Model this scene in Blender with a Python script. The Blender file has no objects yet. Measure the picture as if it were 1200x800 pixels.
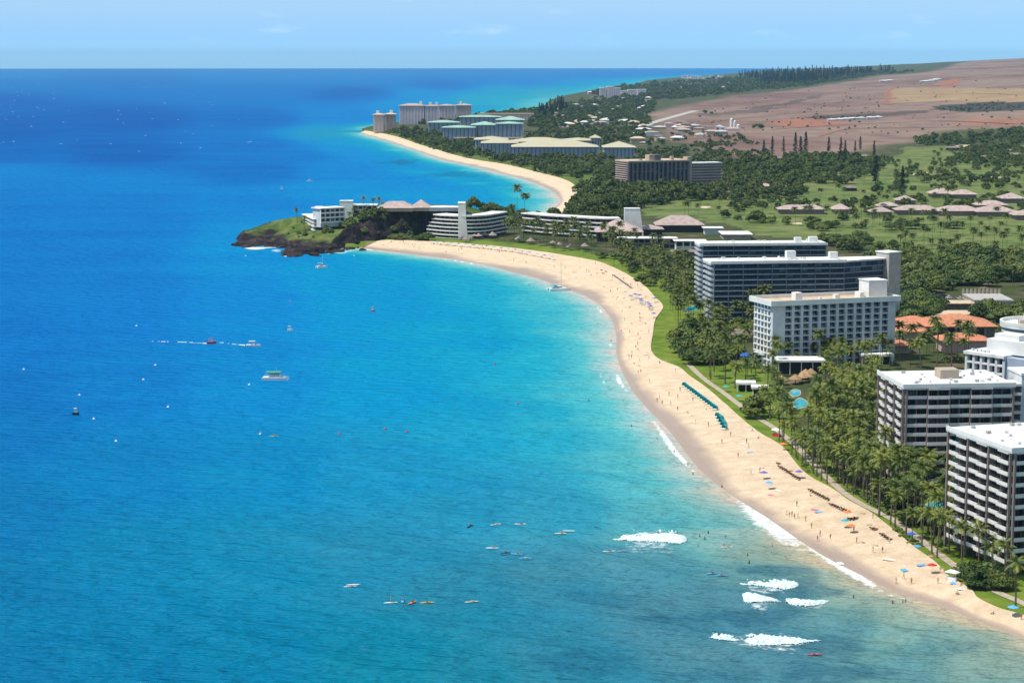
import bpy, bmesh, math, random
import numpy as np
from mathutils import Matrix, Vector

random.seed(7)
rng = np.random.default_rng(7)
R = math.radians
S = bpy.context.scene
COL = S.collection

# ------------------------------------------------------------------ camera
F, H, V0 = 2350.0, 135.0, 66.0          # focal length (photo px), camera height (m), level line (photo px)
PITCH = math.atan((400 - V0) / F)
cam = bpy.data.cameras.new('camera')
cam.lens = F / 1200 * 36.0
cam.sensor_width = 36.0
cam.clip_start = 1.0
cam.clip_end = 60000.0
camo = bpy.data.objects.new('camera', cam)
COL.objects.link(camo)
camo.location = (0, 0, H)
camo.rotation_euler = (math.pi / 2 - PITCH, 0, 0)
S.camera = camo

# ------------------------------------------------------------------ sky and sun
SUN_EL, SUN_AZ = R(61), R(-106)           # azimuth clockwise from +Y: the sun stands over the sea, left of the view
W = bpy.data.worlds.new('World')
S.world = W
W.use_nodes = True
nt = W.node_tree
nt.nodes.clear()
wo = nt.nodes.new('ShaderNodeOutputWorld')
bg = nt.nodes.new('ShaderNodeBackground')
sky = nt.nodes.new('ShaderNodeTexSky')
sky.sky_type = 'NISHITA'
sky.sun_disc = False
sky.sun_elevation = SUN_EL
sky.sun_rotation = SUN_AZ
sky.air_density = 0.25
sky.dust_density = 0.0
sky.ozone_density = 3.0
sky.altitude = 0
tint = nt.nodes.new('ShaderNodeMix')
tint.data_type = 'RGBA'; tint.blend_type = 'MULTIPLY'
tint.inputs['Factor'].default_value = 1.0
tint.inputs[7].default_value = (0.74, 0.95, 1.0, 1)
nt.links.new(sky.outputs[0], tint.inputs[6])
# thin cloud wisps low over the sea
tc = nt.nodes.new('ShaderNodeTexCoord')
mp = nt.nodes.new('ShaderNodeMapping')
mp.inputs['Scale'].default_value = (34, 34, 120)
nt.links.new(tc.outputs['Generated'], mp.inputs['Vector'])
nz = nt.nodes.new('ShaderNodeTexNoise')
nz.inputs['Scale'].default_value = 1.0; nz.inputs['Detail'].default_value = 5
nt.links.new(mp.outputs[0], nz.inputs['Vector'])
rp = nt.nodes.new('ShaderNodeValToRGB')
rp.color_ramp.elements[0].position = 0.60; rp.color_ramp.elements[0].color = (0, 0, 0, 1)
rp.color_ramp.elements[1].position = 0.80; rp.color_ramp.elements[1].color = (1, 1, 1, 1)
nt.links.new(nz.outputs['Fac'], rp.inputs[0])
sx = nt.nodes.new('ShaderNodeSeparateXYZ')
nt.links.new(tc.outputs['Generated'], sx.inputs[0])
mr = nt.nodes.new('ShaderNodeValToRGB')     # wisps lie in a low layer only
e = mr.color_ramp.elements
e[0].position = 0.004; e[0].color = (0, 0, 0, 1)
e[1].position = 0.012; e[1].color = (1, 1, 1, 1)
e.new(0.022).color = (0.4, 0.4, 0.4, 1)
e.new(0.06).color = (0.25, 0.25, 0.25, 1)
nt.links.new(sx.outputs['Z'], mr.inputs[0])
mm = nt.nodes.new('ShaderNodeMath'); mm.operation = 'MULTIPLY'
nt.links.new(rp.outputs[0], mm.inputs[0]); nt.links.new(mr.outputs[0], mm.inputs[1])
vl = nt.nodes.new('ShaderNodeMapRange'); vl.interpolation_type = 'SMOOTHSTEP'      # thin veil above the low haze
vl.inputs['From Min'].default_value = 0.004; vl.inputs['From Max'].default_value = 0.03; vl.inputs['To Max'].default_value = 0.42
nt.links.new(sx.outputs['Z'], vl.inputs['Value'])
m2 = nt.nodes.new('ShaderNodeMath'); m2.operation = 'MULTIPLY_ADD'; m2.inputs[1].default_value = 0.55; m2.use_clamp = True
nt.links.new(mm.outputs[0], m2.inputs[0]); nt.links.new(vl.outputs[0], m2.inputs[2])
cm = nt.nodes.new('ShaderNodeMix'); cm.data_type = 'RGBA'
cm.inputs[7].default_value = (4.6, 6.2, 7.2, 1)
nt.links.new(m2.outputs[0], cm.inputs['Factor'])
nt.links.new(tint.outputs[2], cm.inputs[6])
nt.links.new(cm.outputs[2], bg.inputs['Color'])
bg.inputs['Strength'].default_value = 0.132
nt.links.new(bg.outputs[0], wo.inputs[0])

sl = bpy.data.lights.new('sun', 'SUN')
sl.energy = 4.2
sl.angle = R(0.5)
sl.color = (1.0, 0.955, 0.88)
so = bpy.data.objects.new('sun', sl)
COL.objects.link(so)
so.rotation_euler = (math.pi / 2 - SUN_EL, 0, -SUN_AZ + math.pi)
so.location = (-300, 0, 600)
S.view_settings.view_transform = 'Standard'
S.view_settings.look = 'None'
S.view_settings.gamma = 1
S.view_settings.exposure = 0.12
S.cycles.max_bounces = 6
S.cycles.diffuse_bounces = 2
S.cycles.glossy_bounces = 2
S.cycles.transmission_bounces = 2
S.cycles.transparent_max_bounces = 12
S.cycles.volume_bounces = 0
S.cycles.caustics_reflective = False
S.cycles.caustics_refractive = False

# ------------------------------------------------------------------ geometry helpers
CP, SP = math.cos(PITCH), math.sin(PITCH)

def at(u, v, z=0.0):
    """ground point that the photograph shows at (u, v), at height z"""
    a = (u - 600) / F; b = (400 - v) / F
    dx, dy, dz = a, CP + b * SP, -SP + b * CP
    t = (z - H) / dz
    return Vector((dx * t, dy * t, z))

def proj(x, y, z):
    dz = z - H
    depth = y * CP - dz * SP
    return 600 + F * x / depth, 400 - F * (y * SP + dz * CP) / depth

def smooth_line(P, n=8):
    """Catmull-Rom through points (k,2)"""
    P = np.asarray(P, float)
    Q = np.vstack([2 * P[0] - P[1], P, 2 * P[-1] - P[-2]])
    out = []
    for i in range(1, len(Q) - 2):
        p0, p1, p2, p3 = Q[i - 1:i + 3]
        for t in np.arange(n) / n:
            out.append(0.5 * ((2 * p1) + (-p0 + p2) * t + (2 * p0 - 5 * p1 + 4 * p2 - p3) * t * t + (-p0 + 3 * p1 - 3 * p2 + p3) * t ** 3))
    out.append(P[-1])
    return np.array(out)

def resample(P, n):
    s = np.r_[0, np.cumsum(np.hypot(*np.diff(P, axis=0).T))]
    t = np.linspace(0, s[-1], n)
    return np.c_[np.interp(t, s, P[:, 0]), np.interp(t, s, P[:, 1])]

def dist_line(x, y, L):
    x = np.asarray(x, float).ravel(); y = np.asarray(y, float).ravel()
    if len(x) < 40:
        A = np.asarray(L, float)[:-1]; d = np.asarray(L, float)[1:] - A
        px, py = x[:, None] - A[None, :, 0], y[:, None] - A[None, :, 1]
        t = np.clip((px * d[None, :, 0] + py * d[None, :, 1]) / ((d ** 2).sum(1)[None] + 1e-12), 0, 1)
        return np.sqrt(((px - t * d[None, :, 0]) ** 2 + (py - t * d[None, :, 1]) ** 2).min(1))
    best = np.full(x.shape, 1e18)
    for (ax, ay), (bx, by) in zip(L[:-1], L[1:]):
        dx, dy = bx - ax, by - ay
        q = dx * dx + dy * dy + 1e-12
        t = np.clip(((x - ax) * dx + (y - ay) * dy) / q, 0, 1)
        d = (x - ax - t * dx) ** 2 + (y - ay - t * dy) ** 2
        np.minimum(best, d, out=best)
    return np.sqrt(best)

def inside(x, y, Pg):
    x = np.asarray(x, float).ravel(); y = np.asarray(y, float).ravel()
    if len(x) < 40:                                 # few points: all edges at once
        A = np.asarray(Pg, float); B = np.roll(A, -1, 0)
        dy = B[:, 1] - A[:, 1]; dy = np.where(dy == 0, 1e-12, dy)
        c = ((A[None, :, 1] > y[:, None]) != (B[None, :, 1] > y[:, None])) & (x[:, None] < (B[:, 0] - A[:, 0])[None] * (y[:, None] - A[None, :, 1]) / dy[None] + A[None, :, 0])
        return (c.sum(1) % 2).astype(bool)
    r = np.zeros(x.shape, bool)
    n = len(Pg)
    for i in range(n):
        ax, ay = Pg[i]; bx, by = Pg[(i + 1) % n]
        if ay == by: continue
        c = ((ay > y) != (by > y)) & (x < (bx - ax) * (y - ay) / (by - ay) + ax)
        r ^= c
    return r

def sdist(x, y, Pg):
    d = dist_line(x, y, np.vstack([Pg, Pg[:1]]))
    return np.where(inside(x, y, Pg), d, -d)

def vnoise(x, y, scale, seed=0):
    """smooth value noise in [-1, 1]"""
    x = np.asarray(x, float) / scale; y = np.asarray(y, float) / scale
    xi = np.floor(x).astype(np.int64); yi = np.floor(y).astype(np.int64)
    fx = x - xi; fy = y - yi
    fx = fx * fx * (3 - 2 * fx); fy = fy * fy * (3 - 2 * fy)
    def h(i, j):
        n = (i * 374761393 + j * 668265263 + seed * 974634777) & 0x7fffffff
        n = ((n ^ (n >> 13)) * 1274126177) & 0x7fffffff
        n = n ^ (n >> 16)
        return (n & 0xffff) / 32767.5 - 1
    return (h(xi, yi) * (1 - fx) + h(xi + 1, yi) * fx) * (1 - fy) + (h(xi, yi + 1) * (1 - fx) + h(xi + 1, yi + 1) * fx) * fy

def sstep(a, b, x):
    t = np.clip((x - a) / (b - a), 0, 1)
    return t * t * (3 - 2 * t)

# ------------------------------------------------------------------ object helpers
def tag(o, label=None, cat=None, group=None, kind=None):
    if label: o['label'] = label
    if cat: o['category'] = cat
    if group: o['group'] = group
    if kind: o['kind'] = kind
    return o

def link(name, me, parent=None, loc=None, rz=None):
    o = bpy.data.objects.new(name, me)
    COL.objects.link(o)
    if parent is not None: o.parent = parent
    if loc is not None: o.location = loc
    if rz is not None: o.rotation_euler = (0, 0, rz)
    return o

def mesh(name, verts, faces, mats, midx=None, smooth=False):
    me = bpy.data.meshes.new(name)
    me.from_pydata([tuple(v) for v in verts], [], [tuple(f) for f in faces])
    for m in (mats if isinstance(mats, (list, tuple)) else [mats]): me.materials.append(m)
    if midx is not None: me.polygons.foreach_set('material_index', np.asarray(midx, np.int32))
    if smooth: me.polygons.foreach_set('use_smooth', np.ones(len(faces), bool))
    me.update()
    return me

def quad_mesh(name, V, Q, mat, smooth=True, attrs=None):
    """fast mesh from arrays: V (n,3), Q (m,4)"""
    me = bpy.data.meshes.new(name)
    me.vertices.add(len(V)); me.vertices.foreach_set('co', np.ascontiguousarray(V, np.float32).ravel())
    m = len(Q)
    me.loops.add(m * 4); me.loops.foreach_set('vertex_index', np.ascontiguousarray(Q, np.int32).ravel())
    me.polygons.add(m); me.polygons.foreach_set('loop_start', np.arange(0, m * 4, 4, dtype=np.int32))
    me.update(calc_edges=True)
    me.polygons.foreach_set('use_smooth', np.full(m, smooth, bool))
    for k, a in (attrs or {}).items():
        t = me.attributes.new(k, 'FLOAT', 'POINT')
        t.data.foreach_set('value', np.ascontiguousarray(a, np.float32))
    me.materials.append(mat)
    me.validate()
    return me

def empty(name, loc=(0, 0, 0), rz=0.0):
    o = bpy.data.objects.new(name, None)
    COL.objects.link(o)
    o.location = loc; o.rotation_euler = (0, 0, rz)
    o.empty_display_size = 1
    return o

class MB:
    """collects shapes into one mesh"""
    def __init__(s): s.v = []; s.f = []; s.m = []
    def add(s, vs, fs, m=0):
        n = len(s.v); s.v += [tuple(p) for p in vs]; s.f += [tuple(i + n for i in f) for f in fs]; s.m += [m] * len(fs)
        return s
    def box(s, x0, x1, y0, y1, z0, z1, m=0):
        return s.add([(x0, y0, z0), (x1, y0, z0), (x1, y1, z0), (x0, y1, z0), (x0, y0, z1), (x1, y0, z1), (x1, y1, z1), (x0, y1, z1)],
                     [(0, 3, 2, 1), (4, 5, 6, 7), (0, 1, 5, 4), (1, 2, 6, 5), (2, 3, 7, 6), (3, 0, 4, 7)], m)
    def prism(s, pts, z0, z1, m=0):
        n = len(pts)
        vs = [(p[0], p[1], z0) for p in pts] + [(p[0], p[1], z1) for p in pts]
        fs = [tuple(range(n))[::-1], tuple(range(n, 2 * n))] + [(i, (i + 1) % n, n + (i + 1) % n, n + i) for i in range(n)]
        return s.add(vs, fs, m)
    def hip(s, x0, x1, y0, y1, z0, h, m=0, ridge=0.5, thick=0.35):
        """hip roof over a rectangle with a thin eave"""
        w, d = x1 - x0, y1 - y0
        if w >= d:
            a = min(d * ridge, w * 0.48); r = [(x0 + a, (y0 + y1) / 2), (x1 - a, (y0 + y1) / 2)]
        else:
            a = min(w * ridge, d * 0.48); r = [((x0 + x1) / 2, y0 + a), ((x0 + x1) / 2, y1 - a)]
        b = [(x0, y0), (x1, y0), (x1, y1), (x0, y1)]
        vs = [(p[0], p[1], z0) for p in b] + [(p[0], p[1], z0 + thick) for p in b] + [(p[0], p[1], z0 + thick + h) for p in r]
        fs = [(3, 2, 1, 0)] + [(i, (i + 1) % 4, 4 + (i + 1) % 4, 4 + i) for i in range(4)]
        if w >= d: fs += [(4, 5, 9, 8), (5, 6, 9), (6, 7, 8, 9), (7, 4, 8)]
        else: fs += [(4, 5, 8), (5, 6, 9, 8), (6, 7, 9), (7, 4, 8, 9)]
        return s.add(vs, fs, m)
    def tube(s, pts, rad, n=6, m=0, cap=True):
        pts = [Vector(p) for p in pts]
        if not hasattr(rad, '__len__'): rad = [rad] * len(pts)
        vs = []; fs = []
        for i, p in enumerate(pts):
            d = (pts[min(i + 1, len(pts) - 1)] - pts[max(i - 1, 0)]).normalized()
            a = d.cross(Vector((0, 0, 1)))
            if a.length < 0.01: a = Vector((1, 0, 0))
            a.normalize(); b = d.cross(a)
            for k in range(n):
                t = 2 * math.pi * k / n
                vs.append(p + (a * math.cos(t) + b * math.sin(t)) * rad[i])
        for i in range(len(pts) - 1):
            for k in range(n):
                fs.append((i * n + k, i * n + (k + 1) % n, (i + 1) * n + (k + 1) % n, (i + 1) * n + k))
        if cap: fs += [tuple(range(n))[::-1], tuple(range((len(pts) - 1) * n, len(pts) * n))]
        return s.add(vs, fs, m)
    def cone(s, x, y, z0, r, h, n=8, m=0, drop=0.0):
        vs = [(x + r * math.cos(2 * math.pi * k / n), y + r * math.sin(2 * math.pi * k / n), z0) for k in range(n)] + [(x, y, z0 + h), (x, y, z0 + h * 0.8 - 0.02)]
        return s.add(vs, [(k, (k + 1) % n, n) for k in range(n)] + [((k + 1) % n, k, n + 1) for k in range(n)], m)
    def mesh(s, name, mats, smooth=False): return mesh(name, s.v, s.f, mats, s.m, smooth)
    def build(s, name, mats, parent=None, loc=None, rz=None, smooth=False): return link(name, s.mesh(name, mats, smooth), parent, loc, rz)

_bc = {}
def box(parent, name, mat, x0, x1, y0, y1, z0, z1):
    """a box part; alike boxes share their mesh"""
    k = (name, mat.name, round(x1 - x0, 3), round(y1 - y0, 3), round(z1 - z0, 3))
    me = _bc.get(k)
    if me is None:
        b = MB(); b.box(0, x1 - x0, 0, y1 - y0, 0, z1 - z0)
        me = _bc[k] = b.mesh(name, mat)
    return link(name, me, parent, (x0, y0, z0))

# ------------------------------------------------------------------ materials
MATS = {}
def srgb(r, g, b):
    f = lambda c: (c / 255 / 12.92) if c / 255 <= 0.04045 else ((c / 255 + 0.055) / 1.055) ** 2.4
    return (f(r), f(g), f(b))

def nodes(name):
    m = bpy.data.materials.new(name); m.use_nodes = True
    MATS[name] = m
    t = m.node_tree
    return m, t, t.nodes['Principled BSDF']

def pmat(name, c, rough=0.8, spec=0.3, nscale=0.0, namt=0.15, rand=0.0, c2=None, detail=4, stretch=(1, 1, 1), bump=0.0):
    """plain procedural material: noise between c and a darker or second colour, object-wise variation"""
    m, t, p = nodes(name)
    p.inputs['Roughness'].default_value = rough
    p.inputs['Specular IOR Level'].default_value = spec
    p.inputs['Base Color'].default_value = (*c, 1)
    last = None
    if nscale:
        g = t.nodes.new('ShaderNodeNewGeometry')
        mpn = t.nodes.new('ShaderNodeMapping'); mpn.inputs['Scale'].default_value = stretch
        t.links.new(g.outputs['Position'], mpn.inputs['Vector'])
        n = t.nodes.new('ShaderNodeTexNoise'); n.inputs['Scale'].default_value = nscale; n.inputs['Detail'].default_value = detail
        t.links.new(mpn.outputs[0], n.inputs['Vector'])
        r = t.nodes.new('ShaderNodeValToRGB')
        a = c2 if c2 else tuple(x * (1 - namt) for x in c)
        b = c if c2 else tuple(x * (1 + namt * 0.6) for x in c)
        r.color_ramp.elements[0].position = 0.32; r.color_ramp.elements[0].color = (*a, 1)
        r.color_ramp.elements[1].position = 0.68; r.color_ramp.elements[1].color = (*b, 1)
        t.links.new(n.outputs['Fac'], r.inputs[0])
        last = r.outputs[0]
        if bump:
            bn = t.nodes.new('ShaderNodeBump'); bn.inputs['Strength'].default_value = 1; bn.inputs['Distance'].default_value = bump
            t.links.new(n.outputs['Fac'], bn.inputs['Height']); t.links.new(bn.outputs[0], p.inputs['Normal'])
    if rand:
        oi = t.nodes.new('ShaderNodeObjectInfo')
        hs = t.nodes.new('ShaderNodeHueSaturation')
        mrn = t.nodes.new('ShaderNodeMapRange')
        mrn.inputs['To Min'].default_value = 1 - rand; mrn.inputs['To Max'].default_value = 1 + rand
        t.links.new(oi.outputs['Random'], mrn.inputs['Value']); t.links.new(mrn.outputs[0], hs.inputs['Value'])
        mh = t.nodes.new('ShaderNodeMapRange'); mh.inputs['To Min'].default_value = 0.5 + rand * 0.06; mh.inputs['To Max'].default_value = 0.5 - rand * 0.06
        t.links.new(oi.outputs['Random'], mh.inputs['Value']); t.links.new(mh.outputs[0], hs.inputs['Hue'])
        if last is not None: t.links.new(last, hs.inputs['Color'])
        else: hs.inputs['Color'].default_value = (*c, 1)
        last = hs.outputs[0]
    if last is not None: t.links.new(last, p.inputs['Base Color'])
    return m

def glass(name, c, c2, rough=0.12):
    """dark window glass; some rooms have pale curtains drawn"""
    m, t, p = nodes(name)
    oi = t.nodes.new('ShaderNodeObjectInfo')
    r = t.nodes.new('ShaderNodeValToRGB')
    e = r.color_ramp.elements
    e[0].position = 0.0; e[0].color = (*c, 1)
    e[1].position = 1.0; e[1].color = (*c2, 1)
    e.new(0.72).color = tuple(x * 1.8 for x in c) + (1,)
    t.links.new(oi.outputs['Random'], r.inputs[0]); t.links.new(r.outputs[0], p.inputs['Base Color'])
    p.inputs['Roughness'].default_value = rough
    p.inputs['Specular IOR Level'].default_value = 0.5
    return m

pmat('white', (0.78, 0.77, 0.74), 0.7, 0.3, 0.25, 0.10)
pmat('roof_white', (0.80, 0.79, 0.76), 0.8, 0.2, 0.22, 0.24, detail=7)
pmat('roof_tan', (0.62, 0.47, 0.33), 0.9, 0.2, 0.3, 0.2)
pmat('band', (0.74, 0.70, 0.67), 0.75, 0.3, 0.5, 0.12)
pmat('fin_brown', (0.25, 0.20, 0.185), 0.85, 0.2, 0.4, 0.15)
pmat('grey_wall', (0.62, 0.64, 0.66), 0.8, 0.3, 0.3, 0.12)
pmat('blue_wall', (0.36, 0.43, 0.52), 0.8, 0.3, 0.2, 0.12)
pmat('concrete', (0.45, 0.43, 0.40), 0.9, 0.2, 0.4, 0.2)
pmat('slab_grey', (0.45, 0.48, 0.53), 0.7, 0.3, 0.4, 0.15)
pmat('dark_rail', (0.05, 0.055, 0.07), 0.5, 0.4, 0.4, 0.2)
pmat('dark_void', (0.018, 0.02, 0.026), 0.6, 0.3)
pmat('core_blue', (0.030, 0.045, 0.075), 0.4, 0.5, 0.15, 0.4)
pmat('partition', (0.17, 0.21, 0.27), 0.7, 0.3, 0.4, 0.2)
pmat('terracotta', (0.58, 0.235, 0.135), 0.85, 0.2, 0.5, 0.22)
pmat('pink_roof', (0.47, 0.36, 0.33), 0.9, 0.2, 0.35, 0.22, 0.08)
pmat('brown_roof', (0.25, 0.20, 0.18), 0.9, 0.2, 0.3, 0.3)
pmat('green_roof', (0.32, 0.50, 0.42), 0.8, 0.3, 0.08, 0.18)
pmat('sage_roof', (0.50, 0.50, 0.37), 0.85, 0.3, 0.05, 0.22, c2=(0.52, 0.42, 0.28))
pmat('lilac_wall', (0.74, 0.60, 0.64), 0.85, 0.2, 0.05, 0.15)
pmat('rose_wall', (0.56, 0.41, 0.36), 0.85, 0.2, 0.05, 0.15)
pmat('tan_wall', (0.46, 0.38, 0.30), 0.9, 0.2, 0.2, 0.15)
pmat('mauve_wall', (0.17, 0.15, 0.17), 0.85, 0.2, 0.1, 0.15)
pmat('thatch', (0.42, 0.27, 0.15), 0.95, 0.1, 2.0, 0.3, 0.1)
pmat('thatch_grey', (0.34, 0.27, 0.25), 0.95, 0.1, 1.5, 0.3, 0.15)
pmat('wood', (0.12, 0.065, 0.04), 0.8, 0.2, 2.0, 0.3)
pmat('metal', (0.5, 0.5, 0.5), 0.4, 0.5)
pmat('pool', (0.05, 0.50, 0.60), 0.08, 0.5, 0.5, 0.15)
pmat('paving', (0.46, 0.38, 0.29), 0.9, 0.2, 0.6, 0.2)
pmat('asphalt', (0.07, 0.07, 0.075), 0.9, 0.2, 0.3, 0.2)
pmat('bunker', (0.62, 0.50, 0.36), 0.95, 0.1, 0.2, 0.1)
pmat('trunk', (0.16, 0.13, 0.10), 0.95, 0.1, 1.5, 0.3)
pmat('palm_leaf', (0.072, 0.125, 0.018), 0.5, 0.3, 0.6, 0.3, 0.42, c2=(0.195, 0.21, 0.035))
pmat('palm_leaf_far', (0.065, 0.105, 0.020), 0.55, 0.3, 0.09, 0.3, c2=(0.15, 0.165, 0.035))
pmat('leaf_dark', (0.056, 0.090, 0.015), 0.55, 0.25, 0.12, 0.3, 0.45, c2=(0.10, 0.135, 0.024))
pmat('leaf_mid', (0.085, 0.135, 0.028), 0.55, 0.3, 0.12, 0.3, 0.4, c2=(0.125, 0.16, 0.035))
pmat('leaf_far', (0.038, 0.068, 0.014), 0.7, 0.15, 0.06, 0.3, c2=(0.105, 0.13, 0.028))
pmat('leaf_pine', (0.018, 0.042, 0.022), 0.7, 0.2, 0.05, 0.3, 0.2)
pmat('hedge', (0.085, 0.14, 0.025), 0.7, 0.2, 0.3, 0.4)
pmat('foam', (0.88, 0.89, 0.89), 0.9, 0.1, 1.3, 0.3, c2=(0.42, 0.62, 0.66), detail=6, bump=0.5)
for nme, c in dict(teal=(0.02, 0.42, 0.47), blue=(0.03, 0.12, 0.50), sky=(0.12, 0.42, 0.75), red=(0.60, 0.03, 0.03), orange=(0.75, 0.22, 0.05),
                   yellow=(0.80, 0.48, 0.04), navy=(0.02, 0.035, 0.12), black=(0.02, 0.02, 0.022), pink=(0.7, 0.25, 0.3), green=(0.05, 0.35, 0.22),
                   lime=(0.45, 0.6, 0.08), cream=(0.78, 0.72, 0.6), purple=(0.18, 0.10, 0.45), hullwhite=(0.82, 0.82, 0.80)).items():
    pmat('c_' + nme, c, 0.6, 0.35, 3.0, 0.08)
pmat('skin_a', (0.55, 0.32, 0.21), 0.6, 0.3); pmat('skin_b', (0.36, 0.19, 0.11), 0.6, 0.3); pmat('skin_c', (0.22, 0.11, 0.06), 0.6, 0.3)
pmat('hair', (0.03, 0.02, 0.015), 0.7, 0.2)
glass('glass_dark', (0.012, 0.015, 0.022), (0.22, 0.20, 0.18))
glass('glass_navy', (0.012, 0.022, 0.045), (0.16, 0.20, 0.24))
glass('glass_blue', (0.016, 0.040, 0.075), (0.16, 0.24, 0.32), 0.08)
M = MATS

# ------------------------------------------------------------------ shorelines (photo pixels at water level, turned into ground points)
def wl(P, z=0.0): return np.array([at(u, v, z)[:2] for u, v in P])

WATER_S = [(1460, 858), (1330, 806), (1260, 774), (1200, 749), (1160, 733), (1120, 717), (1080, 703), (1050, 694), (1020, 679), (990, 664), (960, 648),
           (930, 628), (900, 607), (870, 588), (845, 571), (822, 552), (805, 532), (790, 512), (775, 495), (760, 480), (745, 463), (735, 447),
           (727, 430), (722, 412), (722, 393), (717, 375), (706, 360), (692, 350), (676, 343), (655, 336), (629, 326), (600, 319), (575, 312),
           (550, 307), (525, 303), (500, 300), (475, 297), (450, 294), (424, 291)]
BACK_S = [(1460, 810), (1330, 770), (1260, 744), (1200, 722), (1171, 714), (1146, 702), (1138, 692), (1112, 676), (1098, 661), (1070, 641), (1044, 619),
          (1019, 600), (996, 588), (979, 576), (945, 556), (930, 540), (917, 524), (888, 506), (868, 490), (850, 474), (828, 455), (808, 441), (796, 431),
          (772, 421), (763, 410), (765, 392), (768, 375), (777, 360), (767, 348), (757, 337), (742, 326), (717, 313), (697, 306), (664, 300), (640, 296),
          (600, 291), (560, 287), (520, 284), (480, 282), (450, 282), (432, 285)]
WATER_N = [(640, 250), (650, 243), (657, 236), (653, 229), (640, 220), (613, 210), (590, 204), (567, 198), (540, 192), (517, 187), (483, 175), (455, 166),
           (435, 160), (422, 156)]
BACK_N = [(660, 252), (674, 238), (679, 228), (677, 221), (667, 213), (650, 207), (633, 203), (610, 197), (587, 192), (560, 188), (533, 182), (510, 175),
          (490, 169), (467, 161), (445, 156), (428, 153.5)]
LW_S, LB_S = smooth_line(wl(WATER_S), 6), smooth_line(wl(BACK_S, 2.6), 6)
LW_N, LB_N = smooth_line(wl(WATER_N), 6), smooth_line(wl(BACK_N, 2.0), 6)
ROCK = wl([(412, 290), (395, 291), (380, 293), (362, 293), (345, 291), (325, 286), (310, 284), (300, 280), (315, 275), (380, 268), (440, 264), (560, 255), (620, 251)])
NORTH = wl([(424, 152), (434, 149), (460, 145), (520, 140), (600, 130), (636, 126), (644, 118), (655, 114), (690, 107), (712, 102), (745, 99), (758, 94.5), (790, 92), (840, 89.5), (905, 86)])
CLOSE = np.array([(4200., 17500.), (9000., 17500.), (9000., 300.), (500., 300.)])
LAND = np.vstack([LB_S, ROCK, LB_N, NORTH, CLOSE])        # everything behind the sand
SHORE = np.vstack([LW_S, wl([(412, 292), (395, 294), (380, 298), (345, 298), (325, 290), (290, 290), (272, 288), (282, 279), (315, 275), (380, 268), (440, 264), (560, 255), (640, 250)]), LW_N, NORTH, CLOSE])

HILL = np.array([(2400., 2650.), (1500., 2750.), (900., 2900.), (520., 3300.), (350., 3900.), (330., 5000.), (420., 7000.), (520., 9000.), (800., 12000.), (1500., 16500.),
                 (9000., 17500.), (9000., 2650.)])

def ground_z(x, y, sd=None):
    x = np.asarray(x, float); y = np.asarray(y, float); sh = x.shape
    x = x.ravel(); y = y.ravel()
    if sd is None: sd = sdist(x, y, LAND)
    z = 2.8 + np.clip(sd * 1.6, -9, 0) + 1.2 * sstep(0, 60, sd)
    hd = np.maximum(sdist(x, y, HILL), 0)
    hz = 0.052 * (np.sqrt(hd * hd + 200 ** 2) - 200)
    hz = np.where(hz > 118, 118 + (hz - 118) * 0.25, hz)
    k = sstep(200, 900, hd)
    if k.max() > 0: hz = hz + k * (5.0 * vnoise(x, y, 900, 3) + 2.0 * vnoise(x, y, 320, 4))
    return (z + np.maximum(hz, 0)).reshape(sh)

def gpt(u, v, dz=0.0):
    """ground point under pixel (u, v), on the terrain"""
    z = 4.0
    for _ in range(14):
        p = at(u, v, z)
        zn = float(ground_z(np.array([p.x]), np.array([p.y]))[0])
        if abs(zn - z) < 0.05: break
        z = z + 0.6 * (zn - z)
    p = at(u, v, z)
    return Vector((p.x, p.y, z + dz))

def gline(P): return np.array([gpt(u, v)[:2] for u, v in P])

DRY = gline([(1500, 158), (1200, 150), (1101, 153), (1064, 168), (968, 180), (905, 188), (850, 184), (822, 176), (800, 166), (778, 152), (764, 140), (758, 134), (775, 129),
             (800, 124), (860, 112), (939, 104), (979, 98), (1030, 89), (1087, 85), (1166, 80.5), (1200, 78), (1500, 76)])
GOLF = gline([(742, 252), (748, 238), (800, 231), (880, 222), (925, 208), (1040, 186), (1062, 172), (1400, 162), (1400, 335), (1150, 310), (1010, 282), (900, 276), (850, 262)])

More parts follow.
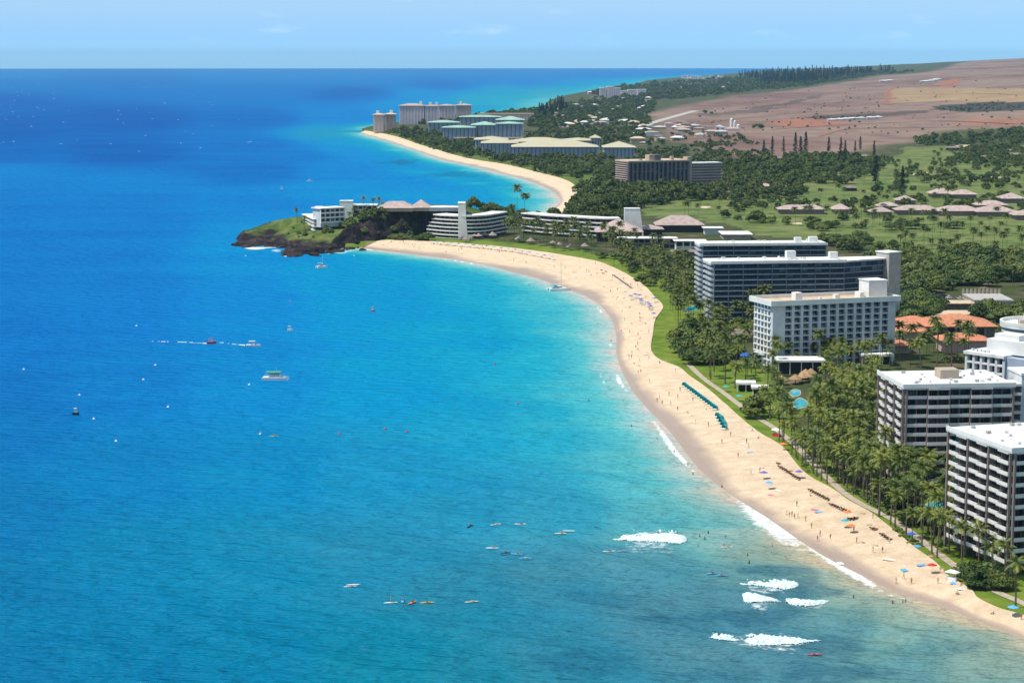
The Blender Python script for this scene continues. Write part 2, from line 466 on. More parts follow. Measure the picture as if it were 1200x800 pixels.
# ------------------------------------------------------------------ ground material
def ground_material():
    m, t, p = nodes('ground')
    L = t.links.new
    g = t.nodes.new('ShaderNodeNewGeometry')
    def noise(sc, det=5, st=(1, 1, 1), rough=0.55):
        mpn = t.nodes.new('ShaderNodeMapping'); mpn.inputs['Scale'].default_value = st
        L(g.outputs['Position'], mpn.inputs['Vector'])
        n = t.nodes.new('ShaderNodeTexNoise'); n.inputs['Scale'].default_value = sc; n.inputs['Detail'].default_value = det
        n.inputs['Roughness'].default_value = rough
        L(mpn.outputs[0], n.inputs['Vector'])
        return n.outputs['Fac']
    def ramp(fac, stops):
        r = t.nodes.new('ShaderNodeValToRGB'); e = r.color_ramp.elements
        e[0].position, e[0].color = stops[0][0], (*stops[0][1], 1)
        e[1].position, e[1].color = stops[-1][0], (*stops[-1][1], 1)
        for s, c in stops[1:-1]: e.new(s).color = (*c, 1)
        L(fac, r.inputs[0]); return r.outputs[0]
    def mix(f, a, b):
        x = t.nodes.new('ShaderNodeMix'); x.data_type = 'RGBA'
        L(f, x.inputs['Factor']); L(a, x.inputs[6]); L(b, x.inputs[7]); return x.outputs[2]
    def attr(n):
        a = t.nodes.new('ShaderNodeAttribute'); a.attribute_name = n; return a.outputs['Fac']
    def math_(op, a, b):
        x = t.nodes.new('ShaderNodeMath'); x.operation = op; x.use_clamp = True
        for i, q in enumerate((a, b)):
            if isinstance(q, (int, float)): x.inputs[i].default_value = q
            else: L(q, x.inputs[i])
        return x.outputs[0]
    soil = ramp(noise(0.06), [(0.3, (0.035, 0.055, 0.018)), (0.5, (0.06, 0.075, 0.025)), (0.62, (0.11, 0.085, 0.05)), (0.72, (0.22, 0.17, 0.12))])
    lawn = ramp(noise(0.11, 6, (1, 1, 1), 0.65), [(0.3, (0.075, 0.135, 0.012)), (0.5, (0.13, 0.195, 0.022)), (0.62, (0.18, 0.22, 0.036)), (0.74, (0.27, 0.22, 0.08))])
    golf = ramp(noise(0.03, 8, (1, 1, 1), 0.68), [(0.34, (0.06, 0.095, 0.022)), (0.46, (0.115, 0.155, 0.04)), (0.56, (0.16, 0.19, 0.06)), (0.68, (0.22, 0.205, 0.09))])
    dry = ramp(noise(0.0022, 8, (1, 0.55, 1), 0.62), [(0.28, (0.09, 0.046, 0.042)), (0.42, (0.165, 0.082, 0.066)), (0.5, (0.22, 0.138, 0.11)), (0.6, (0.285, 0.19, 0.14)), (0.75, (0.22, 0.10, 0.07))])
    fine = ramp(noise(0.02, 6, (1, 0.5, 1)), [(0.35, (0.13, 0.085, 0.075)), (0.65, (0.34, 0.24, 0.19))])
    fm = t.nodes.new('ShaderNodeMix'); fm.data_type = 'RGBA'; fm.inputs['Factor'].default_value = 0.35
    L(dry, fm.inputs[6]); L(fine, fm.inputs[7]); dry = fm.outputs[2]
    straw = ramp(noise(0.01, 5), [(0.3, (0.28, 0.17, 0.10)), (0.7, (0.38, 0.27, 0.14))])
    dry = mix(attr('straw'), dry, straw)
    gully = ramp(noise(0.03, 5), [(0.3, (0.03, 0.035, 0.03)), (0.7, (0.09, 0.07, 0.06))])
    dry = mix(attr('gully'), dry, gully)
    red = ramp(noise(0.02, 4), [(0.3, (0.30, 0.11, 0.07)), (0.7, (0.36, 0.16, 0.10))])
    dry = mix(attr('redsoil'), dry, red)
    c = mix(attr('lawn'), soil, lawn)
    c = mix(attr('golf'), c, golf)
    c = mix(attr('dry'), c, dry)
    L(c, p.inputs['Base Color'])
    p.inputs['Roughness'].default_value = 0.95
    p.inputs['Specular IOR Level'].default_value = 0.1
    return m

def polar_rows(d0, d1, px, rel):
    d = [d0]
    while d[-1] < d1:
        x = d[-1]; d.append(x + min(px * x * x / (H * F), rel * x))
    d[-1] = d1
    return np.array(d)

def build_ground():
    D = polar_rows(400, 17400, 1.9, 0.014)
    A = np.radians(np.linspace(-9.5, 27, 660))
    X = D[:, None] * np.sin(A)[None, :]; Y = D[:, None] * np.cos(A)[None, :]
    x, y = X.ravel(), Y.ravel()
    # distance in chunks, only the near part needs it everywhere
    sd = sdist(x, y, LAND)
    z = ground_z(x, y, sd)
    lawn_d = np.minimum(dist_line(x, y, LB_S), 1e9)
    lwid = 7 + 18 * (sstep(700, 780, y) + sstep(545, 515, y)) - 8 * sstep(1150, 1300, y)
    lw = 1 - sstep(lwid, lwid + 10, lawn_d + 6 * vnoise(x, y, 18, 1))
    lw = np.maximum(lw, 0.75 * sstep(0.1, 0.5, vnoise(x, y, 30, 9)) * (lawn_d < 160) * (y < 1100))
    ln = dist_line(x, y, LB_N)
    lw = np.maximum(lw, (1 - sstep(20, 60, ln)) * 0.6)
    golf = inside(x + 12 * vnoise(x, y, 60, 5), y + 12 * vnoise(x, y, 80, 6), GOLF).astype(float)
    dry = sstep(-30, 30, sdist(x + 20 * vnoise(x, y, 120, 7), y + 60 * vnoise(x, y, 150, 8), DRY))
    def patch(P): return inside(x + 25 * vnoise(x, y, 140, 11), y + 60 * vnoise(x, y, 160, 12), gline(P)).astype(float)
    straw = patch([(1042, 104), (1100, 103), (1200, 104), (1300, 104), (1300, 122), (1200, 121), (1100, 118), (1044, 121)])
    gully = np.maximum(patch([(1085, 128), (1110, 122), (1160, 119), (1300, 121), (1300, 126), (1200, 129), (1140, 131)]), patch([(925, 138), (960, 134), (1040, 131), (1090, 129), (1090, 133), (1000, 137), (960, 141)]) * 0.7)
    gully = np.maximum(gully, 0.6 * patch([(800, 134), (850, 131), (880, 128), (960, 111), (962, 113), (885, 132), (830, 137)]))
    redsoil = np.maximum.reduce([patch([(1098, 100), (1110, 94), (1125, 92), (1128, 95), (1112, 103)]), patch([(900, 145), (940, 137), (975, 141), (1000, 146), (930, 150)]) * 0.8,
                                 patch([(1110, 144), (1150, 138), (1300, 139), (1300, 144), (1180, 146)]) * 0.6, patch([(1040, 121), (1036, 113), (1041, 105), (1045, 106), (1042, 114), (1050, 122)])])
    n = len(A); r = len(D)
    i = np.arange(r - 1)[:, None] * n + np.arange(n - 1)[None, :]
    Q = np.stack([i, i + 1, i + n + 1, i + n], -1).reshape(-1, 4)
    keep = (sd[Q] > -13).any(1)
    Q = Q[keep]
    used = np.zeros(len(x), bool); used[Q.ravel()] = True
    mp_ = np.cumsum(used) - 1
    V = np.c_[x, y, z][used]
    at_ = {k: a[used] for k, a in dict(lawn=lw, golf=golf, dry=dry, straw=straw, gully=gully, redsoil=redsoil).items()}
    o = link('ground', quad_mesh('ground', V, mp_[Q], ground_material(), True, at_))
    tag(o, 'flat green resort land rising to a dry brown hillside', None, None, 'structure')
build_ground()

# ------------------------------------------------------------------ beaches
def sand_material():
    m, t, p = nodes('sand')
    L = t.links.new
    g = t.nodes.new('ShaderNodeNewGeometry')
    n = t.nodes.new('ShaderNodeTexNoise'); n.inputs['Scale'].default_value = 0.22; n.inputs['Detail'].default_value = 7; n.inputs['Roughness'].default_value = 0.65
    L(g.outputs['Position'], n.inputs['Vector'])
    r = t.nodes.new('ShaderNodeValToRGB'); e = r.color_ramp.elements
    e[0].position = 0.33; e[0].color = (0.63, 0.465, 0.31, 1); e[1].position = 0.66; e[1].color = (0.80, 0.63, 0.45, 1)
    L(n.outputs['Fac'], r.inputs[0])
    a = t.nodes.new('ShaderNodeAttribute'); a.attribute_name = 'wet'
    x = t.nodes.new('ShaderNodeMix'); x.data_type = 'RGBA'
    L(a.outputs['Fac'], x.inputs['Factor']); L(r.outputs[0], x.inputs[6]); x.inputs[7].default_value = (0.43, 0.32, 0.255, 1)
    L(x.outputs[2], p.inputs['Base Color'])
    mr_ = t.nodes.new('ShaderNodeMapRange'); mr_.inputs['To Min'].default_value = 0.95; mr_.inputs['To Max'].default_value = 0.35
    L(a.outputs['Fac'], mr_.inputs['Value']); L(mr_.outputs[0], p.inputs['Roughness'])
    n2 = t.nodes.new('ShaderNodeTexNoise'); n2.inputs['Scale'].default_value = 1.1; n2.inputs['Detail'].default_value = 8; n2.inputs['Roughness'].default_value = 0.7
    L(g.outputs['Position'], n2.inputs['Vector'])
    b = t.nodes.new('ShaderNodeBump'); b.inputs['Distance'].default_value = 0.6; b.inputs['Strength'].default_value = 1.0
    L(n2.outputs['Fac'], b.inputs['Height']); L(b.outputs[0], p.inputs['Normal'])
    p.inputs['Specular IOR Level'].default_value = 0.2
    return m
sand_material()

def match(LW, LB, n):
    """pairs of points straight across the sand from the grass line to the water line"""
    b = resample(LB, n); w = resample(LW, 3000)
    i = np.array([np.argmin(((w - q) ** 2).sum(1)) for q in b], float)
    i[0] = 0; i[-1] = 2999
    i = np.maximum.accumulate(i)
    k = 9; i = np.convolve(np.pad(i, k, 'edge'), np.ones(2 * k + 1) / (2 * k + 1), 'valid')
    i[0] = 0; i[-1] = 2999
    j = np.clip(i.astype(int), 0, 2998); f = (i - j)[:, None]
    return w[j] * (1 - f) + w[j + 1] * f, b

def strip(name, label, LW, LB, n, top):
    a, b = match(LW, LB, n)
    k = 14
    V = []; wet = []
    for j in range(k):
        t = j / (k - 3) - 2 / (k - 3) * 1.0          # two rows reach out under the water
        t = (j - 2) / (k - 3)
        q = a * (1 - t) + b * t
        if t <= 0: z = np.full(n, t * 8.0)
        else: z = np.full(n, top * (1 - (1 - min(t, 1)) ** 1.6))
        s = np.arange(n)
        z = z + 0.10 * vnoise(q[:, 0], q[:, 1], 9, 21) * (t > 0.15)
        V.append(np.c_[q, z + (0.12 if t > 0.99 else 0)])
        wob = 0.06 * vnoise(q[:, 0], q[:, 1], 22, 2) + 0.06 * vnoise(q[:, 0], q[:, 1], 60, 5) + 0.04 * vnoise(q[:, 0], q[:, 1], 8, 6)
        wet.append(1 - sstep(0.09, 0.27, t + wob))
    V = np.vstack(V); wet = np.concatenate(wet)
    i = np.arange(k - 1)[:, None] * n + np.arange(n - 1)[None, :]
    Q = np.stack([i, i + n, i + n + 1, i + 1], -1).reshape(-1, 4)
    o = link(name, quad_mesh(name, V, Q, M['sand'], True, {'wet': wet}))
    return tag(o, label, None, None, 'structure')
strip('beach', 'long curving golden sand beach below the hotels', LW_S, LB_S, 520, 2.9)
strip('beach', 'sand beach of the far bay beyond the headland', LW_N, LB_N, 200, 2.3)

def beach_pt(s, t):
    """a point on the near beach: s along (0 south, 1 headland), t across (0 water, 1 grass)"""
    i = s * 519; k = int(min(i, 518)); f = i - k
    a = BA[k] * (1 - f) + BA[k + 1] * f; b = BB[k] * (1 - f) + BB[k + 1] * f
    q = a * (1 - t) + b * t
    z = t * 8 if t <= 0 else 2.9 * (1 - (1 - min(t, 1)) ** 1.6)
    return Vector((q[0], q[1], z))
BA, BB = match(LW_S, LB_S, 520)

def sand_z(x, y):
    d = dist_line([x], [y], BA)[0]; e = dist_line([x], [y], BB)[0]
    if not inside([x], [y], LAND)[0]:
        t = d / (d + e + 1e-6)
        return 2.9 * (1 - (1 - t) ** 1.6)
    return float(ground_z(np.array([x]), np.array([y]))[0])

def spt(u, v):
    p = at(u, v, 1.8)
    for _ in range(3): p = at(u, v, sand_z(p.x, p.y))
    return p

# ------------------------------------------------------------------ sea
SEA_PTS = [(0, 84, .72, 0), (0, 100, .8, 0), (0, 120, .95, 0), (0, 150, 1, 0), (0, 182, .92, 0), (0, 203, .72, 0), (0, 240, .8, 0), (0, 300, .8, 0), (0, 400, .82, 0), (0, 450, .84, .12), (0, 500, .84, .3), (0, 600, .82, .55), (0, 700, .82, .75), (0, 790, .85, .8),
           (150, 100, .82, 0), (150, 140, 1, 0), (150, 180, .98, 0), (150, 215, .72, 0), (150, 260, .78, 0), (150, 350, .76, 0), (150, 450, .76, .12), (150, 550, .72, .42), (150, 650, .68, .7), (150, 780, .78, .85),
           (300, 86, .72, 0), (300, 110, .8, 0), (300, 140, .9, 0), (300, 170, .85, 0), (300, 200, .88, 0), (300, 240, .7, 0), (300, 300, .58, 0), (300, 350, .66, 0), (300, 450, .64, .1), (300, 550, .6, .4), (300, 650, .58, .7), (300, 780, .72, .9),
           (420, 88, .72, 0), (420, 112, .95, 0), (400, 135, .7, 0), (385, 157, .42, .2), (410, 175, .6, 0), (400, 200, .68, 0), (400, 225, .6, 0), (350, 180, .8, 0),
           (380, 320, .5, 0), (450, 310, .42, 0), (450, 350, .5, 0), (450, 450, .48, 0), (450, 550, .46, .32), (450, 650, .5, .7), (450, 780, .62, 1),
           (550, 325, .33, 0), (550, 400, .4, 0), (550, 500, .38, .1), (550, 600, .42, .45), (550, 700, .5, .9), (550, 790, .55, 1),
           (650, 360, .24, 0), (650, 420, .28, 0), (650, 500, .3, .1), (650, 600, .34, .4), (650, 680, .4, .85), (650, 780, .45, 1),
           (700, 390, .17, 0), (700, 480, .2, 0), (740, 560, .22, .2), (770, 610, .2, .4), (760, 660, .3, .8), (800, 720, .32, 1), (830, 620, .15, .5), (900, 660, .22, .9), (920, 700, .28, 1), (900, 760, .3, 1), (1000, 730, .22, .95), (1050, 780, .2, .9), (1150, 785, .12, .9), (1050, 735, .1, .8), (980, 690, .12, .8),
           (600, 225, .33, 0), (560, 212, .45, 0), (500, 198, .55, 0), (450, 180, .55, 0), (430, 168, .42, 0), (520, 225, .55, 0), (625, 232, .25, 0), (630, 225, .2, 0), (560, 230, .5, 0), (480, 215, .6, 0), (480, 235, .55, 0),
           (600, 106, .4, .1), (640, 108, .33, .2), (560, 92, .75, 0), (560, 115, .36, .1), (700, 89, .72, 0), (650, 121, .2, .1), (620, 98, .72, 0), (500, 110, .6, 0), (520, 100, .85, 0), (680, 97, .6, 0), (650, 88, .72, 0), (460, 125, .6, 0), (800, 86, .7, 0)]

def sea_material():
    m, t, p = nodes('sea')
    L = t.links.new
    g = t.nodes.new('ShaderNodeNewGeometry')
    def mapn(sc, rz=0.0):
        x = t.nodes.new('ShaderNodeMapping'); x.inputs['Scale'].default_value = sc; x.inputs['Rotation'].default_value = (0, 0, rz)
        L(g.outputs['Position'], x.inputs['Vector']); return x.outputs[0]
    def noise(vec, sc, det, rough=0.5):
        n = t.nodes.new('ShaderNodeTexNoise'); n.inputs['Scale'].default_value = sc; n.inputs['Detail'].default_value = det; n.inputs['Roughness'].default_value = rough
        L(vec, n.inputs['Vector']); return n.outputs['Fac']
    def attr(n):
        a = t.nodes.new('ShaderNodeAttribute'); a.attribute_name = n; return a.outputs['Fac']
    def mth(op, a, b, c=None):
        x = t.nodes.new('ShaderNodeMath'); x.operation = op
        for i, q in enumerate((a, b, c)):
            if q is None: continue
            if isinstance(q, (int, float)): x.inputs[i].default_value = q
            else: L(q, x.inputs[i])
        return x.outputs[0]
    def ramp(fac, stops):
        r = t.nodes.new('ShaderNodeValToRGB'); e = r.color_ramp.elements
        e[0].position, e[0].color = stops[0][0], (*stops[0][1], 1)
        e[1].position, e[1].color = stops[-1][0], (*stops[-1][1], 1)
        for s, c in stops[1:-1]: e.new(s).color = (*c, 1)
        L(fac, r.inputs[0]); return r.outputs[0]
    big = noise(mapn((0.006, 0.010, 0.01)), 1.0, 5, 0.6)           # sand and reef patches of the sea bed
    mid = noise(mapn((0.02, 0.05, 0.02), 0.3), 1.0, 4, 0.6)
    streak = noise(mapn((0.0022, 0.016, 0.01), 0.06), 1.0, 5, 0.62)   # wind lanes and drifting sand far out
    dep = mth('ADD', attr('depth'), mth('MULTIPLY', mth('SUBTRACT', streak, 0.5), 0.16))
    dep = mth('ADD', dep, mth('MULTIPLY', mth('SUBTRACT', big, 0.5), 0.26))
    dep = mth('ADD', dep, mth('MULTIPLY', mth('SUBTRACT', mid, 0.5), 0.15))
    c1 = ramp(dep, [(0.0, srgb(198, 186, 176)), (0.05, srgb(158, 188, 186)), (0.15, srgb(80, 174, 180)), (0.27, srgb(24, 154, 180)), (0.4, srgb(0, 140, 180)), (0.55, srgb(0, 130, 186)), (0.7, srgb(0, 116, 184)), (0.85, srgb(0, 101, 174)), (1.0, srgb(0, 84, 160))])
    c2 = ramp(dep, [(0.0, srgb(180, 166, 138)), (0.06, srgb(132, 148, 132)), (0.16, srgb(98, 136, 134)), (0.28, srgb(72, 122, 136)), (0.42, srgb(44, 117, 140)), (0.58, srgb(8, 118, 143)), (0.75, srgb(0, 112, 144)), (1.0, srgb(0, 95, 136))])
    x = t.nodes.new('ShaderNodeMix'); x.data_type = 'RGBA'
    L(attr('reef'), x.inputs['Factor']); L(c1, x.inputs[6]); L(c2, x.inputs[7])
    # dark coral heads
    dk = t.nodes.new('ShaderNodeMix'); dk.data_type = 'RGBA'
    L(attr('coral'), dk.inputs['Factor']); L(x.outputs[2], dk.inputs[6]); dk.inputs[7].default_value = (*srgb(22, 84, 112), 1)
    # foam
    fn = noise(mapn((0.35, 0.35, 0.35)), 1.0, 6, 0.7)
    fo = attr('foam')
    fr = t.nodes.new('ShaderNodeMapRange'); fr.inputs['From Min'].default_value = 0.44; fr.inputs['From Max'].default_value = 0.66
    L(mth('ADD', fn, mth('MULTIPLY', mth('SUBTRACT', fo, 0.5), 0.9)), fr.inputs['Value'])
    fx = t.nodes.new('ShaderNodeMix'); fx.data_type = 'RGBA'
    fac = mth('MULTIPLY', fr.outputs[0], mth('GREATER_THAN', fo, 0.01))
    L(fac, fx.inputs['Factor']); L(dk.outputs[2], fx.inputs[6]); fx.inputs[7].default_value = (0.80, 0.82, 0.81, 1)
    t.nodes.remove(p)
    body = t.nodes.new('ShaderNodeBsdfDiffuse'); L(fx.outputs[2], body.inputs['Color'])
    gl = t.nodes.new('ShaderNodeBsdfGlossy'); gl.inputs['Roughness'].default_value = 0.16
    fre = t.nodes.new('ShaderNodeFresnel'); fre.inputs['IOR'].default_value = 1.33
    # facets of a rough sea hide one another: far less mirror at low angles than a flat pane
    fac2 = mth('MULTIPLY', mth('MULTIPLY', mth('MINIMUM', fre.outputs[0], 0.5), 0.12), mth('SUBTRACT', 1.0, fac))
    mxs = t.nodes.new('ShaderNodeMixShader'); L(fac2, mxs.inputs[0]); L(body.outputs[0], mxs.inputs[1]); L(gl.outputs[0], mxs.inputs[2])
    L(mxs.outputs[0], t.nodes['Material Output'].inputs['Surface'])
    w1 = noise(mapn((0.095, 0.22, 0.1), 0.10), 1.0, 3, 0.5)
    w2 = noise(mapn((0.28, 0.75, 0.3), -0.15), 1.0, 3, 0.55)
    hgt = mth('ADD', mth('MULTIPLY', w1, 1.9), mth('MULTIPLY', w2, 0.65))
    b = t.nodes.new('ShaderNodeBump'); b.inputs['Distance'].default_value = 2.5; b.inputs['Strength'].default_value = 1.0
    L(hgt, b.inputs['Height'])
    for nd in (body, gl, fre): L(b.outputs[0], nd.inputs['Normal'])
    return m

BREAKERS = [((716, 632), (806, 632), 22), ((866, 686), (936, 684), 15), ((870, 706), (918, 706), 12), ((922, 708), (974, 703), 11), ((828, 748), (972, 751), 18)]

def swell(x, y, sd=None):
    """height of the swell that lifts towards the reef"""
    x = np.asarray(x, float).ravel(); y = np.asarray(y, float).ravel()
    if sd is None: sd = -sdist(x, y, SHORE)
    nx, ny = 0.70, 0.714
    ph = (x * nx + y * ny + 9 * vnoise(x, y, 60, 51) + 3 * vnoise(x, y, 23, 53)) / 36 * 2 * math.pi
    amp = 0.75 * sstep(900, 560, y) * sstep(-150, -20, x) * (0.55 + 0.65 * vnoise(x, y, 45, 52)) * sstep(0, 40, sd) * sstep(340, 380, y)
    return amp * (np.exp(1.9 * np.cos(ph)) / math.exp(1.9) * 2 - 0.5)

def build_sea():
    RAD = H * F / 14.0
    D = polar_rows(330, RAD, 1.7, 0.2)
    A = np.radians(np.linspace(-26, 26, 560))
    X = D[:, None] * np.sin(A)[None, :]; Y = D[:, None] * np.cos(A)[None, :]
    x, y = X.ravel(), Y.ravel()
    U, Vv = proj(x, y, np.zeros_like(x))
    P = np.array(SEA_PTS)
    num = np.zeros((2, len(x))); den = np.zeros(len(x))
    sp = np.clip(Vv - V0, 14, 800)
    for u, v, c, rf in P:
        # distances along the shore plane, tighter in depth where the view foreshortens
        s = 60 + 0.10 * (v - 80)
        d2 = ((U - u) / 1.6) ** 2 + ((Vv - v) * np.where(v < 260, 3.2, 1.3)) ** 2 + 60
        w = d2 ** -2.0
        num[0] += w * c; num[1] += w * rf; den += w
    dep, reef = num / den
    sd = -sdist(x, y, SHORE)                     # metres of water from the shore
    far = sstep(2500, 6000, y)
    sd_sand = np.minimum(dist_line(x, y, LW_S), np.minimum(dist_line(x, y, LW_N), dist_line(x, y, NORTH)))
    lim = 0.0 + (np.clip(sd_sand, 0, 400) * 0.0105 * (1 - far) + (0.22 + np.clip(sd_sand, 0, 9000) * 0.0010) * far)
    lim = lim - 0.0 * far
    dep = np.minimum(dep, lim) if False else -np.log(np.exp(-14 * dep) + np.exp(-14 * np.clip(lim, 0, 3))) / 14
    dep = np.clip(dep, 0, 1)
    for (u, v, a_, b_, k_) in [(500, 203, 42, 3.5, .30), (540, 212, 46, 4, .30), (580, 219, 46, 4, .25), (610, 228, 30, 4, .15), (455, 176, 25, 2.5, .2), (520, 196, 40, 2, .25)]:
        q = np.exp(-((U - u) / a_) ** 2 - ((Vv - v - 0.12 * (U - u)) / b_) ** 2)
        dep = dep - k_ * 0.75 * sstep(0.15, 0.95, q) * np.clip(0.45 + 0.8 * vnoise(x * .5, y, 46, 35) + 0.5 * vnoise(x * .5, y, 17, 36), 0, 1)
    dep = np.clip(dep, 0.0, 1)
    coral = np.zeros_like(x)
    for (u, v, a, b, k) in [(905, 668, 50, 9, .5), (940, 690, 60, 16, .5), (790, 725, 45, 10, .45), (880, 722, 60, 12, .5), (960, 755, 60, 14, .45), (1000, 790, 90, 16, .5), (700, 700, 70, 10, .35), (690, 780, 70, 16, .4), (540, 205, 40, 4, .35), (470, 190, 30, 4, .5), (1090, 760, 70, 12, .3), (850, 790, 60, 14, .3)]:
        q = ((U - u) / a) ** 2 + ((Vv - v) / b) ** 2
        coral = np.maximum(coral, k * sstep(-0.3, 0.6, np.exp(-q) * 1.6 - 0.75 + 0.55 * vnoise(x, y, 7, 31) + 0.35 * vnoise(x, y, 3, 33)))
    # foam: lace along the shore plus breaking crests
    along = vnoise(x, y, 26, 41) * 0.6 + vnoise(x, y, 70, 42) * 0.6
    near = (y < 1500)
    foam = np.where(near, np.exp(-((sd - 2.2 - 1.8 * along) / 1.5) ** 2) * (0.30 + 0.75 * np.clip(along + 0.15, 0, 1)), 0)
    foam = np.maximum(foam, np.where(near, 0.55 * np.exp(-((sd - 9 - 4 * along) / 1.6) ** 2) * np.clip(vnoise(x, y, 34, 44) * 2 - 0.7, 0, 1), 0))
    # the wide wash in the corner of the beach
    foam = np.maximum(foam, 0.86 * np.exp(-(((U - 905) * 0.80 + (Vv - 606) * 0.6) / 62) ** 2 - ((-(U - 905) * 0.6 + (Vv - 606) * 0.80 - 6) / 17) ** 2))
    foam = np.maximum(foam, 0.95 * np.exp(-(((U - 985) * 0.85 + (Vv - 662) * 0.53) / 70) ** 2 - ((-(U - 985) * 0.53 + (Vv - 660) * 0.85 - 2) / 6) ** 2))
    rockd = dist_line(x, y, wl([(430, 292), (400, 294), (380, 299), (345, 300), (325, 291), (290, 291), (270, 288)]))
    foam = np.maximum(foam, np.where(y < 1600, 0.85 * np.exp(-((rockd - 4) / 5) ** 2) * np.clip(0.55 + vnoise(x, y, 14, 45), 0, 1), 0))
    for (u0, v0), (u1, v1), hgt in BREAKERS:     # milky water left behind each breaker
        t = np.clip((U - u0) / (u1 - u0), 0, 1); vc = v0 + (v1 - v0) * t
        q = np.exp(-np.clip((Vv - vc - 3) / (hgt * 1.1), -9, 9) ** 2) * np.exp(-np.clip((U - (u0 + u1) / 2) / ((u1 - u0) * 0.45), -9, 9) ** 4)
        foam = np.maximum(foam, 0.50 * q)
    z = swell(x, y, sd)
    edge = (np.abs(np.arctan2(x, y)) < R(24)).astype(float)
    z = z * edge
    n = len(A); r = len(D)
    i = np.arange(r - 1)[:, None] * n + np.arange(n - 1)[None, :]
    Q = np.stack([i, i + 1, i + n + 1, i + n], -1).reshape(-1, 4)
    V = np.c_[x, y, z]
    # the rest of the sea, coarse, all round
    A2 = np.radians(np.linspace(26, 334, 60)); D2 = np.array([330, 1200, 4000, 10000, RAD])
    X2 = D2[:, None] * np.sin(A2)[None, :]; Y2 = D2[:, None] * np.cos(A2)[None, :]
    b0 = len(V)
    V = np.vstack([V, np.c_[X2.ravel(), Y2.ravel(), np.zeros(X2.size)]])
    n2 = len(A2)
    i2 = b0 + np.arange(len(D2) - 1)[:, None] * n2 + np.arange(n2 - 1)[None, :]
    Q = np.vstack([Q, np.stack([i2, i2 + 1, i2 + n2 + 1, i2 + n2], -1).reshape(-1, 4)])
    pad = lambda a, v: np.r_[a, np.full(X2.size + 3 * 64, v)]
    # inner disc under the viewpoint
    AA = np.linspace(0, 2 * math.pi, 64)
    b1 = len(V)
    for rr in (0.5, 160, 330): V = np.vstack([V, np.c_[rr * np.sin(AA), rr * np.cos(AA), np.zeros(64)]])
    i3 = b1 + np.arange(2)[:, None] * 64 + np.arange(63)[None, :]
    Q = np.vstack([Q, np.stack([i3, i3 + 1, i3 + 65, i3 + 64], -1).reshape(-1, 4)])
    o = link('sea', quad_mesh('sea', V, Q, sea_material(), True, dict(depth=pad(dep, 0.85), reef=pad(reef, 0.3), coral=pad(coral, 0), foam=pad(foam, 0))))
    tag(o, 'clear sea shading from turquoise shallows to deep blue', None, None, 'structure')
build_sea()

# breaking crests: lumpy white water with a ragged edge
def build_breakers():
    for bi, ((u0, v0), (u1, v1), hgt) in enumerate(BREAKERS):
        a, b = at(u0, v0), at(u1, v1)
        ax = (b - a); Ln = ax.length; ax.normalize(); pr = Vector((-ax.y, ax.x, 0))
        nu, nv = int(Ln / 0.22), 34
        depth = hgt / F * a.y * a.y / H * 0.9
        depth = min(depth, 16)
        V = []; keep = np.zeros((nu, nv), bool)
        for i in range(nu):
            s = i / (nu - 1)
            if bi == 0: w = min(1, s * 1.25) ** 0.8 if s < 0.8 else math.sqrt(max(0, 1 - ((s - 0.8) / 0.2) ** 2))
            elif bi == 1: w = 0.25 * s / 0.35 if s < 0.35 else 0.25 + 0.75 * (s - 0.35) / 0.35 if s < 0.7 else math.sqrt(max(0, 1 - ((s - 0.7) / 0.3) ** 2))
            elif bi in (2, 3): w = math.sin(math.pi * s ** 0.6) ** 0.8
            else: w = 0.45 * math.sin(math.pi * s / 0.3) if s < 0.3 else 1.15 * (math.sin(math.pi * min(0.5, (s - 0.3) / 0.2)) * (1 - (s - 0.3) / 0.7) ** 0.75)
            bend = (0.10 * math.sin(3.1 * s + bi) + (0.22 * (s - 0.5) ** 2 if bi in (1, 4) else 0)) * depth
            for j in range(nv):
                t = j / (nv - 1) - 0.5
                p = a + ax * (s * Ln) + pr * (t * depth + bend)
                q = (s * Ln, t * depth)
                nse = float(vnoise(q[0] * .45, q[1], 0.9, 61 + bi)) * 0.45 + float(vnoise(q[0], q[1], 0.5, 62)) * 0.3 + float(vnoise(q[0] * .5, q[1], 2.6, 63)) * 0.45
                if t < 0: env = w - abs(t) * 2.6 + 0.16 * nse            # crisp leading edge
                else: env = w * 1.0 - abs(t) * 2 + 0.95 * nse * (0.35 + 1.6 * t) + 0.35 * float(vnoise(q[0] * 1.2, q[1] * .35, 0.5, 66)) * t * 2
                z = 0.03 + min(0.5, max(0, env)) * (1.6 if t < 0.05 else 1.0) * (1.0 + 0.35 * nse) * (0.4 + 0.6 * w)
                keep[i, j] = env > 0.05
                V.append((p.x, p.y, z if env > 0.05 else -0.3))
        Fc = []
        for i in range(nu - 1):
            for j in range(nv - 1):
                if int(keep[i, j]) + int(keep[i + 1, j]) + int(keep[i, j + 1]) + int(keep[i + 1, j + 1]) >= 3:
                    Fc.append((i * nv + j, (i + 1) * nv + j, (i + 1) * nv + j + 1, i * nv + j + 1))
        V = np.array(V); V[:, 2] += np.where(V[:, 2] > -.2, np.maximum(swell(V[:, 0], V[:, 1]), -.2), -.6)
        o = link('breaking_wave', mesh('breaking_wave', V, Fc, M['foam'], None, True))
        tag(o, 'white water of a wave breaking on the reef', None, None, 'structure')
build_breakers()

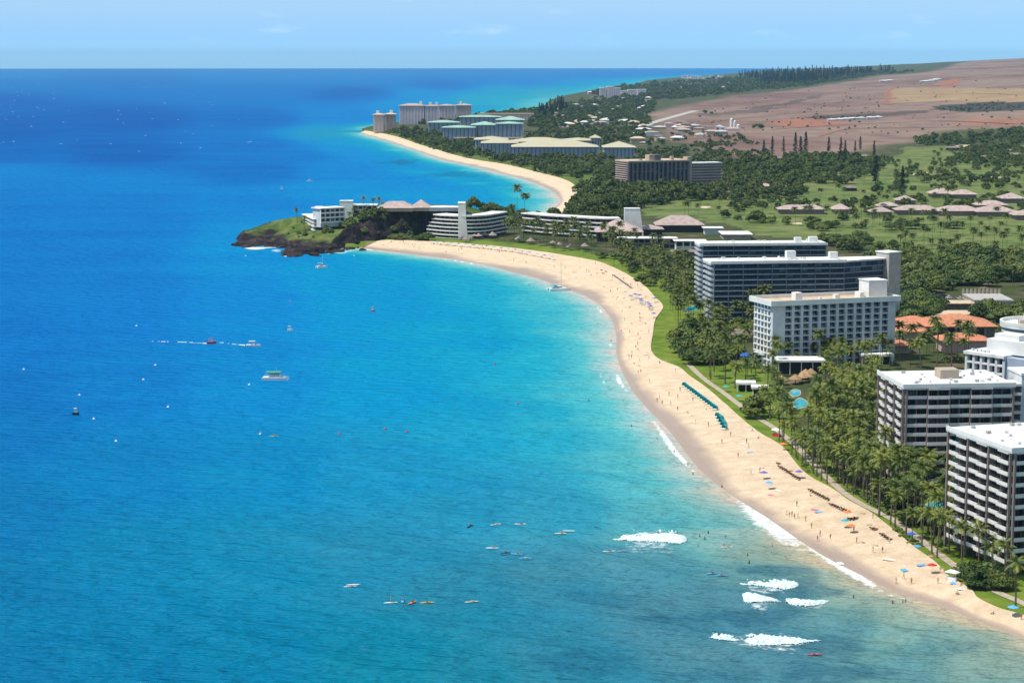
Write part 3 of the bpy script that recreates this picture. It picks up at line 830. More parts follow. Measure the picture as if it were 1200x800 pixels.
# whitecaps far out
def build_whitecaps():
    b = MB()
    for k in range(60):
        u, v = random.uniform(0, 1) ** 1.4 * 300, random.uniform(98, 178)
        p = at(u, v)
        w = random.uniform(1.0, 3.0) * p.y / 4000; d = w * 0.5
        b.add([(p.x - w, p.y, .02), (p.x - w * .3, p.y - d, .02), (p.x + w, p.y - d * .3, .02), (p.x + w * .4, p.y + d, .02), (p.x, p.y, 0.5)], [(0, 1, 4), (1, 2, 4), (2, 3, 4), (3, 0, 4)])
    o = b.build('whitecaps', M['foam'])
    tag(o, 'scattered small whitecaps on the open sea', None, None, 'stuff')
build_whitecaps()

# ------------------------------------------------------------------ headland
def build_headland():
    poly = wl([(272, 288), (290, 290), (305, 288), (325, 289), (342, 292), (335, 296), (345, 298), (362, 298), (380, 297), (395, 293), (412, 290), (430, 287), (470, 283.5),
               (505, 281), (560, 276), (610, 270), (620, 256), (560, 256), (510, 258), (440, 262), (380, 268), (330, 273), (300, 276), (282, 279)])
    x0, x1, y0, y1 = -206, 40, 1360, 1720
    xs = np.arange(x0, x1, 1.1); ys = np.arange(y0, y1, 1.25)
    X, Y = np.meshgrid(xs, ys); x, y = X.ravel(), Y.ravel()
    sd = sdist(x + 2.5 * vnoise(x, y, 9, 71), y + 5 * vnoise(x, y, 8, 72), poly)
    C = [(-200, 1430, .6), (-190, 1440, 1.0), (-178, 1440, 1.6), (-165, 1418, 1.2), (-150, 1412, 1.8), (-140, 1408, 1.5), (-185, 1460, 1.5), (-176, 1490, 4), (-163, 1500, 15.5), (-141, 1425, 4.6), (-128, 1428, 6.8), (-118, 1430, 12), (-108, 1433, 17), (-99, 1436, 20.5),
         (-60, 1440, 20.8), (-60, 1470, 22.4), (-90, 1470, 22.4), (-60, 1500, 23.5), (-110, 1500, 20.5), (-140, 1500, 17), (-150, 1455, 8), (-132, 1455, 11), (-20, 1500, 18), (-20, 1455, 16), (20, 1500, 9), (35, 1500, 5), (30, 1460, 5),
         (-165, 1440, 3.2), (-160, 1560, 10), (-60, 1580, 18), (-155, 1480, 13), (0, 1560, 9), (20, 1640, 4), (-60, 1660, 6)]
    num = np.zeros(len(x)); den = np.zeros(len(x))
    for a, b, c in C:
        w = ((x - a) ** 2 + (y - b) ** 2 + 40) ** -2.0
        num += w * c; den += w
    top = num / den
    rough = 1.3 * vnoise(x, y, 7, 73) + 0.8 * vnoise(x, y, 3, 74)
    steep = sd * (1.15 + 0.9 * sstep(-110, -90, x)) + rough * 1.1 + 0.2
    low = sstep(-172, -188, x)
    z = np.minimum(top + 0.25 * vnoise(x, y, 6, 75), steep)
    z = np.where(top < 6, z + rough * 0.9 * sstep(0, 6, sd) * (1 - sstep(5, 9, top)), z)
    z = np.where(sd < -2, -2, z)
    nx, ny = len(xs), len(ys)
    i = np.arange(ny - 1)[:, None] * nx + np.arange(nx - 1)[None, :]
    Q = np.stack([i, i + 1, i + nx + 1, i + nx], -1).reshape(-1, 4)
    keep = (sd[Q] > -3).any(1); Q = Q[keep]
    grass = sstep(0.4, 3.0, steep - top + 1.2 * vnoise(x, y, 5, 78)) * sstep(3.5, 6.5, top + 1.2 * vnoise(x, y, 10, 76))
    m, t, p = nodes('headland')
    L = t.links.new
    g = t.nodes.new('ShaderNodeNewGeometry')
    def noise(sc, det):
        n = t.nodes.new('ShaderNodeTexNoise'); n.inputs['Scale'].default_value = sc; n.inputs['Detail'].default_value = det
        L(g.outputs['Position'], n.inputs['Vector']); return n.outputs['Fac']
    def ramp(f, st):
        r = t.nodes.new('ShaderNodeValToRGB'); e = r.color_ramp.elements
        e[0].position, e[0].color = st[0][0], (*st[0][1], 1); e[1].position, e[1].color = st[-1][0], (*st[-1][1], 1)
        for s_, c_ in st[1:-1]: e.new(s_).color = (*c_, 1)
        L(f, r.inputs[0]); return r.outputs[0]
    rock = ramp(noise(0.16, 6), [(0.35, (0.010, 0.009, 0.011)), (0.54, (0.026, 0.020, 0.023)), (0.70, (0.075, 0.046, 0.042)), (0.82, (0.15, 0.095, 0.08))])
    gr = ramp(noise(0.1, 4), [(0.35, (0.05, 0.085, 0.02)), (0.55, (0.12, 0.165, 0.035)), (0.72, (0.20, 0.17, 0.07))])
    a = t.nodes.new('ShaderNodeAttribute'); a.attribute_name = 'grass'
    x_ = t.nodes.new('ShaderNodeMix'); x_.data_type = 'RGBA'
    L(a.outputs['Fac'], x_.inputs['Factor']); L(rock, x_.inputs[6]); L(gr, x_.inputs[7])
    L(x_.outputs[2], p.inputs['Base Color']); p.inputs['Roughness'].default_value = 0.95; p.inputs['Specular IOR Level'].default_value = 0.15
    bn = t.nodes.new('ShaderNodeBump'); bn.inputs['Distance'].default_value = 2.0; L(noise(0.35, 5), bn.inputs['Height']); L(bn.outputs[0], p.inputs['Normal'])
    o = link('headland', quad_mesh('headland', np.c_[x, y, z], Q, m, True, {'grass': grass}))
    tag(o, 'dark lava rock headland with grass on its back', None, None, 'structure')
    return x, y, z, nx, xs, ys
_hx = build_headland()
def head_z(x, y):
    _, _, z, nx, xs, ys = _hx
    i = int(np.clip((x - xs[0]) / 1.1, 0, len(xs) - 1)); j = int(np.clip((y - ys[0]) / 1.25, 0, len(ys) - 1))
    return float(z[j * nx + i])

# ------------------------------------------------------------------ buildings
FOOT = []        # footprints, so that trees keep out
def footprint(pts, grow=1.5):
    c = np.mean(pts, axis=0); P = np.array(pts, float)
    d = P - c; FOOT.append(c + d * (1 + grow / np.maximum(np.hypot(d[:, 0], d[:, 1]), 1))[:, None])

def frame(name, A, B, h, z0, label, depth, cat='building', group=None, perp_from=None):
    """an Empty at the front-left corner: x runs along the front, y into the building; A, B are roof corners in the photo"""
    a = at(A[0], A[1], z0 + h); b = at(B[0], B[1], z0 + h)
    if perp_from is not None:                  # A->B is the left side instead, going back
        ang = math.atan2(b.y - a.y, b.x - a.x) - math.pi / 2
    else:
        ang = math.atan2(b.y - a.y, b.x - a.x)
    w = (b - a).length
    root = empty(name, (a.x, a.y, z0), ang)
    tag(root, label, cat, group)
    return root, w

def foot_local(root, x0, x1, y0, y1, grow=1.5):
    c, s = math.cos(root.rotation_euler.z), math.sin(root.rotation_euler.z)
    ox, oy = root.location.x, root.location.y
    footprint([(ox + c * x - s * y, oy + s * x + c * y) for x, y in ((x0, y0), (x1, y0), (x1, y1), (x0, y1))], grow)

def win_mesh(key, w, h, gmat, fmat, cols=2, sash=0.5):
    """a window: glass with a thin frame and mullions, facing -y"""
    k = ('win', key, round(w, 3), round(h, 3))
    if k not in _bc:
        b = MB(); b.box(0, w, 0.05, 0.12, 0, h, 0)
        t = 0.09
        for i in range(cols + 1):
            x = i * w / cols; b.box(max(0, x - t / 2), min(w, x + t / 2), 0.0, 0.049, 0, h, 1)
        b.box(t, w - t, 0.004, 0.045, h - t, h, 1)
        _bc[k] = b.mesh('window', [gmat, fmat])
    return _bc[k]

def side_rot(o, side, w):
    """turn a part built for the front so that it sits on the left side"""
    return o

def roof_units(root, spots, z, mat):
    for (x, y, w, d, h) in spots: box(root, 'roof_unit', mat, x, x + w, y, y + d, z, z + h)

def balcony_mesh(w, pro, back, rail):
    """floor slab with a low solid rail in front and short returns"""
    k = ('balc', round(w, 3), round(pro, 3), round(rail, 2))
    if k not in _bc:
        b = MB(); b.box(0, w, -pro, back, 0, 0.2, 1); b.box(0, w, -pro - 0.002, -pro + 0.12, 0.202, 0.2 + rail * 0.92, 0)
        b.box(0, 0.1, -pro + 0.122, 0.2, 0.202, 0.2 + rail * 0.9, 0); b.box(w - 0.1, w, -pro + 0.122, 0.2, 0.202, 0.2 + rail * 0.9, 0)
        _bc[k] = b.mesh('balcony', [M['band'], M['concrete']])
    return _bc[k]

# --- balconied condominium towers with brown fins -------------------------------------------------
def banded_tower(A, B, h, floors, depth, width, label, bays_f, bays_l, from_left=False, core=None):
    root, L = frame('condominium_tower', A, B, h, 3.6, label, depth, 'tower', 'balconied condominium towers', perp_from=1 if from_left else None)
    if from_left: depth = L
    else: width = L
    foot_local(root, 0, width, 0, depth, 2.5)
    fh = (h - 1.6) / floors
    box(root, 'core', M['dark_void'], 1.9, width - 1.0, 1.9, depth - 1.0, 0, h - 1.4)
    # front bays
    def face(n, Ln, place, alt):
        bw = Ln / n
        for i in range(n):
            pro = alt[i % len(alt)]
            for f in range(floors):
                z = f * fh
                place('balcony', balcony_mesh(bw - 0.04, pro, 1.2, 1.0 if f < floors - 1 else 0.2), i * bw + 0.02, None, 0, None, z + fh - 0.18, None)
                me = win_mesh('b', bw - 0.3, fh - 0.55, M['glass_dark'], M['fin_brown'], 2 if bw < 4 else 3)
                place('window', me, i * bw + 0.15, None, 1.25, None, z + 0.35 if f == 0 else z + 0.3, None)
                if f % 1 == 0 and i % 2 == 1:
                    place('rail_post', M['fin_brown'], i * bw - 0.09, i * bw + 0.09, -0.35, 1.25, z + 0.98, z + fh - 0.2)
        for i in range(n + 1):
            if i % 2 == 0 or i == n:
                place('fin', M['fin_brown'], i * bw - 0.25, i * bw + 0.25, -1.15, -0.45, 0, h - (0.3 if i in (0, n) else 1.3))
    def front(name, mat, x0, x1, y0, y1, z0, z1):
        if x1 is None: link(name, mat, root, (x0, y0, z0))
        else: box(root, name, mat, x0, x1, y0, y1, z0, z1)
    def left(name, mat, x0, x1, y0, y1, z0, z1):
        # front x -> depth from the back towards the front; front y -> x
        if x1 is None: link(name, mat, root, (y0, depth - x0, z0), -math.pi / 2)
        else: box(root, name, mat, y0, y1, depth - x1, depth - x0, z0, z1)
    face(bays_f, width, front, (0.75, 0.75, 1.5, 1.5))
    face(bays_l, depth, left, (0.7, 1.5))
    b = MB()
    b.box(-1.2, width + 0.6, -1.2, depth + 0.6, h - 1.35, h - 0.35, 0)
    rf = b.build('roof', M['roof_white'], root)
    box(rf, 'parapet', M['white'], -1.25, width + 0.65, -1.28, -0.98, h - 1.0, h + 0.15)
    box(rf, 'parapet', M['white'], -1.28, -0.98, -0.97, depth + 0.6, h - 1.0, h + 0.15)
    box(rf, 'penthouse', M['tan_wall'], width * 0.42, width * 0.60, depth * 0.40, depth * 0.62, h - 0.35, h + 2.4)
    for k in range(26):
        x, y = random.uniform(1, width - 3), random.uniform(1.5, depth - 2)
        s = random.uniform(0.5, 1.2)
        if not (width * 0.38 < x < width * 0.62 and depth * .35 < y < depth * .66): box(rf, 'roof_vent', M[random.choice(['band', 'concrete', 'grey_wall', 'slab_grey'])], x, x + s, y, y + s, h - 0.35, h + s * 0.35)
    if core: 
        x, y, w, d, hh = core
        sc_ = MB(); sc_.box(x, x + w, y, y + d, 0, hh); sc_ = sc_.build('stair_core', M['grey_wall'], root)
        box(sc_, 'cap', M['white'], x - 0.3, x + w + 0.3, y - 0.3, y + d + 0.3, hh, hh + 0.7)
        for f in range(floors): box(root, 'landing', M['band'], width + 0.7, x - 0.05, 3, d - 1, f * fh + fh - 0.15, f * fh + fh + 0.6)
    return root
banded_tower((1188, 524), (1115, 499), 33, 11, 29, 42, 'balconied tower with brown fins, white roof and palms at its foot beside the beach path', 10, 6, True)
banded_tower((1062, 450), (1187, 448), 33, 11, 27, 34, 'balconied tower with brown fins and a tan penthouse on its white roof, thatch umbrellas behind', 10, 6, False, (37.5, 4, 6, 12, 34.5))

# --- white grid hotel ------------------------------------------------------------------------------
def grid_hotel():
    h = 29
    root, w = frame('hotel_tower', (906, 352), (1050, 346), h, 3.6, 'white slab hotel with a grid of dark recessed balconies and a box on its roof', 18, 'hotel')
    depth = 19; foot_local(root, 0, w, 0, depth, 2)
    fl = 10; zt = h - 2.1; fh = zt / fl
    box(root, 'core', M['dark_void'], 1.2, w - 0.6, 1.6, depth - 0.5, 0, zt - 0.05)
    x0, x1 = 5.2, w - 3.0; n = 12; bw = (x1 - x0) / n
    box(root, 'end_wall', M['grey_wall'], 0, x0 - 0.3, 0, 1.7, 0, zt)
    box(root, 'end_wall', M['grey_wall'], x1 + 0.3, w, 0, depth - 0.4, 0, zt)
    for i in range(n + 1): box(root, 'pier', M['grey_wall'], x0 + i * bw - 0.62, x0 + i * bw + 0.62, -0.35 if 0 < i < n else -0.1, 1.55, 0, zt - 0.02)
    me = win_mesh('g', bw - 1.3, fh - 0.6, M['glass_navy'], M['slab_grey'], 2)
    for i in range(n):
        for f in range(fl):
            xa = x0 + i * bw + 0.63
            link('window', me, root, (xa + 0.01, 1.3, f * fh + 0.26))
            box(root, 'balcony_slab', M['grey_wall'], xa, xa + bw - 1.26, -0.25, 1.28, f * fh - 0.3 if f else 0, f * fh + 0.25)
            box(root, 'balcony_rail', M['partition'], xa + 0.02, xa + (bw - 1.26) * 0.5, -0.22, -0.12, f * fh + 0.252, f * fh + 1.15)
    # seaward end: pale ribbed wall with windows
    box(root, 'side_wall', M['white'], -0.02, 1.15, 1.75, depth - 0.5, 0, zt)
    nl = 5; bl = (depth - 2.4) / nl
    for i in range(nl):
        for f in range(fl):
            link('window', win_mesh('s', bl - 1.2, fh - 1.0, M['glass_navy'], M['white'], 2), root, (-0.09, depth - 1.0 - i * bl - 0.3, f * fh + 0.7), -math.pi / 2)
            box(root, 'ledge', M['white'], -0.55, -0.03, depth - 1.0 - (i + 1) * bl + 0.5, depth - 1.0 - i * bl - 0.1, f * fh + 0.2, f * fh + 0.55)
    b = MB()
    b.box(-1.6, w + 1.6, -1.6, depth + 1.2, zt, zt + 0.5)
    rf = b.build('roof', M['roof_tan'], root)
    for (a, c, d, e_) in ((-1.65, w + 1.65, -1.65, -1.0), (-1.65, w + 1.65, depth + 0.6, depth + 1.25), (-1.65, -1.0, -0.99, depth + 0.59), (w + 1.0, w + 1.65, -0.99, depth + 0.59)):
        box(rf, 'parapet', M['white'], a, c, d, e_, zt - 0.25, zt + 2.0)
    box(rf, 'penthouse', M['white'], w - 10.5, w - 1.6, 5, 14, zt + 0.5, zt + 8.0)
    box(rf, 'penthouse_cap', M['roof_white'], w - 10.8, w - 1.3, 4.7, 14.3, zt + 8.0, zt + 8.4)
    roof_units(rf, [(13.5, 6, 3.2, 4, 3.6), (34, 9, 2.2, 2.5, 1.8), (w - 13.6, 7, 2.0, 5, 2.6), (22, 4, 1.2, 1.2, 0.8), (27, 10, 1.0, 1.5, 0.9)], zt + 0.5, M['white'])
grid_hotel()

# --- dark glass twin towers -------------------------------------------------------------------------
def glass_tower(A, B, h, depth, bays, label, units, wing=None):
    root, w = frame('condominium_block', A, B, h, 3.6, label, depth, 'tower', 'dark glass twin blocks')
    foot_local(root, 0, w, 0, depth, 2)
    fl = 12; zt = h - 1.3; fh = zt / fl
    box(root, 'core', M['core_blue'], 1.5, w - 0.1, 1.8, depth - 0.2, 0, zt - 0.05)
    bw = (w - 2) / bays
    me = win_mesh('w', bw - 0.25, fh - 0.75, M['glass_blue'], M['dark_rail'], 2)
    for f in range(fl):
        box(root, 'balcony_slab', M['slab_grey'], 1.0, w, 0.0, 1.79, f * fh + fh - 0.42, f * fh + fh - 0.02)
        for i in range(bays):
            link('window', me, root, (1.6 + i * bw, 1.64, f * fh + 0.3))
            box(root, 'balcony_rail', M['core_blue'], 1.55 + i * bw + 0.05, 1.55 + (i + 1) * bw - 0.35, 0.02, 0.1, f * fh + (0.1 if f else 0.3), f * fh + 0.95)
    for i in range(0, bays + 1, 2): box(root, 'fin', M['partition'], 1.45 + i * bw - 0.14, 1.45 + i * bw + 0.14, -0.06, 1.63, 0, zt - 0.3)
    # stepped rounded balconies at the seaward end
    nl = 3; bl = (depth - 1) / nl
    for f in range(fl):
        for i in range(nl):
            b = _bc.get(('curl', round(bl, 2)))
            if b is None:
                q = MB(); pts = [(1.5, bl - 0.1), (1.5, 0.1)] + [(0.4 - 1.3 * math.sin(math.pi * t / 6), bl * 0.5 - (bl * 0.5 - 0.15) * math.cos(math.pi * t / 6)) for t in range(7)]
                q.prism(pts[::-1], 0, 0.95); b = _bc[('curl', round(bl, 2))] = q.mesh('balcony', M['slab_grey'])
            link('balcony', b, root, (0, 0.4 + i * bl, f * fh + fh - 0.25 if f < fl - 1 else f * fh + fh - 0.9))
            link('window', win_mesh('e', bl - 0.5, fh - 1.05, M['glass_dark'], M['dark_rail'], 2), root, (1.38, 0.4 + (i + 1) * bl - 0.2, f * fh + 0.8), -math.pi / 2)
    b = MB(); b.box(-0.4, w + 0.4, -0.6, depth + 0.5, zt, zt + 0.9); rf = b.build('roof', M['roof_white'], root)
    box(rf, 'fascia', M['white'], -0.45, w + 0.45, -0.66, -0.601, zt - 0.1, zt + 1.25)
    roof_units(rf, units + [(random.uniform(4, w - 6), random.uniform(3, depth - 4), random.uniform(.8, 2), random.uniform(.8, 2), random.uniform(.5, 1.3)) for _ in range(12)], zt + 0.9, M['white'])
    return root, w, zt, fh
glass_tower((821, 285), (969, 284), 33, 17, 16, 'dark glass block of the twin pair standing farther back with a pale roof', [(52, 5, 3.5, 3.5, 2.6), (60, 6, 4.5, 4, 2.8)])
tw, tww, tzt, tfh = glass_tower((834, 306), (991, 304), 33, 18, 18, 'dark glass block of the twin pair with an angled wing and grey end tower', [(39, 6, 4.5, 4, 4.2), (61, 7, 4, 3.5, 3.4)])
def twin_wing():
    """angled wing that runs back from the right end"""
    root = tw; c = math.radians(24)
    L_, d = 25, 15
    ux, uy = math.cos(c), math.sin(c)
    def q(s, t): return (tww + 0.6 + ux * s - uy * t, uy * s + ux * t + 0.5)
    b = MB(); b.prism([q(0, 1.6), q(L_, 1.6), q(L_, d), q(0, d)], 0, tzt - 0.05); wing = b.build('wing', M['core_blue'], root)
    for f in range(12):
        b = MB(); b.prism([q(0.2, 0.1), q(L_ - 0.2, 0.1), q(L_ - 0.2, 1.55), q(0.2, 1.55)], f * tfh + tfh - 0.24, f * tfh + tfh - 0.03); b.build('balcony_slab', M['slab_grey'], wing)
        for i in range(7):
            x, y = q(0.3 + i * 3.5, 1.48)
            o = link('window', win_mesh('ww', 3.2, tfh - 0.75, M['glass_blue'], M['dark_rail'], 2), wing, (x, y, f * tfh + 0.3), c)
    b = MB(); b.prism([q(-0.4, -0.4), q(L_ + 6, -0.4), q(L_ + 6, d * 0.6), q(4, d + 2), q(-0.4, d + 1)], tzt - 0.02, tzt + 0.7); b.build('wing_roof', M['roof_white'], root)
    b = MB(); b.prism([q(L_ + 0.2, -2.5), q(L_ + 8, -2.5), q(L_ + 8, 7), q(L_ + 0.2, 7)], 0, tzt + 3.2); t = b.build('end_tower', M['concrete'], root)
    b = MB(); b.prism([q(L_ - 0.2, -2.9), q(L_ + 8.4, -2.9), q(L_ + 8.4, 7.4), q(L_ - 0.2, 7.4)], tzt + 3.2, tzt + 3.7); b.build('cap', M['white'], t)
    P = [q(0, 0), q(L_ + 8, 0), q(L_ + 8, d), q(0, d)]
    cs, sn = math.cos(root.rotation_euler.z), math.sin(root.rotation_euler.z)
    footprint([(root.location.x + cs * a - sn * e_, root.location.y + sn * a + cs * e_) for a, e_ in P], 2)
twin_wing()

# --- second hotel tower with a plain end wall, its shade coloured blue, and the round roofed block -------------------------------
def shaded_end_hotel():
    h = 33
    root, w = frame('hotel_tower', (1133, 410), (1177, 416), h, 3.6, 'hotel wing with white balconies and a plain end wall coloured blue for shade', 16, 'hotel')
    depth = 15; foot_local(root, 0, w + 8, 0, depth)
    fl = 11; zt = h - 1.2; fh = zt / fl; n = 5; bw = w / n
    box(root, 'core', M['dark_void'], 1.3, w - 0.2, 1.5, depth, 0, zt - 0.05)
    for i in range(n + 1): box(root, 'pier', M['grey_wall'], i * bw - 0.45, i * bw + 0.45, -0.3, 1.45, 0, zt - 0.02)
    for i in range(n):
        for f in range(fl):
            link('window', win_mesh('h', bw - 0.95, fh - 0.3, M['glass_navy'], M['slab_grey'], 2), root, (i * bw + 0.475, 1.3, f * fh + 0.2))
            box(root, 'balcony', M['white'], i * bw + 0.46, (i + 1) * bw - 0.46, -0.28, 1.28, f * fh - 0.0, f * fh + 0.62)
    box(root, 'side_wall', M['white'], -0.01, 1.29, 1.5, depth, 0, zt)
    box(root, 'end_wall', M['blue_wall'], w + 0.46, w + 8, 0.5, depth, 0, zt + 0.4)  # end turned from the sun: its shade is put into the blue colour
    b = MB(); b.box(-0.8, w + 0.44, -0.8, depth + 0.4, zt, zt + 1.0); b.build('roof', M['roof_white'], root)
    box(root, 'penthouse', M['white'], 5.5, w + 6, 3.5, 11, zt + 1.0, zt + 5.5)
    box(root, 'penthouse', M['white'], 7.5, w + 2, 5, 11.5, zt + 5.5, zt + 7.3)
    for k in range(5): box(root, 'roof_unit', M['grey_wall'], 1 + k * 1.6, 1.8 + k * 1.6, 1.0, 1.8, zt + 1.0, zt + 1.8)
shaded_end_hotel()

def round_block():
    p = at(1216, 379, 33)
    root = empty('round_building', (p.x, p.y, 3.6)); tag(root, 'round white roofed building behind the hotel wing with the shaded end', 'building')
    footprint([(p.x - 14, p.y - 14), (p.x + 14, p.y - 14), (p.x + 14, p.y + 14), (p.x - 14, p.y + 14)])
    N = 40; ring = lambda r: [(r * math.cos(2 * math.pi * k / N), r * math.sin(2 * math.pi * k / N)) for k in range(N)]
    b = MB(); b.prism(ring(13), 0, 28.3); b.build('wall', M['blue_wall'], root)
    for f in range(9):
        b = MB(); b.prism(ring(13.5), 2.4 + f * 3, 3.3 + f * 3); b.build('floor_band', M['band'], root)
    b = MB(); b.prism(ring(14.2), 28.35, 29.4); b.build('roof', M['roof_white'], root)
    b = MB()
    for k in range(N):
        a, c = 2 * math.pi * k / N, 2 * math.pi * (k + 1) / N
        q = lambda r, t: (r * math.cos(t), r * math.sin(t))
        b.prism([q(13.4, a), q(14.25, a), q(14.25, c), q(13.4, c)], 29.41, 30.6)
    b.build('parapet', M['white'], root)
    box(root, 'roof_unit', M['white'], -5, 1, -4, 2, 29.4, 33)
    box(root, 'roof_unit', M['tan_wall'], -7.5, -5.2, -3, 1, 29.4, 31)
round_block()

# --- low buildings with hip roofs --------------------------------------------------------------------
def low(name, label, cat, u0, u1, vb, dep, wh, rh, wall, roof, group=None, z0=None, rz=0.0, over=1.4, wins=0, zz=None):
    """hip-roofed low building whose front foot runs from u0 to u1 at row vb"""
    a = gpt((u0 + u1) / 2, vb) if z0 is None else at((u0 + u1) / 2, vb, z0)
    w = (u1 - u0) / F * a.y / math.cos(rz)
    root = empty(name, (a.x, a.y, a.z - 0.3), rz)
    tag(root, label, cat, group)
    foot_local(root, -w / 2, w / 2, 0, dep, 1)
    box(root, 'wall', M[wall], -w / 2, w / 2, 0, dep, 0, wh)
    b = MB(); b.hip(-w / 2 - over, w / 2 + over, -over, dep + over, wh + 0.003, rh); b.build('roof', M[roof], root)
    if wins:
        n = max(2, int(w / 4.2)); bw = w / n
        for s in range(wins):
            hh = wh / wins
            for i in range(n):
                box(root, 'window', M['glass_dark'], -w / 2 + i * bw + 0.5, -w / 2 + (i + 1) * bw - 0.5, -0.09, -0.003, s * hh + 0.7, s * hh + hh - 0.6)
    return root, w

TC = 'terracotta roofed shopping village'
low('shop_building', 'shop hall with a broad terracotta hip roof beside the white grid hotel', 'building', 1050, 1096, 391, 16, 4.5, 3.2, 'tan_wall', 'terracotta', TC)
low('shop_building', 'largest shop hall with a long sweeping terracotta roof', 'building', 1086, 1166, 397, 26, 6.0, 4.2, 'fin_brown', 'terracotta', TC, wins=1)
low('shop_building', 'narrow shop with a faded terracotta roof on a tan wall', 'building', 1049, 1086, 402, 10, 5.5, 1.8, 'tan_wall', 'terracotta', TC)
low('shop_building', 'shop pavilion with terracotta roof nearest the hotel wing with the shaded end', 'building', 1104, 1158, 413, 13, 5.5, 2.6, 'rose_wall', 'terracotta', TC)
low('shop_building', 'small shop with a terracotta roof at the foot of the white grid hotel', 'building', 1047, 1067, 414, 9, 3.5, 2.0, 'tan_wall', 'terracotta', TC)
low('low_building', 'flat tan roofed service building behind the shops', 'building', 1108, 1140, 363, 12, 3.5, 0.6, 'brown_roof', 'roof_tan', None)
low('low_building', 'low building with a broad tan roof among hedges by the car park', 'building', 1098, 1140, 373, 14, 2.2, 0.7, 'brown_roof', 'roof_tan', None)
low('low_building', 'wide brown flat roofed hall between the dark glass blocks and the grid hotel', 'building', 846, 892, 401, 22, 3.5, 0.5, 'fin_brown', 'brown_roof', None)
low('low_building', 'pale flat roofed lobby building half hidden in trees behind the end tower', 'building', 1088, 1130, 327, 20, 4.0, 0.4, 'concrete', 'roof_white', None, wins=1)

# restaurants and terraces by the white hotel
def flat_pavilion(label, u0, u1, vb, dep, wh, roofm, rz=0.0, wallm='dark_void'):
    a = gpt((u0 + u1) / 2, vb); w = (u1 - u0) / F * a.y
    root = empty('restaurant_pavilion', (a.x, a.y, a.z - 0.2), rz); tag(root, label, 'pavilion', 'open beachside pavilions')
    foot_local(root, -w / 2, w / 2, 0, dep, 0.5)
    box(root, 'back_wall', M[wallm], -w / 2 + 0.5, w / 2 - 0.5, 2.2, dep - 0.5, 0, wh - 0.3)
    b = MB(); b.box(-w / 2 - 0.6, w / 2 + 0.6, -0.6, dep + 0.6, wh - 0.28, wh + 0.5); b.build('roof', M[roofm], root)
    n = max(2, int(w / 4))
    for i in range(n + 1): box(root, 'post', M['white'], -w / 2 + i * w / n - 0.15, -w / 2 + i * w / n + 0.15, -0.15, 0.15, 0, wh - 0.285)
flat_pavilion('white flat roofed restaurant in front of the grid hotel', 912, 966, 438, 11, 5.5, 'roof_white')
flat_pavilion('white roofed terrace house with a dark sloping side near the blue tent', 882, 904, 428, 12, 5.0, 'roof_white', -0.35)
flat_pavilion('pale canopy over the beach bar beside the round tree', 864, 884, 459, 6, 3.4, 'roof_white', -0.1)
flat_pavilion('second pale canopy of the beach bar, next to the pool', 882, 899, 463, 6, 3.0, 'roof_white', -0.1)
flat_pavilion('tiny white kiosk among the palms by the pool', 965, 978, 461, 4, 3.2, 'roof_white')
flat_pavilion('white flat awning roof along the foot of the grid hotel', 1010, 1046, 427, 6, 4.0, 'roof_white')

def tent(label, u, v, r, h, mat):
    p = gpt(u, v); root = empty('party_tent', p); tag(root, label, 'tent')
    b = MB(); b.hip(-r, r, -r, r, 2.3, h, ridge=0.999, thick=0.3); b.build('canopy', M[mat], root)
    for sx_ in (-1, 1):
        for sy_ in (-1, 1): box(root, 'pole', M['metal'], sx_ * r * 0.9 - 0.06, sx_ * r * 0.9 + 0.06, sy_ * r * .9 - 0.06, sy_ * r * .9 + 0.06, 0, 2.3)
tent('bright blue peaked tent under the trees', 875, 423, 2.8, 1.4, 'c_blue')
tent('orange peaked tent beside the beach lawn', 826, 416, 2.4, 1.2, 'c_orange')
tent('small blue tent in the shade beside the orange one', 843, 416, 2.0, 1.0, 'c_blue')

# pools
def pool(label, P, name='swimming_pool'):
    pts = [gpt(u, v) for u, v in P]
    c = sum((Vector(p) for p in pts), Vector()) / len(pts)
    z = c.z + 0.25
    root = empty(name, (c.x, c.y, z)); tag(root, label, 'pool')
    loc = [(p.x - c.x, p.y - c.y) for p in pts]
    s = smooth_line(loc + loc[:1], 4)[:-1]
    b = MB(); b.prism([tuple(q * 1.12) for q in s][::-1] if False else [tuple(q * 1.16) for q in s], -0.6, 0.0); b.build('coping', M['paving'], root)
    b = MB(); b.prism([tuple(q) for q in s], -0.4, 0.03); b.build('water', M['pool'], root)
    footprint([(p.x, p.y) for p in pts], 6)
pool('bright turquoise pool beside the beach bar', [(925, 461), (930, 457), (937, 458), (937, 463), (930, 465)])
pool('larger turquoise pool among the palms in front of the kiosk', [(929, 473), (937, 467), (945, 471), (945, 476), (934, 479)])
pool('small blue pool on the lawn below the dark glass blocks', [(803, 362), (812, 359), (818, 361), (814, 364), (806, 365)])
pool('pool at the foot of the near balconied tower', [(1085, 592), (1098, 586), (1108, 590), (1100, 596), (1090, 598)])

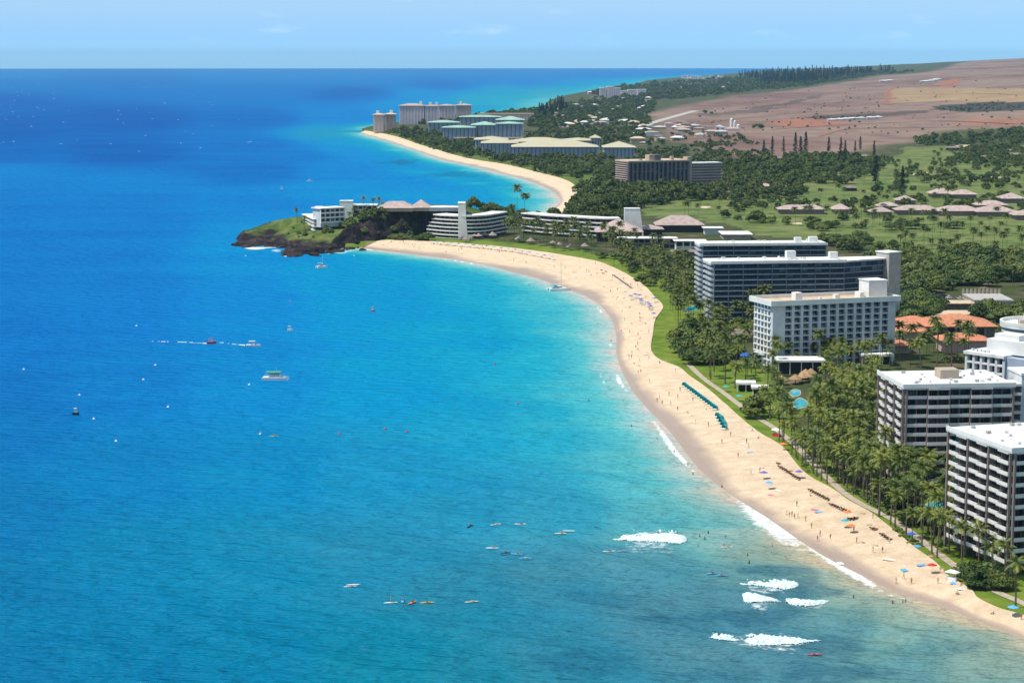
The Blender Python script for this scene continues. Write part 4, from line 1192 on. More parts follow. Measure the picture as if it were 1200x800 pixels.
# thatched umbrellas and huts
def thatch(label, u, v, r, group, mat='thatch'):
    p = gpt(u, v); root = empty('thatch_umbrella', p); tag(root, label, 'umbrella', group)
    b = MB(); b.cone(0, 0, 2.2, r, r * 0.75, 9); b.build('thatch', M[mat], root)
    b = MB(); b.tube([(0, 0, 0), (0, 0, 2.2 + r * 0.5)], 0.12, 6); b.build('pole', M['wood'], root)
for (u, v) in [(944, 444), (947, 447), (940, 448), (950, 443), (989, 440), (993, 437), (997, 441), (1004, 438), (1007, 441), (1002, 447), (1015, 450), (1020, 452), (986, 444), (932, 450), (916, 451), (983, 455), (1011, 445)]:
    thatch('brown thatch umbrella among the palms around the hotel pools', u, v, random.uniform(2.2, 3.2), 'thatch umbrellas by the pools')
for (u, v) in [(541, 281), (551, 282), (561, 280), (568, 279), (577, 279), (556, 280), (608, 284), (622, 286), (655, 290), (662, 291), (546, 284), (648, 288), (668, 293), (685, 292), (793, 258)]:
    thatch('large thatch hut roof on the terrace below the stepped hotel', u, v, random.uniform(2.2, 3.6), 'thatch huts below the stepped hotel', 'thatch_grey')

# --- stepped hotel at the headland --------------------------------------------------------------------
def stepped_wing(label, pts, floors, fh, depth, insets_l, insets_r, z0=3.5, bay=4.6):
    """curved terraces: pts = foot line in the photo; each floor steps in at its ends"""
    P = np.array([at(u, v, z0)[:2] for u, v in pts])
    c = P[0]
    root = empty('stepped_hotel_wing', (c[0], c[1], z0 - 0.3)); tag(root, label, 'hotel', 'stepped hotel wings')
    Q = resample(smooth_line(P - c, 8), 60)
    s = np.r_[0, np.cumsum(np.hypot(*np.diff(Q, axis=0).T))]; Ln = s[-1]
    def sub(a, b, off, n=24):
        t = np.linspace(a, Ln - b, n)
        q = np.c_[np.interp(t, s, Q[:, 0]), np.interp(t, s, Q[:, 1])]
        d = np.gradient(q, axis=0); d /= np.hypot(d[:, 0], d[:, 1])[:, None]
        nrm = np.c_[-d[:, 1], d[:, 0]]
        return q, nrm
    for f in range(floors):
        q, nn = sub(insets_l[f], insets_r[f], 0)
        z = f * fh
        ring = lambda a, b: [tuple(x) for x in (q + nn * a)] + [tuple(x) for x in (q + nn * b)[::-1]]
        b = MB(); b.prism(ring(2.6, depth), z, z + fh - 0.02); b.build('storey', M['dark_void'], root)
        b = MB(); b.prism(ring(0.0, 2.7 if f < floors - 1 else depth + 0.3), z + fh - 0.28, z + fh - 0.021); fl_ = b.build('terrace', M['concrete'], root)
        b = MB(); b.prism(ring(-0.06, 0.12), z + (-0.3 if f else 0.3), z + 0.72); b.build('parapet', M['white'], root)
        n = int((Ln - insets_l[f] - insets_r[f]) / bay)
        for i in range(n + 1):
            t = insets_l[f] + 0.2 + i * ((Ln - insets_l[f] - insets_r[f] - 0.4) / max(n, 1))
            x, y = np.interp(t, s, Q[:, 0]), np.interp(t, s, Q[:, 1])
            t2 = min(t + 1, Ln); dx, dy = np.interp(t2, s, Q[:, 0]) - np.interp(t2 - 1, s, Q[:, 0]), np.interp(t2, s, Q[:, 1]) - np.interp(t2 - 1, s, Q[:, 1])
            k = ('wingpart', fh)
            if k not in _bc: bb = MB(); bb.box(-0.14, 0.14, 1.1, 2.59, 0, fh - 0.3); _bc[k] = bb.mesh('partition', M['partition'])
            link('partition', _bc[k], root, (x, y, z), math.atan2(dy, dx))
    q, nn = sub(insets_l[-1] - 1, insets_r[-1] - 1, 0)
    b = MB(); b.prism([tuple(x) for x in (q + nn * -0.6)] + [tuple(x) for x in (q + nn * (depth + 1))[::-1]], floors * fh, floors * fh + 0.9); b.build('roof', M['roof_white'], root)
    footprint([tuple(x + c) for x in np.vstack([P - c, (P - c)[::-1] + np.array([0, depth + 4])])], 1)
    return root
w1 = stepped_wing('stepped terrace hotel wing curving below the cliff', [(500, 277), (520, 279), (545, 280), (570, 279), (597, 274)], 6, 2.75, 11, [0, 0, 0, 2.5, 6, 9.5], [3, 1, 0.5, 1, 3, 5])
w2 = stepped_wing('long stepped terrace hotel wing behind the palm terrace', [(611, 274), (640, 277), (670, 279), (705, 281), (735, 281)], 5, 3.05, 11, [1, 0, 0, 1, 1], [0, 0, 2, 4, 6])
def slab_tower(label, u0, u1, vt, z0, zt, dep, taper=0.0, rz=0.0):
    a = at(u0, vt, zt); b = at(u1, vt, zt)
    root = empty('stair_tower', (a.x, a.y, z0), rz); tag(root, label, 'tower')
    w = b.x - a.x; h = zt - z0
    m_ = MB(); m_.add([(0, 0, 0), (w + taper, 0, 0), (w + taper, dep, 0), (0, dep, 0), (0, 0, h), (w, 0, h), (w, dep, h), (0, dep, h)], [(0, 3, 2, 1), (4, 5, 6, 7), (0, 1, 5, 4), (1, 2, 6, 5), (2, 3, 7, 6), (3, 0, 4, 7)])
    m_.build('shaft', M['white'], root)
    box(root, 'cap', M['roof_white'], -0.2, w + 0.2, -0.2, dep + 0.2, h, h + 0.4)
    foot_local(root, 0, w, 0, dep, 1)
def foot_tower(label, u0, u1, vb, vt, z0, dep, taper):
    a = at(u0, vb, z0); zt = z0 + (vb - vt) * a.y / F / CP * 0.985
    root = empty('stair_tower', (a.x, a.y, z0), 0); tag(root, label, 'tower'); w = (u1 - u0) / F * a.y; h = zt - z0
    m_ = MB(); m_.add([(0, 0, 0), (w + taper, 0, 0), (w + taper, dep, 0), (0, dep, 0), (0, 0, h), (w, 0, h), (w, dep, h), (0, dep, h)], [(0, 3, 2, 1), (4, 5, 6, 7), (0, 1, 5, 4), (1, 2, 6, 5), (2, 3, 7, 6), (3, 0, 4, 7)])
    m_.build('shaft', M['white'], root); box(root, 'cap', M['roof_white'], -0.2, w + 0.2, -0.2, dep + 0.2, h, h + 0.4); foot_local(root, 0, w, 0, dep, 1)
foot_tower('white stair tower splitting the stepped wing below the cliff', 537, 545, 280.5, 238, 3.2, 12, 2.0)
slab_tower('white sloping-sided stair tower at the end of the long stepped wing', 732, 750, 245, 3.5, 24.5, 9, 3)

def block(name, label, A, B, z0, h, dep, floors, bays, wallm, bandm, sidebays=0, cat='hotel', group=None, roofm='roof_white'):
    """small hotel block: bands of balconies over dark rooms"""
    root, w = frame(name, A, B, h, z0, label, dep, cat, group)
    foot_local(root, 0, w, 0, dep, 1)
    fh = (h - 0.8) / floors; bw = w / bays
    box(root, 'core', M[wallm], 0.6, w - 0.1, 1.4, dep, -3, h - 0.8)
    for f in range(floors):
        box(root, 'balcony', M[bandm], 0, w, 0, 1.39, f * fh, f * fh + 1.0)
        for i in range(bays): box(root, 'window', M['glass_dark'], 0.65 + i * bw, (i + 1) * bw - 0.35, 1.28, 1.399, f * fh + 1.05, f * fh + fh - 0.2)
        for i in range(bays + 1): box(root, 'partition', M[bandm], i * bw - (0.0 if i == 0 else 0.12), i * bw + (0.0 if i == bays else 0.12) + 0.05, 0.05, 1.27, f * fh + 1.002, f * fh + fh - 0.01)
        if sidebays:
            bl = dep / sidebays
            box(root, 'side_balcony', M[bandm], -1.3, 0.55, 1.5, dep, f * fh, f * fh + 1.05)
            for i in range(sidebays): box(root, 'window', M['glass_dark'], 0.5, 0.58, 1.6 + i * bl, 1.4 + (i + 1) * bl - 0.5, f * fh + 1.1, f * fh + fh - 0.15)
    b = MB(); b.box(-1.4 if sidebays else -0.5, w + 0.5, -0.5, dep + 0.5, h - 0.79, h); b.build('roof', M[roofm], root)
    return root, w
# point block seen end-on, its long side to the sea
def point_block():
    z0, h = 6.5, 11.8
    a = at(368, 256.5, z0 + h); b = at(355, 250.5, z0 + h)
    ang = math.atan2(b.y - a.y, b.x - a.x) - math.pi / 2
    root = empty('hotel_block', (a.x, a.y, z0), ang); tag(root, 'white four-storey hotel block alone at the grassy point of the headland', 'hotel')
    dep = (b - a).length; w = 12.5; fl = 4; fh = (h - 0.7) / fl
    foot_local(root, -1, w, 0, dep, 2)
    box(root, 'core', M['grey_wall'], 1.4, w, 0.8, dep, -6, h - 0.72)
    box(root, 'end_wall', M['white'], 6.2, w + 0.02, 0, 0.79, -4, h - 0.72)
    for f in range(fl):
        box(root, 'balcony', M['white'], -0.4, 1.38, 0.8, dep, f * fh, f * fh + 1.15)
        box(root, 'end_balcony', M['white'], 0, 6.15, -0.3, 0.78, f * fh, f * fh + 0.85)
        box(root, 'end_window', M['glass_dark'], 0.5, 5.9, 0.6, 0.75, f * fh + 0.9, f * fh + fh - 0.15)
        for i in range(9): box(root, 'window', M['glass_dark'], 1.25, 1.36, 1.2 + i * (dep - 1) / 9, 0.8 + (i + 1) * (dep - 1) / 9, f * fh + 1.2, f * fh + fh - 0.12)
    b_ = MB(); b_.box(-0.9, w + 0.6, -0.8, dep + 0.6, h - 0.7, h); b_.build('roof', M['roof_white'], root)
point_block()
block('hotel_block', 'long low white hotel wing on the headland behind the point block', (376, 244), (404, 242.5), 15.5, 11, 12, 3, 5, 'grey_wall', 'white')
slab_tower('white stair tower on the headland crest beside palms', 398, 413, 236, 14, 29, 8)
slab_tower('small white stair tower next to the point block', 369, 377.5, 243, 11, 25.5, 7)
block('hotel_block', 'white hotel wing between the headland stair tower and the lobby roof', (414, 240), (441, 240), 18.5, 7.5, 11, 2, 5, 'grey_wall', 'white')
def lobby(label, u0, u1, vb, z0, dep, wh, rh, roof='pink_roof', wall='dark_void'):
    return low('lobby_building', label, 'building', u0, u1, vb, dep, wh, rh, wall, roof, 'hotel lobby roofs', z0)
lobby('lobby with a long pinkish hip roof on the headland crest', 444, 484, 247.5, 22.0, 14, 2.4, 4.5, 'pink_roof', 'tan_wall')
lobby('pointed pinkish pavilion roof on the headland crest', 483, 503, 247.0, 22.0, 13, 2.4, 5.5, 'pink_roof', 'tan_wall')
lobby('low white roofed gallery on the cliff top beside the pointed pavilion', 503, 538, 247, 22.0, 8, 2.6, 0.8, 'roof_white', 'grey_wall')
lobby('broad pinkish gable roof in front of the long stepped wing', 700, 752, 284, 3.6, 30, 7.5, 8.0)
lobby('wide pinkish gable roof at the golf course edge', 770, 824, 273, 3.6, 22, 6.0, 6.5)
lobby('lower pinkish roof joining the two broad gables', 748, 776, 278, 3.6, 16, 6.0, 2.5)
low('low_building', 'pale walled building with white roof in front of the pinkish gables', 'building', 792, 826, 296, 10, 8.0, 0.6, 'white', 'roof_white', None, wins=2)
low('low_building', 'long low brown eaved hotel wing hidden by palms', 'building', 726, 792, 291, 10, 7.0, 0.8, 'fin_brown', 'band', None, wins=2)
low('low_building', 'pale flat roofed block beside the gables and the dark glass blocks', 'building', 826, 846, 275, 12, 5, 0.4, 'grey_wall', 'roof_white', None)
low('low_building', 'low white roofed sheds behind the dark glass blocks', 'building', 848, 880, 281, 26, 4, 0.5, 'tan_wall', 'roof_white', None)
low('low_building', 'reddish brown roof among palms beside the dark glass blocks', 'building', 789, 818, 304, 12, 5.0, 1.5, 'fin_brown', 'brown_roof', None)

# --- pinkish roofed villas on the golf course -----------------------------------------------------------
VG = 'pinkish roofed golf villas'
VL = ['longest single pinkish roofed villa at the seaward end of the golf villas', 'square pinkish roofed villa next to the longest seaward villa', 'pinkish roofed villa behind a gap of trees, third in the front row', 'small pinkish roofed villa standing behind the front row',
      'broad pinkish roofed villa in the middle of the front row', 'steep roofed pinkish villa of the high pair behind the row', 'lower roofed pinkish villa of the high pair behind the row', 'wide pinkish roofed villa right of the middle, joined to its neighbour',
      'deepest pinkish roofed villa of the front row', 'tall roofed pinkish villa at the landward end of the rear row', 'pinkish roofed villa at the landward end of the front row', 'little pinkish roofed villa tucked behind the third one', 'pinkish roofed villa filling the gap behind the deepest one', 'lone pinkish roofed villa at the wood edge of the fairway']
for (u0, u1, vb, rh, dep) in [(914, 966, 251, 3.2, 14), (978, 996, 251, 4.0, 16), (1022, 1045, 254, 3.4, 14), (1052, 1072, 240, 3.5, 14), (1052, 1100, 252, 3.6, 16), (1092, 1118, 232, 4.5, 16),
                              (1117, 1144, 233, 3.8, 16), (1100, 1150, 253, 3.8, 20), (1146, 1192, 254, 4.2, 24), (1176, 1200, 238, 4.6, 20), (1190, 1240, 258, 3.6, 18), (1030, 1052, 247, 3.0, 12), (1146, 1180, 246, 3.5, 16), (890, 905, 223, 2.4, 12)]:
    low('golf_villa', VL.pop(0), 'house', u0, u1, vb, dep, 4.2, rh, 'fin_brown', 'pink_roof', VG, over=1.8)
for (u0, u1, vb) in [(776, 796, 233), (798, 812, 232), (848, 872, 231), (882, 900, 229), (740, 756, 234), (752, 774, 236), (915, 926, 224), (990, 1004, 224), (1008, 1020, 186), (1110, 1130, 176), (1150, 1166, 187), (1180, 1200, 184)]:
    low('cottage', 'small dark eaved cottage under the trees at the golf course edge', 'house', u0, u1, vb, 10, 3.2, 2.2, 'dark_void', 'brown_roof', 'cottages at the golf course edge')

# --- dark slab hotel beyond the golf course --------------------------------------------------------------
def dark_slab():
    h = 26
    root, w = frame('hotel_tower', (737, 188.5), (807, 187), h, 4, 'dark brown slab hotel with vertical ribs and a tan box on its roof', 20, 'hotel')
    dep = 30; foot_local(root, 0, w, 0, dep, 2)
    zt = h - 1.6; n = 14; bw = w / n
    box(root, 'core', M['dark_void'], 1, w, 1, dep, 0, zt)
    for i in range(n + 1): box(root, 'rib', M['mauve_wall'], i * bw - 1.1, i * bw + 1.1, -0.4 if i % 3 else -1.2, 0.99, 0, zt)
    for f in range(11):
        box(root, 'side_balcony', M['rose_wall'], -1.2, 0.95, 1.5, dep, f * zt / 11, f * zt / 11 + 0.9)
        for i in range(n): box(root, 'window', M['glass_navy'], i * bw + 1.15, (i + 1) * bw - 1.15, 0.7, 0.98, f * zt / 11 + 0.5, (f + 1) * zt / 11 - 0.1)
    b = MB(); b.box(-1.4, w + 0.5, -1.3, dep + 0.5, zt + 0.01, zt + 1.5); b.build('roof', M['roof_tan'], root)
    box(root, 'penthouse', M['tan_wall'], 24, 29, 2, 12, zt + 1.5, zt + 7); box(root, 'penthouse', M['mauve_wall'], 29, 36, 0, 12, zt + 1.5, zt + 7)
    roof_units(root, [(50, 4, 3, 4, 3.5), (15, 6, 3, 3, 1.5)], zt + 1.5, M['tan_wall'])
    box(root, 'stair_core', M['tan_wall'], w + 0.6, w + 6, 4, 14, 0, zt + 4)
    rw = MB(); rw.box(w + 6.1, w + 42, 8, 22, 0, zt - 3.5); rw = rw.build('rear_wing', M['mauve_wall'], root)
    box(rw, 'roof', M['roof_white'], w + 6.1, w + 43, 7, 23, zt - 3.49, zt - 2.4)
    for f in range(7): box(rw, 'balcony', M['rose_wall'], w + 6.2, w + 42, 7.2, 7.99, f * 2.9 + 1, f * 2.9 + 1.8)
    foot_local(root, w, w + 42, 4, 22, 2)
dark_slab()

# --- far resorts ---------------------------------------------------------------------------------------
def far_block(name, label, u0, u1, vt, vb, dep, wall, roof, rh, cols, group, rz=0.0, over=2.0, turret=False):
    p = at((u0 + u1) / 2, vb, 4.0)
    k = p.y / F; w = (u1 - u0) * k; h = (vb - vt) * k / CP
    root = empty(name, (p.x, p.y, 3.8), rz); tag(root, label, 'hotel', group)
    foot_local(root, -w / 2, w / 2, 0, dep, 3)
    box(root, 'wall', M[wall], -w / 2, w / 2, 0, dep, 0, h)
    bw = w / cols
    for i in range(cols):
        box(root, 'window_column', M['slab_grey' if wall in ('lilac_wall', 'rose_wall') else 'partition'], -w / 2 + (i + 0.28) * bw, -w / 2 + (i + 0.56) * bw, -0.35, -0.01, 2.0, h - 1.0)
        box(root, 'pilaster', M[wall], -w / 2 + (i + 0.84) * bw, -w / 2 + (i + 0.98) * bw, -0.9, -0.012, 0, h - 0.2)
    if rh > 0:
        b = MB(); b.hip(-w / 2 - over, w / 2 + over, -over, dep + over, h + 0.01, rh); b.build('roof', M[roof], root)
    else:
        box(root, 'roof', M[roof], -w / 2 - 0.6, w / 2 + 0.6, -0.6, dep + 0.6, h + 0.01, h + 1.6)
    if turret:
        for t in turret:
            box(root, 'turret', M['white'], t * w - 2.5, t * w + 2.5, dep * 0.3, dep * 0.5, h + 0.5, h + rh + 4.5)
    return root
G1, G2, G3 = 'lilac towers of the far resort', 'green roofed blocks of the far resort', 'sage roofed blocks of the far resort'
far_block('resort_tower', 'separate rose coloured tower at the far point of the bay', 437.5, 449.5, 135, 155, 30, 'rose_wall', 'roof_tan', 2.5, 3, G1, turret=(-0.1,))
far_block('resort_tower', 'rear half of the rose coloured tower at the far point', 451, 463, 134.5, 154, 30, 'rose_wall', 'roof_tan', 2.5, 3, G1, turret=(0.1,))
far_block('resort_tower', 'long lilac tower of the far resort with ribbed walls', 468, 497, 124.5, 146, 34, 'lilac_wall', 'pink_roof', 4, 8, G1, turret=(0.35,))
far_block('resort_tower', 'middle lilac tower of the far resort', 498, 513, 125, 146, 34, 'lilac_wall', 'pink_roof', 3, 4, G1, turret=(-0.1, 0.4))
far_block('resort_tower', 'pale end of the lilac tower row behind the green roofs', 514, 533, 124.5, 144, 30, 'lilac_wall', 'pink_roof', 3, 5, G1)
far_block('resort_tower', 'last tower of the lilac row, with rose walls', 534, 552, 124, 142, 30, 'rose_wall', 'pink_roof', 3.5, 5, G1, turret=(-0.2,))
for (u0, u1, vt, vb, dep, rh, n, lb) in [(539, 586, 137.5, 150, 50, 3, 9, 'rear green roofed block of the far resort'), (582, 614, 141, 155, 45, 6, 6, 'green hip roofed block rising at the rear of the resort'),
                                     (502, 537, 144, 157, 40, 3.5, 7, 'green roofed block nearest the lilac towers'), (553, 582, 147, 164, 44, 5, 6, 'green roofed block in the middle of the resort'),
                                     (582, 612, 145.5, 164, 40, 3, 6, 'green roofed block at the landward end of the resort'), (519, 556, 150, 165, 40, 3, 8, 'green roofed block facing the sea with ribbed walls')]:
    far_block('resort_block', lb, u0, u1, vt, vb, dep, 'blue_wall', 'green_roof', rh, n, G2)
far_block('resort_block', 'long tan podium below the green roofed blocks', 532, 613, 162.5, 167, 12, 'tan_wall', 'tan_wall', 0, 12, G2)
far_block('resort_block', 'long tan annex behind the green roofs', 560, 625, 134, 141, 20, 'rose_wall', 'roof_tan', 0, 10, G2)
for (u0, u1, vt, vb, dep, rh, n, lb) in [(660, 697, 165, 176, 50, 3, 8, 'tan roofed rear wing of the sage roofed resort'), (693, 703, 162, 176, 24, 4, 3, 'little tan turret house behind the sage roofs'),
                                     (557, 594, 164, 176, 50, 4, 7, 'sage roofed seaward rear block'), (600, 665, 166.5, 180, 55, 5, 14, 'broad sage roofed middle block'),
                                     (565, 606, 168, 182, 50, 5, 9, 'sage roofed block beside the beach trees'), (601, 700, 172.5, 185, 55, 7, 20, 'longest sage roofed block facing the bay'),
                                     (708, 744, 173, 186, 42, 7, 8, 'separate sage roofed pavilion block')]:
    far_block('resort_block', lb, u0, u1, vt, vb, dep, 'blue_wall', 'sage_roof', rh, n, G3)
G4 = 'pale condominiums on the far shore'
for (u0, u1, vt, vb) in [(703, 710, 104, 115), (711, 719, 102.5, 115), (719, 727, 104, 115), (728, 735, 107, 114), (736, 746, 106, 114), (747, 757, 105.5, 113)]:
    far_block('condominium_block', 'pale condominium block on the shore far beyond the resorts', u0, u1, vt, vb, 30, 'lilac_wall', 'white', 0, 3, G4)
for k in range(9):
    u = 803 + k * 5.2 + random.uniform(-1, 1)
    p = gpt(u, 92.5 + random.uniform(-.6, .6)); 
    root = empty('condominium_block', (p.x, p.y, p.z), 0); tag(root, 'tiny white block of the farthest town below the tree line', 'building', 'farthest town blocks')
    w = random.uniform(12, 24); h = random.uniform(8, 18)
    box(root, 'wall', M['white'], -w, w, 0, 30, 0, h); box(root, 'roof', M['roof_white'], -w - 1, w + 1, -1, 31, h + 0.01, h + 1.5)

# --- town and warehouses between resorts and hillside -----------------------------------------------------
def town():
    zones = [([(640, 126), (700, 118), (760, 116), (765, 128), (700, 140), (640, 145)], 36, 10, 20, 'small pale house in the far town behind the resorts', 'houses of the far town'),
             ([(650, 142), (745, 142), (745, 152), (650, 154)], 16, 14, 26, 'low pale roofed house among trees beyond the sage roofs', 'houses beyond the sage roofs'),
             ([(742, 152), (800, 146), (862, 152), (862, 158), (800, 165), (745, 172)], 34, 10, 26, 'low shed or workshop at the foot of the brown hill', 'sheds below the brown hill'),
             ([(790, 100), (905, 94), (930, 99), (800, 112)], 26, 12, 26, 'tiny house roof on the far slope under the pines', 'houses on the far slope'),
             ([(700, 118), (790, 112), (800, 106), (690, 110)], 22, 12, 30, 'tiny roof in the hazy far shore town', 'roofs of the hazy shore town')]
    for P, n, a, b, lb, gr in zones:
        us = [p[0] for p in P]; vs = [p[1] for p in P]
        k = 0
        while k < n:
            u, v = random.uniform(min(us), max(us)), random.uniform(min(vs), max(vs))
            if not inside([u], [v], np.array(P, float))[0]: continue
            k += 1
            p = gpt(u, v); w, d, h = random.uniform(a, b), random.uniform(10, 18), random.uniform(4, 8)
            root = empty('town_house', (p.x, p.y, p.z - 0.5), random.uniform(-0.5, 0.5)); wm, rm = random.choice(['tan_wall', 'lilac_wall', 'white', 'rose_wall']), random.choice(['roof_white', 'brown_roof', 'pink_roof', 'slab_grey', 'band', 'roof_tan'])
            tag(root, lb.replace('pale ', '') + ', ' + dict(roof_white='white', brown_roof='brown', pink_roof='pinkish', slab_grey='grey', band='cream', roof_tan='tan')[rm] + ' roof, ' + dict(tan_wall='tan', lilac_wall='lilac', white='white', rose_wall='rose')[wm] + ' walls', 'house', gr)
            box(root, 'wall', M[wm], -w / 2, w / 2, 0, d, 0, h)
            mm_ = MB(); mm_.hip(-w / 2 - 1, w / 2 + 1, -1, d + 1, h, random.uniform(1, 3)); mm_.build('roof', M[rm], root)
            foot_local(root, -w / 2, w / 2, 0, d, 1)
    # white storage tanks and greenhouses on the slope
    for (u, v, w, h) in [(857, 150, 5, 16), (861, 149, 4, 11), (865, 152, 5, 8)]:
        p = gpt(u, v); root = empty('silo', (p.x, p.y, p.z)); tag(root, 'white silo of the plant at the foot of the brown hill', 'silo', 'white silos')
        b = MB(); b.tube([(0, 0, 0), (0, 0, h)], w * 0.6, 10); b.build('drum', M['white'], root); b = MB(); b.cone(0, 0, h, w * 0.62, 2, 10); b.build('cap', M['white'], root)
    for k, (u, v) in enumerate([(975, 142), (984, 141.5), (992, 141), (1000, 140.5), (1010, 140), (1021, 139.5), (1030, 139)]):
        p = gpt(u, v); root = empty('greenhouse', (p.x, p.y, p.z)); tag(root, 'white roofed greenhouse in a line along the brown slope', 'greenhouse', 'greenhouses on the slope')
        box(root, 'wall', M['grey_wall'], -8, 8, 0, 14, 0, 3); b = MB(); b.hip(-8.5, 8.5, -.5, 14.5, 3.01, 1.5); b.build('roof', M['roof_white'], root)
    for k, (u, v) in enumerate([(1084, 96.5), (1090, 96), (1095, 95), (1099, 94), (1036, 96), (1043, 95.5)]):
        p = gpt(u, v); root = empty('greenhouse', (p.x, p.y, p.z)); tag(root, 'pale shed high on the brown slope near the red cutting', 'shed', 'sheds high on the slope')
        box(root, 'wall', M['grey_wall'], -14, 14, 0, 24, 0, 4); b = MB(); b.hip(-15, 15, -1, 25, 4.01, 2); b.build('roof', M['roof_white'], root)
town()

# --- car park deck, cars, paths ---------------------------------------------------------------------------
def sheet(name, label, P, dz, mat, kind='structure'):
    pts = [gpt(u, v, dz) for u, v in P]
    me = mesh(name, pts, [tuple(range(len(pts)))], mat)
    if me.polygons[0].normal.z < 0: me.flip_normals()
    return tag(link(name, me), label, None, None, kind)
def ribbon(name, label, P, width, dz, mat):
    L = smooth_line(np.array([gpt(u, v)[:2] for u, v in P]), 8)
    d = np.gradient(L, axis=0); d /= np.hypot(d[:, 0], d[:, 1])[:, None]; nrm = np.c_[-d[:, 1], d[:, 0]] * width / 2
    z = ground_z(L[:, 0], L[:, 1]) + dz
    V = np.vstack([np.c_[L + nrm, z], np.c_[L - nrm, z]]); n = len(L)
    me = mesh(name, V, [(n + i, n + i + 1, i + 1, i) for i in range(n - 1)], mat)
    ROADS.append((L, width)); return tag(link(name, me), label, None, None, 'structure')
ROADS = []
ribbon('path', 'pale beach walk winding between lawn and palms', [(1230, 722), (1200, 707), (1170, 694), (1145, 680), (1118, 662), (1095, 645), (1072, 627), (1045, 608), (1012, 592), (990, 578), (968, 558), (950, 540), (930, 520), (905, 500), (885, 488), (866, 474), (845, 458), (825, 444), (805, 425)], 2.5, 0.12, M['paving'])
ribbon('road', 'asphalt road behind the car park', [(1060, 352), (1100, 349), (1150, 352), (1200, 362), (1300, 380)], 9, 0.1, M['asphalt'])
ribbon('road', 'pale highway running up past the foot of the brown hill', [(752, 148), (775, 141), (800, 134), (815, 130)], 18, 0.3, M['concrete'])
pmat('dirt', (0.30, 0.15, 0.10), 0.95, 0.1, 0.02, 0.25)
for P_, w_ in [([(905, 152), (960, 148), (1040, 144), (1110, 142), (1200, 146), (1300, 150)], 9), ([(1044, 123), (1038, 115), (1041, 107), (1052, 101)], 9), ([(815, 128), (880, 121), (950, 116), (1040, 112), (1140, 110), (1250, 112)], 10), ([(1086, 99), (1104, 101), (1118, 97), (1128, 92.5)], 12),
             ([(800, 146), (860, 140), (930, 133), (1000, 129), (1090, 126)], 9), ([(960, 160), (990, 152), (1060, 150), (1160, 149)], 8), ([(940, 106), (1010, 99), (1080, 93), (1160, 88)], 10)]:
    ribbon('dirt_road', 'red dirt track across the dry brown slope', P_, w_, 0.6, M['dirt'])
sheet('parking_lot', 'asphalt car park between hedges', [(1066, 352), (1112, 346), (1122, 353), (1110, 360), (1085, 362)], 0.15, M['asphalt'])
def deck():
    a, b = gpt(1142, 358), gpt(1196, 362)
    root = empty('parking_deck', (a.x, a.y, a.z)); tag(root, 'pale concrete parking deck with posts along its rear edge', 'parking deck')
    w = b.x - a.x; box(root, 'slab', M['concrete'], 0, w, 0, 30, 2.2, 3.0); box(root, 'wall', M['tan_wall'], 0.2, w - .2, 0.2, 29.8, -1, 2.19)
    for i in range(10): box(root, 'post', M['tan_wall'], i * w / 9.5, i * w / 9.5 + 0.9, 29, 29.9, 3.0, 5.4)
    box(root, 'parapet', M['tan_wall'], 0, w, 30.01, 30.4, 2.2, 4.2); footprint([(a.x, a.y), (a.x + w, a.y), (a.x + w, a.y + 30), (a.x, a.y + 30)], 3)
deck()
def make_car(mat):
    root = empty('parked_car')
    b = MB(); b.box(-0.88, 0.88, -2.2, 2.2, 0.3, 0.85); b.add([(-.8, -1.5, .85), (.8, -1.5, .85), (.8, 1.7, .85), (-.8, 1.7, .85), (-.65, -.7, 1.45), (.65, -.7, 1.45), (.65, 1.2, 1.45), (-.65, 1.2, 1.45)], [(0, 1, 5, 4), (1, 2, 6, 5), (2, 3, 7, 6), (3, 0, 4, 7)], 1).add([(-.65, -.7, 1.46), (.65, -.7, 1.46), (.65, 1.2, 1.46), (-.65, 1.2, 1.46)], [(0, 1, 2, 3)])
    b.build('body', [M[mat], M['glass_dark']], root)
    for x in (-.8, .8):
        for y in (-1.35, 1.4):
            w_ = MB(); w_.tube([(x - .1, y, .32), (x + .1, y, .32)], .32, 10); w_.build('wheel', M['c_black'], root)
    return root
CC = ['hullwhite', 'hullwhite', 'navy', 'black', 'red', 'cream', 'sky', 'hullwhite']
CARS = {c: None for c in set(CC)}
for k, (u, v) in enumerate([(1070, 351), (1074, 350.5), (1078, 350), (1082, 349.6), (1086, 349.2), (1091, 348.8), (1096, 348.5), (1101, 348), (1106, 348), (1080, 356), (1085, 355.5), (1090, 355), (1095, 354.6), (1100, 354.2), (1106, 354), (1112, 350), (1125, 351), (1133, 352), (1076, 354), (1120, 358), (1114, 357)]):
    c = random.choice(CC); p = gpt(u, v, 0.18)
    if CARS[c] is None: CARS[c] = o = make_car('c_' + c)
    else:
        s_ = CARS[c]; o = s_.copy(); COL.objects.link(o)
        for ch in s_.children: q = ch.copy(); COL.objects.link(q); q.parent = o
    o.location = p; o.rotation_euler = (0, 0, 0.2 + random.uniform(-.05, .05))
    nm = dict(hullwhite='white', navy='navy', black='black', red='red', cream='cream', sky='pale blue')[c]
    tag(o, f'{nm} car in the car park beyond the terracotta roofs', 'car', f'{nm} cars in the car park')
# golf bunkers
for (u, v, a, b) in [(1080, 204, 10, 2.2), (1158, 208, 13, 2.2), (1130, 171, 9, 1.5), (826, 243, 7, 1.2), (1188, 176, 8, 1.3), (1138, 296, 7, 1.5), (1156, 303, 10, 1.2), (935, 262, 6, 1)]:
    sheet('sand_bunker', 'pale sand bunker on the golf course', [(u + a * math.cos(t) * (1 + .25 * math.sin(3 * t + u)), v + b * math.sin(t)) for t in np.linspace(0, 2 * math.pi, 18)[:-1]], 0.14, M['bunker'])

